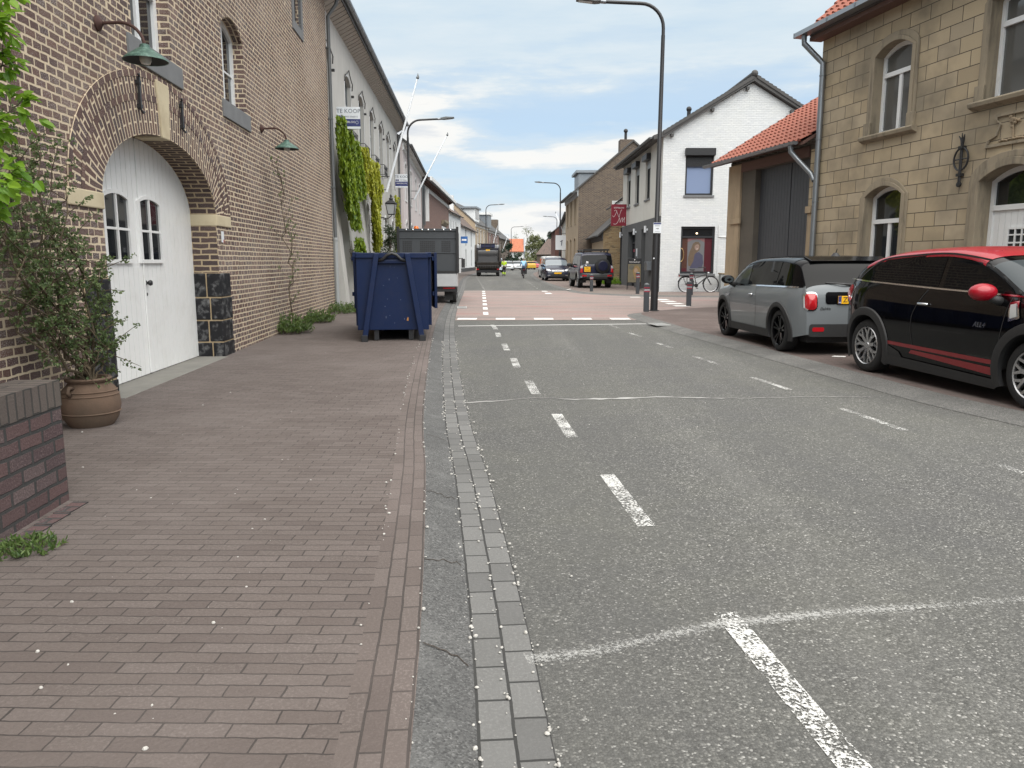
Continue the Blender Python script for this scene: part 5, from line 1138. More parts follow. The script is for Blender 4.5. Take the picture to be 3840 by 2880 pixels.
    def wheels(s, parent, style, rimmat, tyrew=.21):
        for xw in (s.xr, s.xf):
            for sd in (1, -1):
                r = s.r; yo = sd * (s.W / 2 - .03); wy = sd
                w = MB(); w.lathe([(0, -.02), (r * .66, -.02), (r * .70, -.10), (r * .70, -.2)], 28, (xw, yo - sd * .06, r), 'y') if sd > 0 else w.lathe([(0, .02), (r * .66, .02), (r * .70, .10), (r * .70, .2)], 28, (xw, yo + .06, r), 'y')
                wo = w.build('wheel', M['plastic'], parent, smooth=40)
                t = MB(); pr = [(r * .70, -.02), (r * .74, -.004), (r * .90, .0), (r * .97, -.015), (r, -.04), (r, -tyrew + .04), (r * .97, -tyrew + .015), (r * .7, -tyrew)]
                t.lathe([(a, sd * b) for a, b in pr], 48, (xw, yo, r), 'y'); t.build('tyre', M['rubber'], wo, smooth=40)
                q = MB(); R0 = r * .70
                q.lathe([(R0 * .955, -.045 * sd), (R0 * .96, -.012 * sd), (R0 * 1.0, -.002 * sd), (R0 * 1.03, -.01 * sd)], 48, (xw, yo, r), 'y')
                def spoke(a, r0, r1, w0, w1, d0=-.03, d1=-.015, da=0.0):
                    ca, sa = math.cos(a), math.sin(a); cb, sb = math.cos(a + da), math.sin(a + da)
                    P = lambda c_, s_, rad, t_, d: (xw + c_ * rad - s_ * t_, yo + sd * d, r + s_ * rad + c_ * t_)
                    A = [P(ca, sa, r0, -w0, d0), P(ca, sa, r0, w0, d0), P(cb, sb, r1, w1, d1), P(cb, sb, r1, -w1, d1)]; Bk = [(v[0], v[1] - sd * .03, v[2]) for v in A]
                    q.add(A + Bk, [(0, 1, 2, 3), (4, 5, 6, 7), (0, 3, 7, 4), (1, 2, 6, 5), (0, 1, 5, 4), (2, 3, 7, 6)])
                if style == 'y':
                    for k in range(9):
                        a = 2 * math.pi * k / 9 + .2; spoke(a, r * .10, r * .42, .020, .022); spoke(a, r * .40, R0 * .97, .017, .013, -.02, -.01, .20); spoke(a, r * .40, R0 * .97, .017, .013, -.02, -.01, -.20)
                elif style == 'twin':
                    for k in range(5):
                        a = 2 * math.pi * k / 5 + .35; spoke(a - .10, r * .12, R0 * .97, .018, .012, -.03, -.012, -.10); spoke(a + .10, r * .12, R0 * .97, .018, .012, -.03, -.012, .10)
                else:
                    for k in range(6): spoke(2 * math.pi * k / 6 + .1, r * .1, R0 * .97, .045, .038)
                q.lathe([(0, -.016 * sd), (r * .10, -.018 * sd), (r * .145, -.035 * sd), (r * .145, -.07 * sd)], 20, (xw, yo, r), 'y'); q.build('rim', rimmat, wo, smooth=35)
def rrect(cy, cz, w, h, rad=.35, n=5):
    rad *= min(w, h) / 2 * 2; rad = min(rad, w / 2, h / 2); o = []
    for (sx, sz, a0) in ((1, 1, 0), (-1, 1, 90), (-1, -1, 180), (1, -1, 270)):
        for k in range(n + 1): a = R(a0 + 90 * k / n); o.append((cy + sx * (w / 2 - rad) + rad * math.cos(a), cz + sz * (h / 2 - rad) + rad * math.sin(a)))
    return o
def car_thing(name, label, cat, x, y, heading, group=None, scale=1, z=.058):
    """heading: direction the nose points, degrees clockwise from +Y"""
    t = thing(name, label, cat, (x, y, z), R(90 - heading), group); t.scale = (scale, scale, scale); return t
def mirror(parent, c, x, z, mat, ap=(.085, .115, .075), out=.15, stalk=True):
    for sd in (1, -1):
        y = c.ys(x, min(z, c.zb(x))); m_ = MB(); m_.ball((x - .02, sd * (y + out), z + .03), ap, 16, 0, 10); o = m_.build('mirror', mat, parent, smooth=True)
        if stalk: q = MB(); q.tube([(x + .03, sd * (y - .02), z - .07), (x + .01, sd * (y + out * .7), z - .02)], [.05, .035], 8); q.build('mirror_arm', M['plastic'], o, smooth=True)
        g = MB(); g.lathe([(0, 0), (.085, 0)], 16, (0, 0, 0), 'x'); g.v = [(x - .02 - ap[0] * .93, sd * (y + out) + v[1] * .95, z + .03 + v[2] * .62) for v in g.v]; g.build('mirror_glass', M['carglass2'], o)
def handle(parent, c, x, z, mat):
    for sd in (1, -1):
        m_ = MB(); y = c.ys(x, z); m_.tube([(x - .085, sd * (y + .012), z), (x - .05, sd * (y + .032), z + .003), (x + .05, sd * (y + .032), z + .003), (x + .085, sd * (y + .012), z)], .013, 8); m_.build('door_handle', mat, parent, smooth=True)
def carpaint(name, c, rough=.3, metal=0): return paint(name, c, rough, metal, var=.02, coat=.45, croug=.02, spec=.3)
def grey_hatchback():
    body = carpaint('grey_car_paint', (.15, .165, .175), .35); blk = paint('gloss_black', (.004, .004, .005), .08, var=.02, spec=.14)
    c = Car(3.84, 1.727, [(-1.92, .50), (-1.917, .66), (-1.905, .82), (-1.885, .94), (-1.83, 1.05), (-1.72, 1.25), (-1.65, 1.335), (-1.48, 1.378), (-.9, 1.412), (-.2, 1.405), (.22, 1.362), (.48, 1.28), (1.02, .985), (1.10, .955), (1.40, .925), (1.66, .86), (1.82, .74), (1.89, .62), (1.92, .48)],
            [(-1.92, .955), (-.9, .945), (.2, .925), (1.92, .885)], -1.28, 1.215, .312, .20, .20, .10, .045, tail=(.55, .20))
    t = car_thing('parked_car', 'grey two-door hatchback with black roof and black wheels parked on the brick strip', 'car', 4.88, 13.18, -3, scale=1.03)
    c.body([body, blk], t); c.arches(t, .075); c.wheels(t, 'twin', blk)
    for xw in (c.xr, c.xf):                                           # bright tips of the spokes
        pass
    c.side_patch('side_window', [(.14, .955), (1.00, .945), (.50, 1.27), (.10, 1.335)], M['carglass2'], t); c.side_patch('side_window', [(-1.02, .965), (.10, .955), (.07, 1.335), (-1.10, 1.32)], M['carglass'], t)
    c.side_patch('side_window', [(-1.60, .975), (-1.08, .965), (-1.15, 1.32), (-1.45, 1.29)], M['carglass'], t)
    c.side_line('belt_trim', [(-1.74, .963), (-.9, .955), (.2, .938), (1.02, .925)], .022, M['chrome'], t, .008)
    c.side_patch('sill_cladding', [(-.88, .18), (.82, .18), (.82, .30), (-.88, .30)], M['plastic'], t, .012); c.top_patch('roof', -1.50, .34, .12, blk, t, .005)
    c.top_patch('windscreen', .42, 1.04, .30, M['carglass2'], t, .004); c.top_patch('rear_window', -1.855, -1.68, .30, M['carglass'], t, .004, -.004)
    c.side_line('door_seam', [(-.36, .30), (-.40, .60), (-.30, .94)], .008, M['ink'], t); c.side_line('door_seam', [(.80, .30), (.84, .6), (.86, .92)], .008, M['ink'], t)
    handle(t, c, -.15, .80, M['chrome']); mirror(t, c, .72, .99, blk)
    for s in (1, -1):
        o = c.end_patch('tail_light', rrect(s * .64, .77, .188, .26, .34), M['chrome'], t, .012, .012); c.end_patch('lens', rrect(s * .64, .77, .160, .232, .34), M['redlens'], o, .022, .03)
        c.end_patch('fog_light', rrect(s * .52, .375, .17, .06), M['redlens'], t, .012)
        o = c.end_patch('headlight', rrect(s * .60, .72, .26, .24, .5), M['chrome'], t, .01, .02, True); c.end_patch('lens', rrect(s * .60, .72, .22, .20, .5), M['clearlens'], o, .02, .03, True)
        c.side_patch('side_scuttle', [(.90, .735), (1.06, .725), (1.06, .765), (.90, .775)], M['chrome'], t, .008, 4, 2, (s,))
    c.end_patch('lower_bumper', rrect(0, .36, 1.30, .18, .2), M['plastic'], t, .008)
    o = c.end_patch('plate_recess', rrect(0, .815, .86, .17, .25), blk, t, .006); x = c.rear_x(0, .80) - .02
    MB().box(x - .012, x, -.26, .26, .735, .845).build('number_plate', M['plateyel'], t, bevel=.003); MB().box(x - .0135, x - .0118, .215, .258, .737, .843).build('plate_band', M['navy'], t)
    text('Z-2', .10, t, M['ink'], (x - .014, .12, .79), (R(90), 0, R(-90)), 'plate_lettering', depth=.001); text('NL', .03, t, M['print_white'], (x - .0145, .237, .755), (R(90), 0, R(-90)), 'plate_lettering', depth=.0005)
    text('DaWn', .055, t, M['ink'], (c.rear_x(.42, .665) - .004, .43, .665), (R(90), 0, R(-90)), 'badge_lettering', depth=.002, shear=.2)
    q = MB(); q.tube([(-1.88, .05, 1.0), (-1.90, .16, 1.01), (-1.86, .42, 1.03)], [.02, .016, .006], 6); q.build('wiper', M['ink'], t)
    q = MB(); q.lathe([(0, .055), (.03, .05), (.06, .01), (.075, -.01)], 14, (-1.22, 0, 1.40)); q.tube([(-1.22, 0, 1.44), (-1.26, 0, 1.51)], [.009, .005], 6); q.build('aerial', M['plastic'], t, smooth=40)
    q = MB(); q.ext([(-1.72, 1.335), (-1.45, 1.40), (-1.45, 1.375), (-1.70, 1.315)], -.58, .58, 'y'); q.build('roof_spoiler', blk, t, bevel=.008)
grey_hatchback()
def black_hatchback():
    blk = paint('black_car_paint', (.0025, .0025, .003), .05, var=.02, spec=.36); red = carpaint('red_roof_paint', (.30, .005, .015), .3)
    c = Car(4.12, 1.79, [(-2.06, .55), (-2.055, .72), (-2.04, .88), (-2.0, 1.0), (-1.92, 1.09), (-1.78, 1.18), (-1.50, 1.37), (-1.30, 1.435), (-.75, 1.505), (-.1, 1.522), (.30, 1.482), (.58, 1.39), (1.16, 1.095), (1.26, 1.06), (1.6, 1.02), (1.84, .92), (1.98, .76), (2.04, .62), (2.06, .50)],
            [(-2.06, 1.10), (-1.4, 1.10), (.2, 1.05), (2.06, .98)], -1.30, 1.295, .328, .16, .22, .11, .06, bump_z=.70, tail=(.75, .27))
    t = car_thing('parked_car', 'black two-door hatchback with red roof, red mirrors and red sill stripes', 'car', 5.45, 8.40, 172)
    c.body([blk, blk], t); c.arches(t, .10, off=.018); c.wheels(t, 'y', M['alloy'])
    c.side_patch('side_window', [(-.02, 1.075), (1.10, 1.06), (.60, 1.385), (.0, 1.455)], M['carglass'], t); c.side_patch('side_window', [(-1.58, 1.135), (-.10, 1.085), (-.07, 1.455), (-1.20, 1.375)], M['carglass'], t)
    c.side_line('belt_trim', [(-1.80, 1.145), (-1.3, 1.12), (-.1, 1.075), (1.18, 1.035), (1.55, 1.0)], .016, M['chrome'], t, .009)
    c.side_line('window_frame', [(-1.60, 1.14), (-1.2, 1.37), (-.6, 1.432), (.0, 1.445), (.60, 1.375)], .02, M['plastic'], t, .004)
    c.top_patch('roof', -1.48, .50, 0.0, red, t, .006, nu=24); c.top_patch('windscreen', .60, 1.18, .34, M['carglass2'], t, .004); c.top_patch('rear_window', -1.86, -1.50, .34, M['carglass'], t, .004, -.003)
    c.side_line('door_seam', [(-.38, .42), (-.42, .75), (-.22, 1.07)], .009, M['ink'], t); c.side_line('door_seam', [(.86, .40), (.92, .75), (.97, 1.04)], .009, M['ink'], t)
    c.side_patch('sill_cladding', [(-.88, .16), (.88, .13), (.88, .225), (-.88, .28)], M['plastic'], t, .018); c.side_patch('sill_cladding', [(-.90, .27), (-.55, .25), (-.62, .33), (-.86, .40)], M['plastic'], t, .010)
    stripe = paint('red_stripe', (.22, .005, .010), .35, coat=.5)
    c.side_patch('stripe', [(-.86, .40), (.88, .365), (.88, .41), (-.86, .44)], stripe, t, .003, 16, 2); c.side_patch('stripe', [(-.44, .335), (.88, .255), (.88, .335), (-.40, .375)], stripe, t, .003, 16, 2)
    handle(t, c, -.24, .90, M['chrome']); mirror(t, c, .80, 1.04, red, (.10, .14, .085), .17)
    y = c.ys(.60, .74) + .003; text('ALL4', .075, t, M['chrome'], (.62, -y, .74), (R(90), 0, 0), 'badge_lettering', depth=.002, shear=.25)
    for s in (1, -1):
        c.side_patch('side_scuttle', [(1.00, .80), (1.13, .84), (1.07, 1.0), (.97, .98)], M['chrome'], t, .012, 6, 6, (s,)); c.side_patch('scuttle_insert', [(1.02, .83), (1.10, .855), (1.055, .975), (.99, .96)], M['clearlens'], t, .018, 6, 6, (s,))
        o = c.end_patch('tail_light', rrect(s * .74, .96, .20, .26, .4), M['chrome'], t, .01, .01); c.end_patch('lens', rrect(s * .74, .96, .17, .23, .4), M['redlens'], o, .02, .03)
        o = c.end_patch('headlight', rrect(s * .62, .80, .28, .26, .5), M['chrome'], t, .01, .02, True); c.end_patch('lens', rrect(s * .62, .80, .24, .22, .5), M['clearlens'], o, .02, .03, True)
    c.end_patch('grille', rrect(0, .62, .9, .26, .5), M['plastic'], t, .012, .0, True); c.end_patch('lower_bumper', rrect(0, .40, 1.4, .2, .2), M['plastic'], t, .008)
    q = MB(); q.lathe([(0, .045), (.03, .04), (.06, .01), (.075, -.01)], 14, (-.95, 0, 1.49)); q.build('aerial_base', M['plastic'], t, smooth=40)
    q = MB(); q.tube([(1.14, .1, 1.135), (1.12, .55, 1.13)], .011, 6); q.tube([(1.14, -.5, 1.125), (1.12, -.05, 1.14)], .011, 6); q.build('wiper', M['ink'], t)
    for s in (1, -1):
        q = MB(); q.ball((.35, s * .36, .98), (.12, .24, .30), 12); q.ball((.33, s * .36, 1.32), (.06, .13, .10), 10); q.build('seat', M['plastic'], t, smooth=True)
black_hatchback()
def offroader():
    navy = carpaint('navy_car_paint', (.010, .012, .035), .3); low = paint('bronze_grey_cladding', (.075, .08, .08), .35, .3, coat=.6)
    c = Car(4.55, 1.82, [(-2.275, .62), (-2.27, .95), (-2.25, 1.12), (-2.13, 1.55), (-2.05, 1.76), (-1.9, 1.835), (-1.0, 1.87), (.2, 1.85), (.42, 1.76), (.98, 1.20), (1.1, 1.14), (1.9, 1.06), (2.15, .95), (2.25, .75), (2.275, .6)],
            [(-2.275, 1.12), (.4, 1.10), (2.275, 1.02)], -1.42, 1.25, .37, .42, .13, .09, .08, tail=(.25, .06), bump_z=.85)
    t = car_thing('parked_car', 'dark blue off-road car with spare wheel on its tail and a black roof rack', 'car', 4.22, 42.4, -4, scale=1.0)
    c.body([navy, navy], t); c.arches(t, .10, low, .03); c.wheels(t, 'six', M['alloy'], .26)
    for q in ([(-1.95, 1.16), (-1.05, 1.15), (-1.08, 1.66), (-1.85, 1.64)], [(-.98, 1.15), (-.05, 1.14), (-.02, 1.68), (-1.0, 1.67)], [(.02, 1.14), (.88, 1.13), (.45, 1.64), (.05, 1.68)]): c.side_patch('side_window', q, M['carglass'], t)
    c.top_patch('rear_window', -2.225, -2.085, .42, M['carglass'], t, .004, -.012); c.top_patch('windscreen', .46, .97, .3, M['carglass'], t)
    c.side_patch('side_cladding', [(-.95, .42), (.80, .42), (.80, .74), (-.95, .74)], low, t, .02); c.end_patch('rear_bumper', rrect(0, .66, 1.74, .20, .2), low, t, .07, .02); c.end_patch('tow_guard', rrect(0, .55, 1.1, .12, .2), M['plastic'], t, .05)
    for s in (1, -1):
        o = c.end_patch('tail_light', rrect(s * .80, .98, .15, .36, .2), M['redlens'], t, .02, .01); c.end_patch('indicator', rrect(s * .80, 1.09, .14, .13, .2), M['greywood'], o, .034)
        c.end_patch('reflector', rrect(s * .66, .645, .24, .08, .2), M['redlens'], t, .10); q = MB(); q.box(c.xr - .62, c.xr - .45, s * .66 - .14, s * .66 + .14, .28, .6); q.build('mud_flap', M['rubber'], t)
        q = MB(); q.tube([(-.9, s * .93, .42), (.8, s * .93, .42)], .045, 8); q.build('side_step', M['plastic'], t)
    x = c.rear_x(-.05, 1.0)
    sp = MB(); sp.lathe([(0, -.245), (.22, -.24), (.25, -.21), (.30, -.20), (.37, -.17), (.385, -.10), (.37, -.03), (.2, 0)], 36, (x, -.28, 1.14), 'x'); so = sp.build('spare_wheel', M['rubber'], t, smooth=40)
    q = MB(); q.lathe([(0, -.262), (.235, -.255), (.255, -.225)], 32, (x, -.28, 1.14), 'x'); q.build('wheel_cover', navy, so, smooth=40)
    MB().box(x - .05, x - .03, .34, .66, .84, 1.10).build('number_plate', M['plateyel'], t, bevel=.004)
    text('53', .11, t, M['ink'], (x - .052, .50, 1.025), (R(90), 0, R(-90)), 'plate_lettering', depth=.001); text('VL-KT', .10, t, M['ink'], (x - .052, .50, .905), (R(90), 0, R(-90)), 'plate_lettering', depth=.001)
    q = MB(); q.tube([(x - .03, .58 + .05 * math.cos(a), 1.20 + .035 * math.sin(a)) for a in [6.2832 * k / 16 for k in range(17)]], .007, 5); q.tube([(x - .03, .58 + .03 * math.cos(a), 1.205 + .02 * math.sin(a)) for a in [6.2832 * k / 16 for k in range(17)]], .006, 5); q.build('emblem', M['chrome'], t)
    MB().box(-2.235, -2.215, .44, .56, 1.27, 1.38).build('sticker', M['print_white'], t)
    q = MB()
    for y in (-.66, .66): q.tube([(-2.0, y, 1.94), (.1, y, 1.96)], .02, 6)
    for k in range(12): q.box(-1.98 + k * .19, -1.90 + k * .19, -.66, .66, 1.935, 1.955)
    for xx in (-1.8, -.9, 0): 
        for y in (-.62, .62): q.box(xx - .03, xx + .03, y - .03, y + .03, 1.78, 1.94)
    q.box(-2.05, -2.02, -.68, .68, 1.92, 2.0); q.build('roof_rack', M['black'], t); mirror(t, c, .62, 1.16, M['plastic'], (.07, .14, .10), .16)
offroader()
def people_carrier():
    navy = carpaint('dark_blue_car_paint', (.012, .014, .03), .25)
    c = Car(4.40, 1.80, [(-2.2, .6), (-2.19, .95), (-2.05, 1.35), (-1.85, 1.58), (-1.5, 1.635), (0, 1.655), (.35, 1.61), (.62, 1.50), (1.30, 1.10), (1.42, 1.05), (1.80, .95), (2.06, .82), (2.17, .68), (2.2, .5)], [(-2.2, 1.06), (0, 1.02), (2.2, .92)], -1.38, 1.30, .315, .20, .17, .11, .05)
    t = car_thing('parked_car', 'dark blue people carrier facing the camera behind the off-road car', 'car', 3.16, 57.0, 178)
    c.body([navy, navy], t); c.wheels(t, 'six', M['alloy']); 
    for q in ([(-.5, 1.05), (.5, 1.03), (.42, 1.50), (-.5, 1.52)], [(-1.5, 1.06), (-.56, 1.05), (-.56, 1.52), (-1.4, 1.50)], [(.55, 1.03), (1.22, 1.02), (.72, 1.42), (.5, 1.50)]): c.side_patch('side_window', q, M['carglass2'], t)
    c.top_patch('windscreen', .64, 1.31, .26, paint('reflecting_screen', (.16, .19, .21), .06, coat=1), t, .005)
    for s in (1, -1):
        c.end_patch('headlight', [(s * .82, .74), (s * .80, .86), (s * .60, .84), (s * .46, .74), (s * .62, .70)], M['clearlens'], t, .012, .01, True); c.end_patch('fog_light', rrect(s * .62, .40, .2, .08, .3), M['chrome'], t, .012, 0, True)
        q = MB(); q.tube([(-1.6, s * .62, 1.66), (-1.3, s * .64, 1.70), (.1, s * .64, 1.71), (.3, s * .62, 1.66)], .02, 6); q.build('roof_rail', M['alloy'], t)
    c.end_patch('grille', rrect(0, .73, .84, .10, .3), M['plastic'], t, .012, 0, True); c.end_patch('air_intake', rrect(0, .40, 1.0, .17, .3), M['ink'], t, .010, 0, True)
    for z in (.70, .76): c.end_patch('grille_bar', rrect(0, z, .84, .014, .3), M['chrome'], t, .016, 0, True)
    x = c.rear_x(0, .55, True); MB().box(x, x + .03, -.26, .26, .50, .61).build('number_plate', M['plateyel'], t, bevel=.004)
    x = c.rear_x(0, .74, True) + .02; q = MB(); q.tube([(x, .075 * math.cos(a), .735 + .075 * math.sin(a)) for a in [6.2832 * k / 18 for k in range(19)]], .009, 5)
    q.tube([(x, -.04, .795), (x, 0, .74), (x, .04, .795)], .009, 5); q.tube([(x, -.06, .75), (x, -.028, .68), (x, 0, .73), (x, .028, .68), (x, .06, .75)], .009, 5); q.build('emblem', M['signwhite'], t)
    mirror(t, c, 1.02, 1.06, navy, (.07, .13, .09), .16)
people_carrier()
def small_car(label, x, y, heading, col, van=False, grp='cars parked at the far bend', z=0.06, cat='car', name='parked_car'):
    p = carpaint('car_paint', col, .3)
    if van: c = Car(4.4, 1.80, [(-2.2, .6), (-2.19, 1.3), (-2.12, 1.74), (-2.0, 1.80), (.3, 1.82), (.6, 1.72), (1.2, 1.12), (1.35, 1.06), (2.0, .9), (2.15, .7), (2.2, .5)], [(-2.2, 1.12), (2.2, 1.0)], -1.35, 1.3, .32, .2, .12, .09)
    else: c = Car(4.2, 1.75, [(-2.1, .55), (-2.09, .8), (-2.0, .98), (-1.5, 1.36), (-1.2, 1.43), (0, 1.46), (.3, 1.40), (1.05, 1.0), (1.2, .95), (1.7, .86), (2.0, .72), (2.1, .5)], [(-2.1, .96), (2.1, .86)], -1.3, 1.28, .31, .2, .22, .11)
    t = car_thing(name, label, cat, x, y, heading, grp, z=z); c.body([p, p], t); c.wheels(t, 'six', M['alloy'])
    if van: c.top_patch('windscreen', .64, 1.18, .3, M['carglass2'], t); c.end_patch('rear_window', rrect(-.42, 1.38, .66, .42, .2), M['carglass'], t); c.end_patch('rear_window', rrect(.42, 1.38, .66, .42, .2), M['carglass'], t); c.side_patch('side_window', [(.1, 1.15), (1.0, 1.12), (.6, 1.6), (.1, 1.62)], M['carglass2'], t)
    else:
        c.top_patch('windscreen', .36, 1.04, .3, M['carglass2'], t); c.top_patch('rear_window', -1.9, -1.5, .3, M['carglass'], t); c.side_patch('side_window', [(-1.4, 1.0), (.9, .95), (.3, 1.32), (-1.1, 1.34)], M['carglass2'], t)
    for s in (1, -1):
        c.end_patch('headlight', rrect(s * .66, .70, .28, .15, .4), M['clearlens'], t, .012, .01, True); c.end_patch('tail_light', rrect(s * .74, .95 if van else .84, .14, .3 if van else .18, .3), M['redlens'], t, .012)
    c.end_patch('grille', rrect(0, .62, .8, .12, .3), M['plastic'], t, .01, 0, True)
    return t, c
t_, c_ = small_car('white van with orange markings parked beyond the dark blue people carrier', 3.25, 66.5, -2, (.62, .63, .63), True, None, cat='van', name='parked_van')
org = paint('orange_marking', (.75, .16, .05), .4)
for s_ in (1, -1): c_.end_patch('orange_marking', rrect(s_ * .80, 1.36, .10, .46, .1), org, t_, .010); c_.end_patch('orange_marking', rrect(s_ * .42, 1.20, .5, .10, .1), org, t_, .016)
small_car('silver saloon facing the camera just past the worker in yellow', -.72, 122, 176, (.42, .44, .45))
small_car('silver hatchback behind the cyclist at the bend', .85, 133, 172, (.45, .47, .48)); small_car('yellow car tail at the bend', 2.75, 136, -20, (.42, .26, .02)); small_car('small red car at the end of the parked row', 3.9, 146, 160, (.42, .03, .035))
small_car('pale blue car parked in front of the refuse truck', -2.1, 101, 175, (.38, .44, .50), True)
# ------------------------------------------------------------------ blue roll-off container
def container():
    t = thing('skip_container', 'dark blue steel roll-off skip container standing on the left pavement', 'skip', (-2.07, 13.45, .04), R(6.6))
    blue = paint('blue_skip_paint', (.0035, .014, .058), .42, .0, var=.22, scale=2.5, spec=.3, dirt=(.05, .045, .05), dirtamt=.10, bmp=.15)
    scr = paint('skip_scratches', (.09, .11, .18), .6, var=.3)
    w, h0, h1, L = .615, .20, 1.50, 3.2
    MB().box(-w, w, 0, .045, h0, h1).build('front_wall', blue, t, bevel=.008)
    for s in (-1, 1):
        MB().box(s * w - .03 * (s > 0), s * w + .03 * (s < 0), .046, L, h0, h1 - .01).build('side_wall', blue, t)
        q = MB()
        for k in range(5): q.box(s * (w + .002), s * (w + .055), .35 + k * .62, .43 + k * .62, h0 + .05, h1 - .06)
        q.build('side_rib', blue, t, bevel=.006); MB().box(s * (w - .05), s * (w + .06), -.01, L, h1 - .05, h1 + .04).build('top_rail', blue, t, bevel=.01)
    MB().box(-w, w, .046, L, h0, h0 + .05).build('floor', blue, t)
    MB().box(-w, w, -.03, .05, h1 - .06, h1 + .03).build('front_rail', blue, t, bevel=.01)
    for s in (-1, 1):                                       # slanting hook frame
        q = MB(); x0, x1 = s * .26, s * .50; b = .045
        V = [(x0 - b, -.09, h1 + .02), (x0 + b, -.09, h1 + .02), (x1 + b, -.13, .02), (x1 - b, -.13, .02), (x0 - b, -.0, h1 + .02), (x0 + b, -.0, h1 + .02), (x1 + b, -.0, .02), (x1 - b, -.0, .02)]
        q.add(V, [(0, 1, 2, 3), (4, 5, 6, 7), (0, 3, 7, 4), (1, 2, 6, 5), (0, 1, 5, 4), (2, 3, 7, 6)]); q.build('hook_frame', blue, t, bevel=.01)
        MB().box(x1 - .055, x1 + .055, -.14, .0, -.0, .12).build('frame_foot', M['black'], t, bevel=.008); MB().box(s * .30 - .04, s * .30 + .04, .05, L, .02, h0).build('skid_rail', M['black'], t)
        MB().lathe([(.02, -.05), (.075, -.045), (.075, .045), (.02, .05)], 14, (s * .42, L - .2, .075), 'x').build('roller', M['iron'], t)
    q = MB(); q.tube([(-.235, -.06, h1 - .11), (-.15, -.09, h1 - .08), (-.08, -.10, h1 - .01), (0, -.10, h1 + .02), (.08, -.10, h1 - .01), (.15, -.09, h1 - .08), (.235, -.06, h1 - .11)], .028, 8); q.build('lifting_hook', M['black'], t, smooth=True)
    q = MB().box(-.26, .26, -.062, -.0, h1 - .15, h1 - .09); q.build('hook_bar', blue, t, bevel=.01)
    # rear doors folded back along the sides
    for s, a in ((-1, 7), (1, 4)):
        q = MB().box(0, 1.0, -.02, .035, h0 + .25, h1 + .06); q.box(.02, .98, -.06, -.02, h1 - .1, h1 - .02); q.box(.02, .98, -.06, -.02, h0 + .5, h0 + .58)
        i_ = Matrix.Translation((s * (w + .09), L - .1, 0)) @ Matrix.Rotation(R(-90 + s * a), 4, 'Z'); q.xf(i_); q.build('rear_door', blue, t, bevel=.006)
    q = MB(); rr = random.Random(9)
    for k in range(13):
        x, z = rr.uniform(-.24, .24) if rr.random() < .6 else rr.uniform(-.6, .6), rr.uniform(.3, 1.4); a = rr.uniform(.003, .012); b = rr.uniform(.006, .03); q.poly([(x - a, -.0015, z), (x, -.0015, z - b), (x + a, -.0015, z + b * .2), (x, -.0015, z + b)])
    q.build('scratches', scr, t, fix=False)
    MB().poly([(.23, -.0025, .36), (.26, -.0025, .355), (.262, -.0025, .41), (.25, -.0025, .425), (.235, -.0025, .39)]).build('paint_chip', paint('orange_rust', (.45, .20, .05), .7), t)
container()
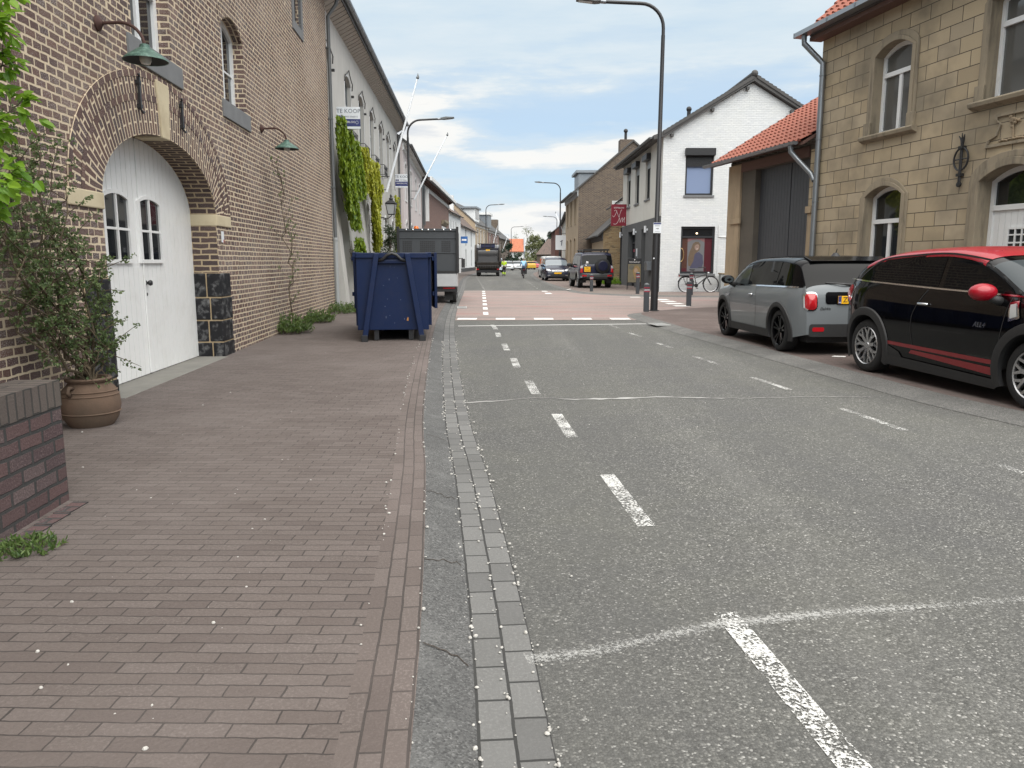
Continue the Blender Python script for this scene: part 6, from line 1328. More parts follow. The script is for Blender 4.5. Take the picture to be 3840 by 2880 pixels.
# ------------------------------------------------------------------ small tipper lorry
def tipper():
    t = thing('tipper_lorry', 'grey tipper lorry with tall perforated panel and orange beacon parked facing away on the left', 'lorry', (-2.76, 25.55, .03), R(3.4))
    pan = paint('charcoal_panel', (.045, .051, .058), .6, .0, var=.12, scale=2); alu = paint('aluminium_plate', (.22, .225, .23), .5, .5, var=.2, scale=3, dirt=(.2, .2, .2), dirtamt=.3)
    w = .97
    p = MB().box(-w, w, .22, .27, 1.08, 2.42); p.box(-w, w, .19, .22, 2.38, 2.46); p.box(-w, w, .20, .22, 2.14, 2.17); p.box(-w, w, .20, .22, 1.66, 1.69); p.build('tail_panel', pan, t, bevel=.006)
    for s in (-1, 1): MB().box(s * w - .04, s * w + .04, .12, .30, 1.0, 2.52).build('panel_post', M['black'], t, bevel=.008); MB().box(s * w - .025, s * w + .025, .3, 3.6, 1.0, 2.40).build('body_side', pan, t)
    h = MB()
    for x0, x1 in ((-.82, -.46), (-.25, .25), (.45, .80)):
        n = int((x1 - x0) / .062)
        for i in range(n):
            for j in range(6): h.box(x0 + i * .062, x0 + i * .062 + .042, .214, .222, 1.71 + j * .062, 1.752 + j * .062)
    h.build('panel_holes', M['ink'], t)
    b = MB()
    for x in (-.70, -.48, -.18, .02, .22, .52, .75): b.lathe([(0, -.02), (.028, -.015), (.028, 0)], 10, (x, .19, 2.42), 'y')
    b.build('bolts', M['chrome'], t)
    MB().ext([(.18, 1.06), (.02, .58), (.05, .55), (.22, 1.03)], -w + .05, w - .02, 'x').build('tail_ramp', alu, t, bevel=.006); MB().box(-w, w, .15, 3.6, 1.0, 1.09).build('load_floor', M['black'], t)
    MB().box(-.95, .95, .12, .22, .40, .54).build('bumper_bar', M['black'], t, bevel=.008); MB().box(-.9, .9, .3, 4.2, .5, .72).build('chassis', M['ink'], t)
    for s in (-1, 1):
        MB().box(s * .68 - .20, s * .68 + .20, .09, .15, .50, .60).build('tail_light', M['redlens'], t, bevel=.006); MB().box(s * .66 - .14, s * .66 + .14, .3, .32, .12, .5).build('mud_flap', M['rubber'], t)
        for y, r in ((.85, .34), (4.25, .34)):
            q = MB(); q.lathe([(r * .6, -.11), (r * .95, -.11), (r, -.08), (r, .08), (r * .95, .11), (r * .6, .11), (.05, .06), (.05, -.06), (r * .6, -.11)], 28, (s * .80, y, r), 'x'); o = q.build('wheel', M['rubber'], t, smooth=40)
            q = MB(); q.lathe([(0, s * .05), (r * .55, s * .09), (r * .6, s * .115)], 20, (s * .80, y, r), 'x'); q.build('rim', M['alloy'], o)
    cb = MB(); prof = [(3.75, .45), (3.75, 2.25), (3.95, 2.38), (4.9, 2.32), (5.4, 1.55), (5.9, 1.35), (6.05, .9), (6.05, .42)]; cb.ext(prof, -.93, .93, 'x'); cab = cb.build('cab', carpaint('white_cab', (.62, .63, .64)), t, bevel=.04, smooth=35)
    for s in (-1, 1):
        MB().add([(s * .934, 4.1, 1.45), (s * .934, 5.2, 1.42), (s * .934, 4.8, 2.1), (s * .934, 4.1, 2.15)], [(0, 1, 2, 3)]).build('cab_window', M['carglass'], cab)
        q = MB(); q.tube([(s * .93, 5.0, 1.5), (s * 1.12, 4.98, 1.52), (s * 1.14, 4.98, 1.35)], .018, 6); q.box(s * 1.14 - .07, s * 1.14 + .07, 4.95, 5.02, 1.15, 1.50); q.build('mirror', M['plastic'], cab)
    MB().add([(-.8, 3.745, 1.5), (.8, 3.745, 1.5), (.8, 3.745, 2.15), (-.8, 3.745, 2.15)], [(0, 1, 2, 3)]).build('rear_cab_window', M['carglass'], cab)
    q = MB(); q.lathe([(0, .16), (.06, .15), (.085, .08), (.085, 0)], 14, (-.42, 1.0, 2.42)); q.tube([(-.42, 1.0, 1.1), (-.42, 1.0, 2.42)], .02, 6); q.build('beacon', M['orange'], t, smooth=40)
tipper()
# ------------------------------------------------------------------ refuse collection truck
def refuse_truck():
    t = thing('refuse_truck', 'dark refuse collection truck seen from behind with its open loading hopper', 'truck', (-2.35, 76.0, .0), R(1))
    dk = paint('grimy_steel', (.045, .04, .036), .6, .4, var=.4, scale=3, dirt=(.12, .085, .055), dirtamt=.4); bl = paint('blue_grimy_steel', (.025, .03, .075), .5, .2, var=.3, scale=3)
    w = 1.2
    for s in (-1, 1):
        MB().ext([(0, .9), (-.25, 1.4), (-.1, 2.5), (.35, 3.0), (1.5, 3.1), (1.5, .9)], s * w - .09, s * w + .09, 'x').build('hopper_cheek', dk, t, bevel=.02)
        q = MB(); q.tube([(s * (w - .16), -.1, 2.75), (s * (w - .2), .1, 1.0)], .06, 8); q.build('hydraulic_ram', M['iron'], t); MB().box(s * 1.0 - .12, s * 1.0 + .12, -.12, -.02, .62, .74).build('tail_light', M['redlens'], t)
        MB().box(s * .95 - .18, s * .95 + .18, .2, .23, .15, .6).build('mud_flap', M['rubber'], t)
        for y in (2.0, 3.4, 6.6): q = MB(); q.lathe([(.1, -.15), (.48, -.15), (.5, -.1), (.5, .1), (.48, .15), (.1, .15)], 24, (s * .98, y, .5), 'x'); q.build('wheel', M['rubber'], t)
    q = MB(); q.ext([(.9, 2.45), (.2, 1.9), (.1, 1.35), (.5, .95), (1.6, .9), (1.6, 2.45)], -w + .09, w - .09, 'x'); q.build('hopper', M['ink'], t)
    q = MB().box(-w + .1, w - .1, -.05, .25, 1.28, 1.42); q.box(-w + .12, w - .12, -.18, .0, .98, 1.10); q.build('hopper_lip', M['iron'], t, bevel=.02); MB().ext([(-.02, .72), (-.22, 1.26), (-.15, 1.28), (.1, .74)], -w + .1, w - .1, 'x').build('bin_lift', dk, t)
    q = MB()
    for k in range(9): q.box(-1.0 + k * .24, -.9 + k * .24, -.3, -.15, .85, 1.0 + .06 * (k % 2))
    q.build('bin_comb', M['iron'], t)
    q = MB().box(-w, w, .2, .6, 2.5, 2.75); q.box(-.7, .7, .0, .3, 2.75, 3.12); q.build('packer_head', bl, t, bevel=.03)
    q = MB()
    for x in (-.8, -.3, .3, .8): q.tube([(x, -.04, 2.5), (x, -.04, 3.15)], .035, 6)
    q.tube([(-.95, -.04, 3.14), (.95, -.04, 3.14)], .04, 6); q.tube([(-.95, -.04, 2.62), (.95, -.04, 2.62)], .035, 6); q.build('top_frame', M['iron'], t)
    MB().box(-1.15, 1.15, 1.51, 6.6, .95, 3.05).build('compactor_body', paint('pale_truck_body', (.36, .37, .38), .45), t, bevel=.06); MB().box(-1.1, 1.1, 6.75, 8.6, .7, 2.9).build('cab', carpaint('white_truck_cab', (.55, .56, .57)), t, bevel=.12)
    MB().box(-1.1, 1.1, -.02, .15, .36, .56).build('bumper_bar', M['black'], t, bevel=.015); MB().box(-.9, .9, .3, 8.2, .5, .9).build('chassis', M['ink'], t); MB().box(-.2, .2, -.06, -.03, 2.46, 2.58).build('number_plate', M['plateyel'], t)
refuse_truck()
# ------------------------------------------------------------------ street furniture
def lamp_post(x, y, arm, label, lean=0.0, sign=False, H=8.1, z=.055):
    t = thing('street_lamp', label, 'street lamp', (x, y, z), 0, 'street lamps with one bent arm'); d = 1 if arm > 0 else -1; a = abs(arm)
    p = MB(); p.lathe([(.16, 0), (.16, .02), (.105, .03), (.10, 2.1), (.092, 2.16), (.066, 2.2), (.052, H - .9)], 16); p.v = [(v[0] + lean * v[2], v[1], v[2]) for v in p.v]; p.build('pole', M['black'], t, smooth=40)
    top = lean * (H - .9); R_ = .62; pts = [(top + lean * .1, 0, H - .95)] + [(top + d * R_ * (1 - math.cos(w)), 0, H - .72 + R_ * math.sin(w)) for w in [R(90) * k / 8 for k in range(9)]] + [(top + d * (a - .62), 0, H - .06)]
    q = MB(); q.tube(pts, .045, 10); q.build('arm', M['black'], t, smooth=40)
    q = MB(); q.tube([(top + d * (a - .66), 0, H - .06), (top + d * (a - .50), 0, H - .045)], .055, 10); q.build('spigot', M['steel'], t, smooth=40)
    h = MB(); x0, x1 = top + d * (a - .52), top + d * (a + .12)
    prof = [(x0, H - .075), (x0 + d * .15, H - .085), (x1, H - .02), (x1, H + .02), (x0 + d * .25, H + .035), (x0, H - .01)]
    h.ext(prof, -.14, .14, 'y'); ho = h.build('lamp_head', M['zincdk'], t, bevel=.012)
    g = MB().add([(x0 + d * .22, -.10, H - .088 + .012), (x0 + d * .22, .10, H - .088 + .012), (x1 - d * .06, .10, H - .034), (x1 - d * .06, -.10, H - .034)], [(0, 1, 2, 3)]); g.v = [(v[0], v[1], v[2] - .012) for v in g.v]; g.build('lens', M['clearlens'], ho)
    if sign:
        s = MB().box(-.10, .115, -.125, -.115, 2.14, 2.42); so = s.build('route_sign', M['signwhite'], t); MB().box(-.095, .11, -.128, -.126, 2.375, 2.412).build('sign_header', M['navy'], so)
        q = MB().box(-.03, .025, -.128, -.126, 2.252, 2.264); q.add([(.02, -.127, 2.235), (.05, -.127, 2.258), (.02, -.127, 2.281)], [(0, 1, 2)]); q.build('arrow', M['ink'], so); q = MB()
        for zz in (2.345, 2.325, 2.18): q.box(-.06, .075, -.1275, -.126, zz, zz + .006)
        q.build('sign_lines', M['greyprint'], so); q = MB().ball((-.06, -.11, 1.45), .022, 8); q.build('sticker', M['signwhite'], t)
lamp_post(3.98, 21.65, -2.2, 'tall black lamp post with a small white arrow sign at the kerb corner', .005, True, 8.2)
lamp_post(-4.93, 38, 2.1, 'black lamp post before the pale rendered house, arm over the left pavement', -.004)
lamp_post(4.15, 67.7, -2.1, 'lamp post behind the dark blue people carrier with arm over the road'); lamp_post(-3.1, 93.5, 2.1, 'lamp post just behind the refuse truck on the left'); lamp_post(-.15, 152, 2.3, 'small far lamp post in front of the orange roofed house'); lamp_post(6.75, 118, -2.0, 'far lamp post above the dark red house end')
def bollard(x, y, h, label, z=.055):
    t = thing('bollard', label, 'bollard', (x, y, z), R(random.uniform(-4, 4)), 'grey square bollards with red bands'); w = .07
    MB().box(-w, w, -w, w, 0, h - .02).build('post', paint('bollard_grey', (.042, .047, .055), .6, var=.2, dirt=(.08, .075, .07), dirtamt=.25) if 'bollard_grey' not in MATS else MATS['bollard_grey'], t, bevel=.008)
    q = MB(); q.add([(-w, -w, h - .022), (w, -w, h - .022), (w, w, h - .022), (-w, w, h - .022), (0, 0, h + .02)], [(0, 1, 4), (1, 2, 4), (2, 3, 4), (3, 0, 4)]); q.build('cap', M['zincdk'], t)
    for zz in (h - .13, h - .23): MB().box(-w - .003, w + .003, -w - .003, w + .003, zz, zz + .035).build('red_band', M['crimson'], t)
    for zz in (h - .165, h - .195): MB().box(-w - .002, w + .002, -w - .002, w + .002, zz, zz + .008).build('reflector_band', M['signwhite'], t)
bollard(3.70, 21.28, .77, 'bollard right next to the near black lamp post'); bollard(5.50, 24.05, .76, 'bollard in front of the parked bicycle, at the near edge of the side street'); bollard(5.35, 33.0, .92, 'bollard standing before the black advertising board'); bollard(7.36, 31.85, .90, 'bollard half hidden behind another one in front of the bicycle'); bollard(3.66, 35.7, .80, 'bollard behind the off-road car tail at the far corner')
def flagpole(a, b, label, r=.055):
    t = thing('flagpole', label, 'flagpole', a, 0, 'slanting white flagpoles on house fronts'); v = Vector(b) - Vector(a)
    q = MB(); q.tube([(0, 0, 0), v * .5, v], [r, r * .9, r * .6], 10); q.build('pole', M['signwhite'], t, smooth=40); q = MB(); q.ball(v * 1.01, .07, 10); q.lathe([(.05, 0), (0, .16)], 8, tuple(v * 1.02)); q.build('finial', M['zincdk'], t)
    q = MB(); s = -1 if a[0] < 0 else 1
    for k in (.02, .14): p = v * k; q.tube([p, (s * .30 if k < .1 else s * (.3 + p.x * -s), p.y, p.z)], .02, 6)
    q.build('bracket', M['black'], t)
flagpole((-5.62, 35.4, 4.5), (-4.16, 35.5, 9.35), 'white flagpole leaning out from the pale rendered house'); flagpole((-6.25, 50.3, 5.3), (-4.11, 50.5, 9.28), 'white flagpole leaning out from the pink house')
flagpole((-3.5, 148, 4.9), (-2.75, 149, 8.1), 'far thin flagpole above the refuse truck', .05); flagpole((-2.1, 165, 3.4), (-.85, 166, 6.9), 'far flagpole on the dark brick house at the bend', .06); flagpole((5.75, 89, 4.9), (5.0, 90, 6.9), 'far flagpole on the cream house on the right', .045)
def wall_lamp(s, z, label, first=[None]):
    ux, uy = -.065 / 1.0021, 1 / 1.0021; x, y = -3.796 + ux * s, 4.0 + uy * s
    if first[0] is None:
        t = thing('wall_lamp', label, 'wall lamp', (x, y, z), math.atan2(uy, ux), 'green enamel lamps on the old brick house'); o = .44
        q = MB(); q.lathe([(0, 0), (.075, -.006), (.072, -.02), (.03, -.05), (.02, -.06)], 16, (0, 0, 0), 'y'); q.build('wall_flange', M['rust'], t, smooth=40)
        pts = [(0, -.03, 0), (0, -.22, .01)] + [(0, -.22 - .22 * math.sin(w), -.21 + .22 * math.cos(w)) for w in [R(90) * k / 8 for k in range(1, 9)]]; q = MB(); q.tube(pts, .016, 8); q.build('arm', M['rust'], t, smooth=40)
        q = MB(); q.lathe([(.022, -.185), (.045, -.195), (.05, -.225), (.075, -.235), (.11, -.262), (.17, -.30), (.21, -.338), (.212, -.346), (.203, -.343)], 32, (0, -o, 0)); q.build('lamp_shade', M['verdigris'], t, smooth=40)
        q = MB(); q.lathe([(.203, -.3425), (.165, -.308), (.10, -.272), (.05, -.25), (0, -.245)], 32, (0, -o, 0)); q.build('shade_inside', M['shade_in'], t, smooth=40)
        q = MB(); q.lathe([(.045, -.25), (.055, -.29), (.055, -.345), (.04, -.375), (0, -.385)], 18, (0, -o, 0)); q.build('bulb_glass', M['bulb'], t, smooth=40); first[0] = t
    else: t = copy_tree(first[0]); t.location = (x, y, z); t['label'] = label
wall_lamp(3.98, 3.72, 'green enamel wall lamp over the left side of the white arched gate'); wall_lamp(10.22, 3.75, 'green enamel wall lamp further along, right of the second window')
def lantern():
    t = thing('wall_lantern', 'black four sided lantern on a scrolled bracket of the pale rendered house', 'wall lantern', (-5.0, 32.6, 3.35)); w0, w1, h = .12, .20, .42
    c = [(-1, -1), (1, -1), (1, 1), (-1, 1)]; q = MB(); q.add([(a * w0, b * w0, 0) for a, b in c] + [(a * w1, b * w1, h) for a, b in c], [(0, 1, 5, 4), (1, 2, 6, 5), (2, 3, 7, 6), (3, 0, 4, 7), (0, 1, 2, 3)]); q.build('lantern_glass', paint('frosted_glass', (.45, .46, .46), .2), t)
    q = MB()
    for a, b in c: q.tube([(a * w0, b * w0, -.01), (a * w1, b * w1, h)], .016, 6)
    for w, z in ((w0, 0), (w1, h)): q.tube([(a * w, b * w, z) for a, b in c + c[:1]], .018, 6)
    q.add([(a * .24, b * .24, h + .02) for a, b in c] + [(a * .07, b * .07, h + .16) for a, b in c], [(0, 1, 5, 4), (1, 2, 6, 5), (2, 3, 7, 6), (3, 0, 4, 7), (0, 1, 2, 3), (4, 5, 6, 7)]); q.lathe([(.07, h + .16), (.09, h + .22), (.04, h + .28), (.05, h + .33), (0, h + .42)], 8); q.build('frame', M['black'], t)
    q = MB(); q.tube([(-.80, .1, -.05), (-.52, .1, -.05), (-.35, .05, -.15), (-.15, 0, -.17), (0, 0, -.06), (0, 0, 0)], .02, 6); q.tube([(-.5, .1, -.3), (-.42, .08, -.12), (-.3, .04, -.12), (-.28, .04, -.2), (-.36, .05, -.22)], .016, 6); q.box(-.84, -.78, .07, .13, -.4, .1); q.build('bracket', M['black'], t)
lantern()
def board():
    t = thing('advertising_board', 'black framed standing advertising board with a beige portrait poster by the salon door', 'advertising board', (5.98, 38.0, .06), R(-4)); w = .34
    q = MB().box(-w, w, -.02, .02, .32, 1.52); q.build('frame', M['ink'], t, bevel=.01); p = MB().quad((-w + .03, -.022, .36), (w - .03, -.022, .36), (w - .03, -.022, 1.24), (-w + .03, -.022, 1.24)).build('poster', paint('beige_poster', (.23, .195, .12), .5, var=.5, scale=4), t)
    hp = paint('poster_fair_hair', (.36, .24, .10), .5, var=.5, scale=14); MB().poly([(.10 + .17 * math.cos(a) * (1 + .15 * math.sin(3 * a)), -.0235, .84 + .34 * math.sin(a)) for a in [6.283 * k / 20 for k in range(20)]]).build('poster_hair', hp, p); MB().poly([(.07 + .085 * math.cos(a), -.0245, .93 + .12 * math.sin(a)) for a in [6.283 * k / 16 for k in range(16)]]).build('poster_face', paint('poster_skin2', (.42, .28, .19), .5), p)
    MB().poly([(-.14 + .13 * math.cos(a), -.0235, 1.08 + .12 * math.sin(a)) for a in [6.283 * k / 16 for k in range(16)]]).build('poster_shadow', paint('poster_grey', (.13, .125, .10), .5), p)
    text('Schwarzkopf', .10, t, M['print_white'], (0, -.023, 1.34)); q = MB(); q.lathe([(0, 0), (.03, 0)], 10, (0, -.023, 1.45), 'y'); q.box(-.008, .008, -.024, -.0225, 1.40, 1.44); q.build('emblem', M['print_white'], t)
    for s in (-1, 1): q = MB(); q.tube([(s * (w - .03), 0, .34), (s * (w + .0), -.05, 0)], .016, 6); q.tube([(s * (w - .03), .02, 1.2), (s * (w - .03), .4, 0)], .014, 6); q.build('leg', M['black'] if s < 0 else M['rust'], t)
board()
t_ = thing('utility_cabinet', 'grey green cabinet half hidden at the foot of the white gable', 'cabinet', (9.55, 34.95, .06)); MB().box(-.2, .2, -.2, .2, 0, .80).build('cabinet_body', M['greywood'], t_, bevel=.01); MB().box(-.23, .23, -.23, .23, .80, .86).build('lid', M['mould'], t_, bevel=.01)
def bicycle(name, label, x, y, rz, z=.06, panniers=False):
    t = thing(name, label, 'bicycle', (x, y, z), rz); r = .345; xr, xf = -.56, .57; k = M['black']
    for xw in (xr, xf):
        q = MB(); q.tube([(xw + r * math.cos(a), 0, r + r * math.sin(a)) for a in [6.28319 * j / 40 for j in range(41)]], .021, 8, cap=False); w = q.build('wheel', M['rubber'], t, smooth=40)
        q = MB(); q.tube([(xw + (r - .03) * math.cos(a), 0, r + (r - .03) * math.sin(a)) for a in [6.28319 * j / 40 for j in range(41)]], .012, 6, cap=False); q.build('rim', M['alloy'], w, smooth=40); q = MB()
        for j in range(16): a = 6.283 * j / 16; q.tube([(xw, .02 * (-1) ** j, r), (xw + (r - .03) * math.cos(a), 0, r + (r - .03) * math.sin(a))], .0022, 3)
        q.tube([(xw, -.05, r), (xw, .05, r)], .03, 8); q.build('spokes', M['alloy'], w)
        q = MB(); q.tube([(xw + (r + .035) * math.cos(a), 0, r + (r + .035) * math.sin(a)) for a in [R(15 + 150 * j / 16) if xw < 0 else R(60 + 120 * j / 16) for j in range(17)]], .028, 6, sq=.5); q.build('mudguard', k, t)
    q = MB(); bb = (-.08, 0, .30); hd = (.34, 0, .80); hb = (.37, 0, .68)
    q.tube([hb, bb], .024, 8); q.tube([hd, (-.16, 0, .62)], .020, 8); q.tube([bb, (-.24, 0, .92)], .018, 8); q.tube([(.32, 0, .92), hb], .022, 8)
    for s in (-.05, .05): q.tube([bb, (xr, s, r)], .012, 6); q.tube([(-.18, 0, .68), (xr, s, r)], .011, 6); q.tube([hb, (.45, s, .55), (xf, s, r)], .014, 6)
    q.build('frame', k, t, smooth=40)
    q = MB(); q.tube([(.32, 0, .9), (.28, 0, 1.08)], .016, 6); q.tube([(.12, -.28, 1.10), (.22, -.25, 1.12), (.28, 0, 1.07), (.22, .25, 1.12), (.12, .28, 1.10)], .014, 6); q.tube([(.12, -.28, 1.10), (.04, -.29, 1.09)], .02, 6); q.tube([(.12, .28, 1.10), (.04, .29, 1.09)], .02, 6); q.build('handlebar', k, t)
    q = MB(); q.tube([(-.24, 0, .90), (-.27, 0, .98)], .014, 6); q.ball((-.30, 0, 1.0), (.14, .085, .04), 12); q.build('saddle', M['ink'], t, smooth=True)
    q = MB(); q.box(-.86, -.40, -.07, .07, .735, .755)
    for s in (-.07, .07): q.tube([(-.72, s, .74), (xr, s, r)], .008, 5); q.tube([(-.48, s, .74), (xr, s, r)], .008, 5)
    q.build('luggage_rack', k, t); q = MB(); q.tube([(xr, .04, r + .03), (-.08, .05, .34), (-.08, .05, .26), (xr, .04, r - .03)], .012, 5); q.lathe([(.02, 0), (.09, 0), (.09, .01), (.02, .01)], 16, (-.08, .045, .30), 'y'); q.tube([(-.08, .06, .30), (-.02, .08, .16)], .01, 5); q.box(-.07, .03, .07, .15, .15, .17); q.tube([(-.08, -.06, .30), (-.14, -.08, .44)], .01, 5); q.box(-.19, -.09, -.15, -.07, .43, .45); q.build('crank', k, t)
    q = MB(); q.ball((.44, 0, .86), (.05, .035, .04), 8); q.build('front_light', M['clearlens'], t); q = MB().box(-.885, -.86, -.04, .04, .70, .76); q.build('rear_light', M['redlens'], t)
    if panniers:
        for s in (-1, 1): MB().box(-.86, -.40, s * .17 - .08, s * .17 + .08, .36, .75).build('pannier', M['ink'], t, bevel=.03)
    return t
bicycle('parked_bicycle', 'black city bicycle leaning at the white gable below the poster window', 8.37, 34.85, R(1.5))
bicycle('ridden_bicycle', 'bicycle with black panniers ridden away down the middle of the road', 1.0, 67.5, R(92), .005, True)
# ------------------------------------------------------------------ people
def skinmesh(name, J, E, mat, parent=None, sub=2):
    me = bpy.data.meshes.new(name); keys = list(J); me.from_pydata([J[k][0] for k in keys], [(keys.index(a), keys.index(b)) for a, b in E], [])
    o = bpy.data.objects.new(name, me); C.objects.link(o); m_ = o.modifiers.new('skin', 'SKIN'); m_.use_smooth_shade = True
    for v, k in zip(me.skin_vertices[0].data, keys): r = J[k][1]; v.radius = r if isinstance(r, tuple) else (r, r)
    me.skin_vertices[0].data[0].use_root = True; s = o.modifiers.new('sub', 'SUBSURF'); s.levels = s.render_levels = sub
    dg = bpy.context.evaluated_depsgraph_get(); dg.update(); n = bpy.data.meshes.new_from_object(o.evaluated_get(dg)); bpy.data.objects.remove(o); n.materials.clear(); n.materials.append(mat); n.polygons.foreach_set('use_smooth', [True] * len(n.polygons))
    o = bpy.data.objects.new(name, n); C.objects.link(o); o.parent = parent; return o
SK = paint('skin', (.42, .25, .18), .55)
def person(label, x, y, rz, J, tops, legs, hair, extra=(), z=0.0, sc=1.0):
    E = [('hip', 'waist'), ('waist', 'chest'), ('chest', 'neck'), ('neck', 'head'), ('head', 'crown')] + [(a + s, b + s) for s in 'LR' for a, b in (('sh', 'el'), ('el', 'wr'), ('wr', 'pa'), ('hj', 'kn'), ('kn', 'an'), ('an', 'toe'))] + [('chest', 'sh' + s) for s in 'LR'] + [('hip', 'hj' + s) for s in 'LR']
    rad = dict(hip=(.15, .11), waist=(.135, .10), chest=(.17, .115), neck=.055, head=(.085, .10), crown=(.075, .085), sh=.06, el=.042, wr=.03, pa=(.035, .02), hj=.085, kn=.058, an=.04, toe=.035)
    F = {k: (Vector(v) * sc, tuple(q * sc for q in rad[k[:-1] if k[:-1] in rad else k]) if isinstance(rad[k[:-1] if k[:-1] in rad else k], tuple) else rad[k[:-1] if k[:-1] in rad else k] * sc) for k, v in J.items()}
    body = skinmesh('person', F, E, SK); body.location = (x, y, z); body.rotation_euler = (0, 0, rz); tag(body, label, 'person')
    def cloth(name, ks, es, g, mat):
        D_ = {k: (F[k][0], tuple(q + g for q in F[k][1]) if isinstance(F[k][1], tuple) else F[k][1] + g) for k in ks}; return skinmesh(name, D_, [e for e in E if e[0] in ks and e[1] in ks] , mat, body)
    cloth('jacket', ['hip', 'waist', 'chest'] + [a + s for s in 'LR' for a in ('sh', 'el')] + (['wrL', 'wrR'] if tops[1] else []), E, .022, tops[0]); cloth('trousers', ['hip'] + [a + s for s in 'LR' for a in ('hj', 'kn', 'an')], E, .018, legs)
    hd = F['crown'][0]; q = MB(); q.ball(hd + Vector((-.015, 0, .005)) * sc, (.105 * sc, .098 * sc, .10 * sc), 14, 0, 10); q.build('hair', hair, body, smooth=True)
    q = MB(); q.ball(F['head'][0] + Vector((.095, 0, .01)) * sc, (.02 * sc, .012 * sc, .02 * sc), 8); q.build('nose', SK, body)
    for s in 'LR':
        p, w = F['pa' + s][0], F['wr' + s][0]; d = (p - w).normalized(); sd_ = d.orthogonal().normalized(); q = MB()
        for j in range(4): b = p + sd_ * (.024 - .016 * j) * sc; q.tube([b, b + d * .05 * sc, b + (d * .08 + Vector((.01, 0, -.01))) * sc], [.009 * sc, .008 * sc, .006 * sc], 5)
        b = w + (p - w) * .5; q.tube([b, b + (sd_ * .04 + d * .02) * sc, b + (sd_ * .05 + d * .05) * sc], [.010 * sc, .009 * sc, .007 * sc], 5); q.build('fingers', SK, body)
        q = MB(); a, to = F['an' + s][0], F['toe' + s][0]; q.tube([a + Vector((-.05, 0, -.04)) * sc, (a + to) / 2 + Vector((0, 0, -.02)) * sc, to], [.045 * sc, .05 * sc, .035 * sc], 8); q.build('shoe', M['ink'], body, smooth=True)
    for (k0, k1, ta, tb, g, mat, nm) in extra: p, q_ = F[k0][0], F[k1][0]; q = MB(); q.tube([p + (q_ - p) * ta, p + (q_ - p) * tb], g * sc, 10); q.build(nm, mat, body, smooth=40)
    return body
JW = dict(hip=(0, 0, .92), waist=(.01, 0, 1.08), chest=(.02, 0, 1.32), neck=(.02, 0, 1.48), head=(.04, 0, 1.60), crown=(.03, 0, 1.68), shL=(.0, .19, 1.41), elL=(-.03, .25, 1.13), wrL=(.10, .26, .90), paL=(.14, .255, .82), shR=(.0, -.19, 1.41), elR=(.0, -.26, 1.13), wrR=(.14, -.24, .93), paR=(.19, -.235, .86),
          hjL=(0, .09, .86), knL=(.08, .10, .48), anL=(-.06, .10, .10), toeL=(.09, .11, .03), hjR=(0, -.09, .86), knR=(.03, -.10, .48), anR=(.10, -.10, .09), toeR=(.25, -.11, .03))
hv = paint('hi_vis_yellow', (.50, .72, .02), .6); dkc = paint('dark_work_trousers', (.018, .02, .028), .8); refl = paint('reflective_tape', (.55, .57, .55), .4)
person('worker in a yellow hi-vis top and dark trousers walking beside the refuse truck', -.80, 77.5, R(98), JW, (hv, False), dkc, paint('dark_hair', (.03, .022, .018), .7), [('hip', 'waist', .55, .95, .165, refl, 'reflective_band'), ('knL', 'anL', .25, .8, .080, hv, 'hi_vis_band'), ('knR', 'anR', .25, .8, .080, hv, 'hi_vis_band')], .005, .97)
JC = dict(hip=(-.30, 0, 1.06), waist=(-.27, 0, 1.22), chest=(-.20, 0, 1.45), neck=(-.15, 0, 1.60), head=(-.11, 0, 1.71), crown=(-.12, 0, 1.79), shL=(-.18, .18, 1.53), elL=(-.05, .27, 1.30), wrL=(.07, .28, 1.14), paL=(.10, .28, 1.11), shR=(-.18, -.18, 1.53), elR=(-.05, -.27, 1.30), wrR=(.07, -.28, 1.14), paR=(.10, -.28, 1.11),
          hjL=(-.28, .09, 1.02), knL=(.12, .10, .78), anL=(-.08, .11, .33), toeL=(.05, .11, .22), hjR=(-.28, -.09, 1.02), knR=(.05, -.10, .92), anR=(-.16, -.11, .55), toeR=(-.04, -.11, .47))
person('cyclist in a pale blue jacket seen from behind on the road', 1.0, 67.5, R(92), JC, (paint('pale_blue_jacket', (.32, .58, .85), .7), True), paint('blue_jeans', (.05, .075, .13), .8), paint('grey_hair', (.30, .29, .27), .7), (), .005, .93)
# ------------------------------------------------------------------ plants
RR = random.Random(21)
def rv(r=1.0): return Vector((RR.gauss(0, 1), RR.gauss(0, 1), RR.gauss(0, 1))).normalized() * r
def leaf(mb, p, d, n, l, w, fold=.25):
    d = d.normalized(); s = d.cross(n); s = s.normalized() if s.length > 1e-4 else d.orthogonal().normalized(); n = s.cross(d)
    up = n * (fold * w); m1 = p + d * l * .35; m2 = p + d * l * .72 - n * l * .05; t = p + d * l - n * l * .14
    mb.add([p, m1 + s * w * .5 + up, m2 + s * w * .38 + up * .6, t, m2 - s * w * .38 + up * .6, m1 - s * w * .5 + up], [(0, 1, 2, 3), (0, 3, 4, 5)])
def sprig(mb, p, d, n, ll, lw, spread=.9):
    for k in range(n):
        q = d * RR.uniform(.2, 1) + rv(spread); leaf(mb, p + d * RR.uniform(-.02, .02) + rv(ll * .3), q, rv() + Vector((0, 0, 1.0)), ll * RR.uniform(.6, 1.15), lw * RR.uniform(.7, 1.1))
def branch(mb, a, b, r0, r1, wob=.05, n=8):
    a, b = Vector(a), Vector(b); P = []; L = (b - a).length
    for k in range(n + 1): t = k / n; P.append(a + (b - a) * t + (rv(wob * L * math.sin(math.pi * t)) if 0 < k < n else Vector()))
    mb.tube(P, [r0 + (r1 - r0) * k / n for k in range(n + 1)], 6); return P
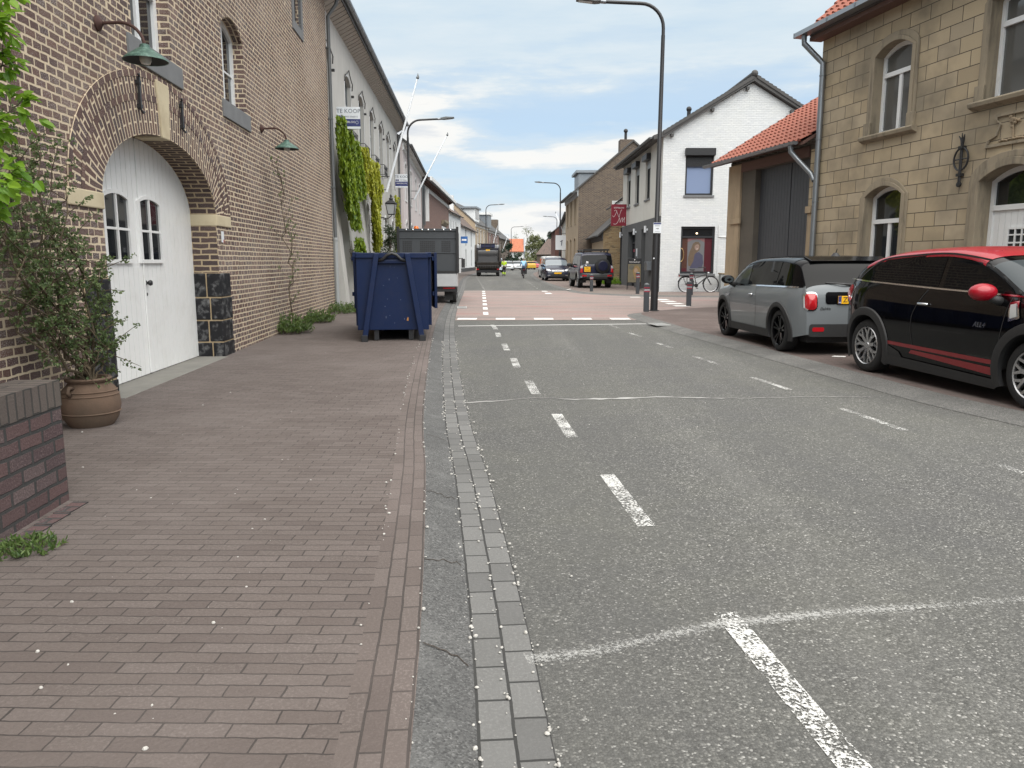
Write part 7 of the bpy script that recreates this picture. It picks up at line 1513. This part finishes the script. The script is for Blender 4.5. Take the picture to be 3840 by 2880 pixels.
def pot_and_rose():
    t = thing('terracotta_pot', 'round terracotta jar with rim and ear handles at the foot of the brick wall', 'pot', (-3.62, 6.50, .0))
    q = MB(); q.lathe([(0, 0), (.145, 0), (.165, .02), (.215, .10), (.238, .20), (.232, .28), (.205, .35), (.165, .392), (.158, .405), (.178, .418), (.185, .435), (.175, .448), (.150, .445), (.140, .42), (.14, .40)], 40); q.build('jar', M['terra'], t, smooth=50)
    q = MB()
    for z, r in ((.335, .216), (.15, .231), (.30, .228)): q.lathe([(r - .004, z - .008), (r + .005, z), (r - .004, z + .008)], 40, (0, 0, 0))
    q.build('raised_band', M['terra'], t, smooth=40); MB().lathe([(0, .408), (.143, .405)], 24).build('soil', M['soil'], t)
    for a in (-100, 80):
        ca, sa = math.cos(R(a)), math.sin(R(a)); q = MB(); q.tube([(ca * .19, sa * .19, .375), (ca * .235, sa * .235, .385), (ca * .255, sa * .255, .35), (ca * .225, sa * .225, .315)], .016, 8); q.build('handle', M['terra'], t, smooth=True)
    s = thing('rose_bush', 'small leaved climbing rose growing from the terracotta jar up the brick wall', 'shrub', (-3.62, 6.50, .41)); st = MB(); lf = MB()
    T_ = [(-.12, -.05, 1.75), (-.18, -.5, 1.7), (-.12, -1.0, 1.55), (-.17, -.15, 2.0), (-.18, -.8, 2.1), (.10, .20, .95), (-.12, -.25, 1.45), (-.1, -1.35, 1.1), (.0, -.1, 1.2), (-.18, -.3, 2.1), (-.05, -.5, 1.1), (-.1, -1.5, 1.6), (.12, .18, .55), (-.05, -.6, .75), (-.16, -1.2, 1.95), (.12, .22, .3), (0, -.45, .5)]
    for i, b in enumerate(T_):
        P = branch(st, (RR.uniform(-.05, .05), RR.uniform(-.05, .05), 0), b, .014 if i < 10 else .009, .003, .10, 12)
        for k in range(3, len(P)):
            dens = 5 if k > 4 else 2
            for _ in range((3 if i < 15 else 2) if k > 4 else 1):
                d = (rv(.9) + Vector((0, 0, .3))).normalized(); e = P[k] + d * RR.uniform(.08, .30); e.x = max(e.x, -.27 - .065 * (e.y))
                st.tube([P[k], (P[k] + e) / 2 + rv(.02), e], [.004, .003, .0015], 4, cap=False)
                for h in range(dens): p = P[k] + (e - P[k]) * RR.uniform(.3, 1.05); sprig(lf, p + rv(.03), d, 5, .029, .020)
    st.build('stems', M['stem'], s); lf.build('leaves', M['leaf_dark'], s, fix=False)
    g = thing('wire_trellis', 'rusty wire mesh fixed on the brick wall behind the rose', 'trellis', (-3.796 - .05 * .0 + .035, 4.35, 1.35), R(93.7)); q = MB()
    for k in range(26): q.tube([(k * .075, -.03, 0), (k * .075, -.03, .52)], .0022, 4)
    for k in range(8): q.tube([(0, -.03, k * .075), (1.9, -.03, k * .075)], .0022, 4)
    q.build('wires', M['rust'], g)
pot_and_rose()
def lime_shrub():
    t = thing('lime_leaved_tree', 'young tree with bright lime green leaves reaching in at the left edge', 'tree', (-3.40, 3.95, 0)); st = MB(); lf = MB()
    P = branch(st, (0, 0, 0), (.05, .05, 2.6), .035, .018, .02, 8)
    def bough(a, b, n): 
        Q = branch(st, a, b, .012, .004, .06, 7)
        for k in range(2, len(Q)):
            for _ in range(n):
                d = (Q[k] - Q[k - 1]).normalized() + rv(.9); e = Q[k] + d.normalized() * RR.uniform(.05, .2); st.tube([Q[k], e], [.003, .0015], 4, cap=False)
                for h in range(7):
                    p = Q[k] + (e - Q[k]) * RR.uniform(.3, 1.0); dd = d * .5 + rv(.7) + Vector((.25, -.15, -.45)); leaf(lf, p + rv(.02), dd, rv(.6) + Vector((.2, -.5, .9)), RR.uniform(.05, .092), RR.uniform(.03, .048), .18)
    for b in [(.62, .15, 2.75), (.72, -.1, 2.45), (.80, .0, 2.05), (.86, .05, 1.85), (.70, .2, 3.0), (.55, -.2, 3.05), (.78, .25, 2.2), (.66, -.3, 2.2), (.6, .1, 1.65), (.84, -.1, 1.72), (.5, .3, 3.2), (.4, -.4, 2.7), (.35, .3, 2.4), (.72, .05, 2.6), (.6, .2, 2.05), (.5, .0, 3.3), (.80, .1, 2.75), (.85, .0, 2.55), (.76, -.1, 2.9), (.82, .15, 2.4), (.62, .1, 3.15), (.45, -.15, 3.35), (.55, .25, 2.9)]: bough((.03, .03, max(1.0, b[2] - .55)), b, 4)
    st.build('trunk', M['bark'], t); lf.build('crown', M['leaf_lime'], t, fix=False)
lime_shrub()
def garden_wall():
    t = facing('garden_wall', 'low red brick garden wall with an upright brick capping at the left edge', 'wall', (-2.32, .1), (-.066, 1)); L = 4.27
    MB().box(0, L, 0, .24, -.1, .60).build('brickwork', M['garden'], t, bevel=.004); q = MB(); a, b, z0, z1 = -.004, .244, .602, .752; X = L + .004
    q.quad((0, a, z0), (X, a, z0), (X, a, z1), (0, a, z1), uv=[(0, 0), (0, X), (.15, X), (.15, 0)]); q.quad((0, a, z1), (X, a, z1), (X, b, z1), (0, b, z1), uv=[(.15, 0), (.15, X), (.40, X), (.40, 0)])
    q.quad((X, a, z0), (X, b, z0), (X, b, z1), (X, a, z1), uv=[(0, 0), (0, .24), (.15, .24), (.15, 0)]); q.quad((0, b, z0), (X, b, z0), (X, b, z1), (0, b, z1), uv=[(0, 0), (0, X), (.15, X), (.15, 0)]); q.quad((0, a, z0), (0, b, z0), (0, b, z1), (0, a, z1), uv=[(0, 0), (0, .24), (.15, .24), (.15, 0)]); q.build('capping', M['rowlock'], t)
garden_wall()
for k, (yy, w_) in enumerate(((4.2, .20), (4.0, .19), (3.8, .20))): tag(MB().box(-.045, .045, -w_ / 2, w_ / 2, -.02, .012).build('edging_brick', M['garden'], bevel=.004), ['reddish edging brick at the end of the garden wall', 'middle edging brick beside the garden wall', 'nearest edging brick beside the garden wall'][k], 'brick', 'loose edging bricks along the garden wall').location = (-2.50 + .013 * k, yy, .035)
def tuft(name, label, x, y, r, h, n, mat, ll, lw, grp=None, z=.03, upr=.8, cat='weed', stems=True):
    t = thing(name, label, cat, (x, y, z), 0, grp); lf = MB(); st = MB()
    for k in range(n):
        a = RR.uniform(0, 6.283); q = r * math.sqrt(RR.random()); p = Vector((q * math.cos(a), q * math.sin(a), 0)); hh = h * RR.uniform(.3, 1) * (1 - .5 * (q / r) ** 2); e = p + Vector((RR.gauss(0, .15) * h + p.x * .3, RR.gauss(0, .15) * h + p.y * .3, hh))
        if stems and k % 3 == 0: st.tube([p, (p + e) / 2, e], [.003, .0025, .001], 3, cap=False)
        for j in range(3): leaf(lf, p + (e - p) * RR.uniform(.3, 1), rv(.8) + Vector((0, 0, upr)), rv() + Vector((0, 0, .6)), ll * RR.uniform(.6, 1.2), lw * RR.uniform(.7, 1.2))
    if st.v: st.build('stems', M['stem'], t)
    lf.build('leaves', mat, t, fix=False); return t
tuft('weed_tuft', 'biggest green weed clump at the brick wall foot, nearest to the gate', -4.30, 15.0, .32, .42, 320, M['leaf_weed'], .09, .026, 'weeds along the wall foot'); tuft('weed_tuft', 'green weed clump in the middle of the three at the brick wall foot', -4.48, 17.6, .34, .36, 300, M['leaf_weed'], .09, .026, 'weeds along the wall foot'); tuft('weed_tuft', 'green weed clump at the downpipe foot between brick and rendered house', -4.6, 20.9, .55, .36, 360, M['leaf_weed'], .09, .026, 'weeds along the wall foot')
tuft('weed_tuft', 'small low weed patch at the foot of the garden wall', -2.36, 3.55, .13, .08, 160, M['leaf_weed'], .035, .011); tuft('weed_tuft', 'green strip of plants at the yellow brick annex', 6.1, 47.0, .75, .5, 500, M['leaf_lime'], .11, .03)
def sapling():
    t = thing('wall_sapling', 'thin bare sapling growing up the brick wall above the weeds', 'sapling', (-4.30, 15.1, .1)); st = MB(); lf = MB(); P = branch(st, (0, 0, 0), (-.02, -.25, 2.75), .014, .004, .05, 14)
    for k in range(3, len(P)):
        for _ in range(3):
            e = P[k] + Vector((RR.uniform(-.02, .15), RR.gauss(0, .45), RR.uniform(.1, .5))); Q = branch(st, P[k], e, .005, .002, .08, 4)
            for q in Q[2:]:
                if RR.random() < .45: sprig(lf, q, rv(), 3, .05, .03)
    st.build('stems', M['stem'], t); lf.build('leaves', M['leaf_weed'], t, fix=False)
sapling()
def inside(p, poly):
    c = False; n = len(poly)
    for i in range(n):
        a, b = poly[i], poly[i - 1]
        if (a[1] > p[1]) != (b[1] > p[1]) and p[0] < (b[0] - a[0]) * (p[1] - a[1]) / (b[1] - a[1]) + a[0]: c = not c
    return c
def ivy(label, polys, n, mats, grp='ivy on the rendered house', size=(.06, .17)):
    t = facing('ivy', label, 'ivy', (-5.24, 21.7), (-.05, 1), grp); lf = MB(); st = MB()
    for poly in polys:
        x0, x1 = min(p[0] for p in poly), max(p[0] for p in poly); z0, z1 = min(p[1] for p in poly), max(p[1] for p in poly); k = 0; prev = None
        while k < n * (x1 - x0) * (z1 - z0) / 2:
            p = (RR.uniform(x0, x1), RR.uniform(z0, z1))
            if not inside((p[0] + RR.gauss(0, .06), p[1] + RR.gauss(0, .06)), poly): k += .35; continue
            k += 1; base = -.36 - .22 * max(0, 1 - p[1] / 5.2) * (1 if p[0] < 7.4 else 0); th = RR.random() ** .6 * .26 * (.6 + .4 * math.sin(p[0] * 5.1 + p[1] * 3.3)); v = Vector((max(p[0], .25), base - th, p[1]))
            leaf(lf, v, Vector((RR.gauss(0, .4), -.45, -1)), Vector((RR.gauss(0, .35), -1, .5 + RR.gauss(0, .3))), RR.uniform(*size), RR.uniform(*size) * .85, .2)
            if k % 60 < 1 and prev is not None and (prev - v).length < .8: st.tube([prev, v + Vector((0, .15, 0))], .008, 4)
            prev = v + Vector((0, .15, 0))
    if st.v: st.build('stems', M['stem'], t)
    lf.build('leaves', mats, t, fix=False)
IA = [(.2, 5.35), (.6, 5.45), (1.1, 5.3), (2.2, 5.2), (3.3, 5.1), (4.06, 5.0), (4.44, 4.74), (4.19, 3.61), (3.32, 3.45), (2.43, 3.43), (2.16, 3.04), (2.81, 2.94), (2.72, 2.52), (2.21, 2.38), (1.45, 2.66), (.75, 2.94), (.6, 3.47), (.2, 3.7), (.2, 4.19), (.25, 4.6)]
IB = [(4.63, 5.14), (5.57, 5.27), (5.82, 4.76), (6.86, 4.95), (8.85, 5.15), (9.22, 4.69), (9.92, 4.32), (9.36, 3.94), (8.91, 4.01), (9.02, 3.14), (8.57, 1.6), (7.81, 1.5), (6.9, 2.67), (6.75, 3.83), (5.76, 3.94), (5.42, 4.55), (4.6, 4.38)]
ivy('large green ivy hanging below the TE KOOP board on the rendered house', [IA, [(1.9, 1.2), (2.25, 2.12), (2.65, 2.19), (3.3, 1.9), (3.3, 1.2)]], 1700, M['leaf_ivy']); ivy('yellow green ivy trailing down beside the battered buttress of the rendered house', [IB], 1500, M['leaf_ivy2']); ivy('thin strand of ivy climbing behind the wall lantern', [[(16.2, 4.6), (16.9, 4.6), (17.2, 1.0), (16.3, 1.0)]], 1100, M['leaf_ivy2'])
def bush(name, label, cat, x, y, r, h, n, mat, ll, lw, z=.04, trunk=.0, grp=None, cone=False, sparse=0):
    """crown of leaf clumps in a lumpy volume on a branched stem"""
    t = thing(name, label, cat, (x, y, z), 0, grp); lf = MB(); st = MB(); base = trunk; P = branch(st, (0, 0, 0), (RR.gauss(0, .05) * r, RR.gauss(0, .05) * r, h * .8), max(.02, h * .016), .01 * max(1, h / 6), .03, 8); cl = []
    for k in range(max(14, n // 60)):
        zz = RR.uniform(base, h); u = (zz - base) / (h - base); rad = r * ((1 - u) ** .8 * 1.0 + .05 if cone else math.sqrt(max(0, 1 - (2 * u - 1) ** 2)) * .9 + .1); a = RR.uniform(0, 6.283); q = rad * RR.uniform(.35, 1) ; c = Vector((q * math.cos(a), q * math.sin(a), zz)); cl.append(c)
        i = min(len(P) - 1, int(max(0, zz - .25 * r) / (h * .8) * 8)); st.tube([P[i], (P[i] + c) / 2 + rv(.08 * r), c], [max(.006, h * .005), max(.004, h * .003), .003 * max(1, h / 6)], 5, cap=False)
        if sparse:
            for _ in range(6): e = c + rv(r * .3) + Vector((0, 0, r * .15)); st.tube([c, e], [.02, .008], 3, cap=False)
    for c in cl:
        cr = r * RR.uniform(.14, .30)
        for _ in range(n // len(cl)): d = rv(); p = c + d * cr * RR.random() ** .5; leaf(lf, p, d + rv(.6) + Vector((0, 0, -.1)), d + Vector((0, 0, .7)), ll * RR.uniform(.6, 1.2), lw * RR.uniform(.7, 1.2))
    st.build('trunk', M['bark'], t); lf.build('crown', mat, t, fix=False)
bush('evergreen_shrub', 'tall dark green shrub at the rendered house behind the skip container', 'shrub', -5.15, 33.2, .62, 2.75, 2600, M['leaf_bush'], .10, .045)
bush('conifer_hedge', 'dark rounded conifer before the orange roofed house', 'tree', -.45, 150, 1.6, 4.6, 2200, M['leaf_fir'], .35, .2); bush('round_shrub', 'green round shrub right of the dark conifer', 'shrub', 1.4, 152, 1.5, 2.9, 1400, M['leaf_bush'], .3, .16)
bush('fir_tree', 'taller of the two dark firs beyond the houses', 'tree', 11.3, 232, 2.6, 9.6, 2400, M['leaf_fir'], .6, .3, cone=True); bush('fir_tree', 'shorter dark fir left of the taller one', 'tree', 9.0, 236, 2.3, 8.6, 2200, M['leaf_fir'], .6, .3, cone=True)
bush('spring_tree', 'round tree in pale spring leaf behind the orange roof', 'tree', 6.4, 215, 3.0, 8.0, 1800, M['leaf_tree'], .5, .3, trunk=2.0); bush('bare_tree', 'tall nearly bare tree behind the orange roof', 'tree', 4.4, 228, 4.2, 10.6, 500, M['leaf_tree'], .4, .22, trunk=3.0, sparse=1)
def far_wood():
    lf = MB()
    for k in range(2600):
        x = RR.uniform(-8, 34); y = RR.uniform(245, 285); zz = RR.random() ** 1.2 * (4.5 + 1.5 * math.sin(x * .7) + 1.0 * math.sin(x * 1.9)); p = Vector((x, y, zz)); d = rv(); leaf(lf, p, d, rv() + Vector((0, -.6, .6)), RR.uniform(.6, 1.4), RR.uniform(.4, .9))
    o = lf.build('far_wood', M['leaf_tree'], fix=False); tag(o, 'far belt of spring green trees closing the street', 'wood', kind='stuff')
far_wood()
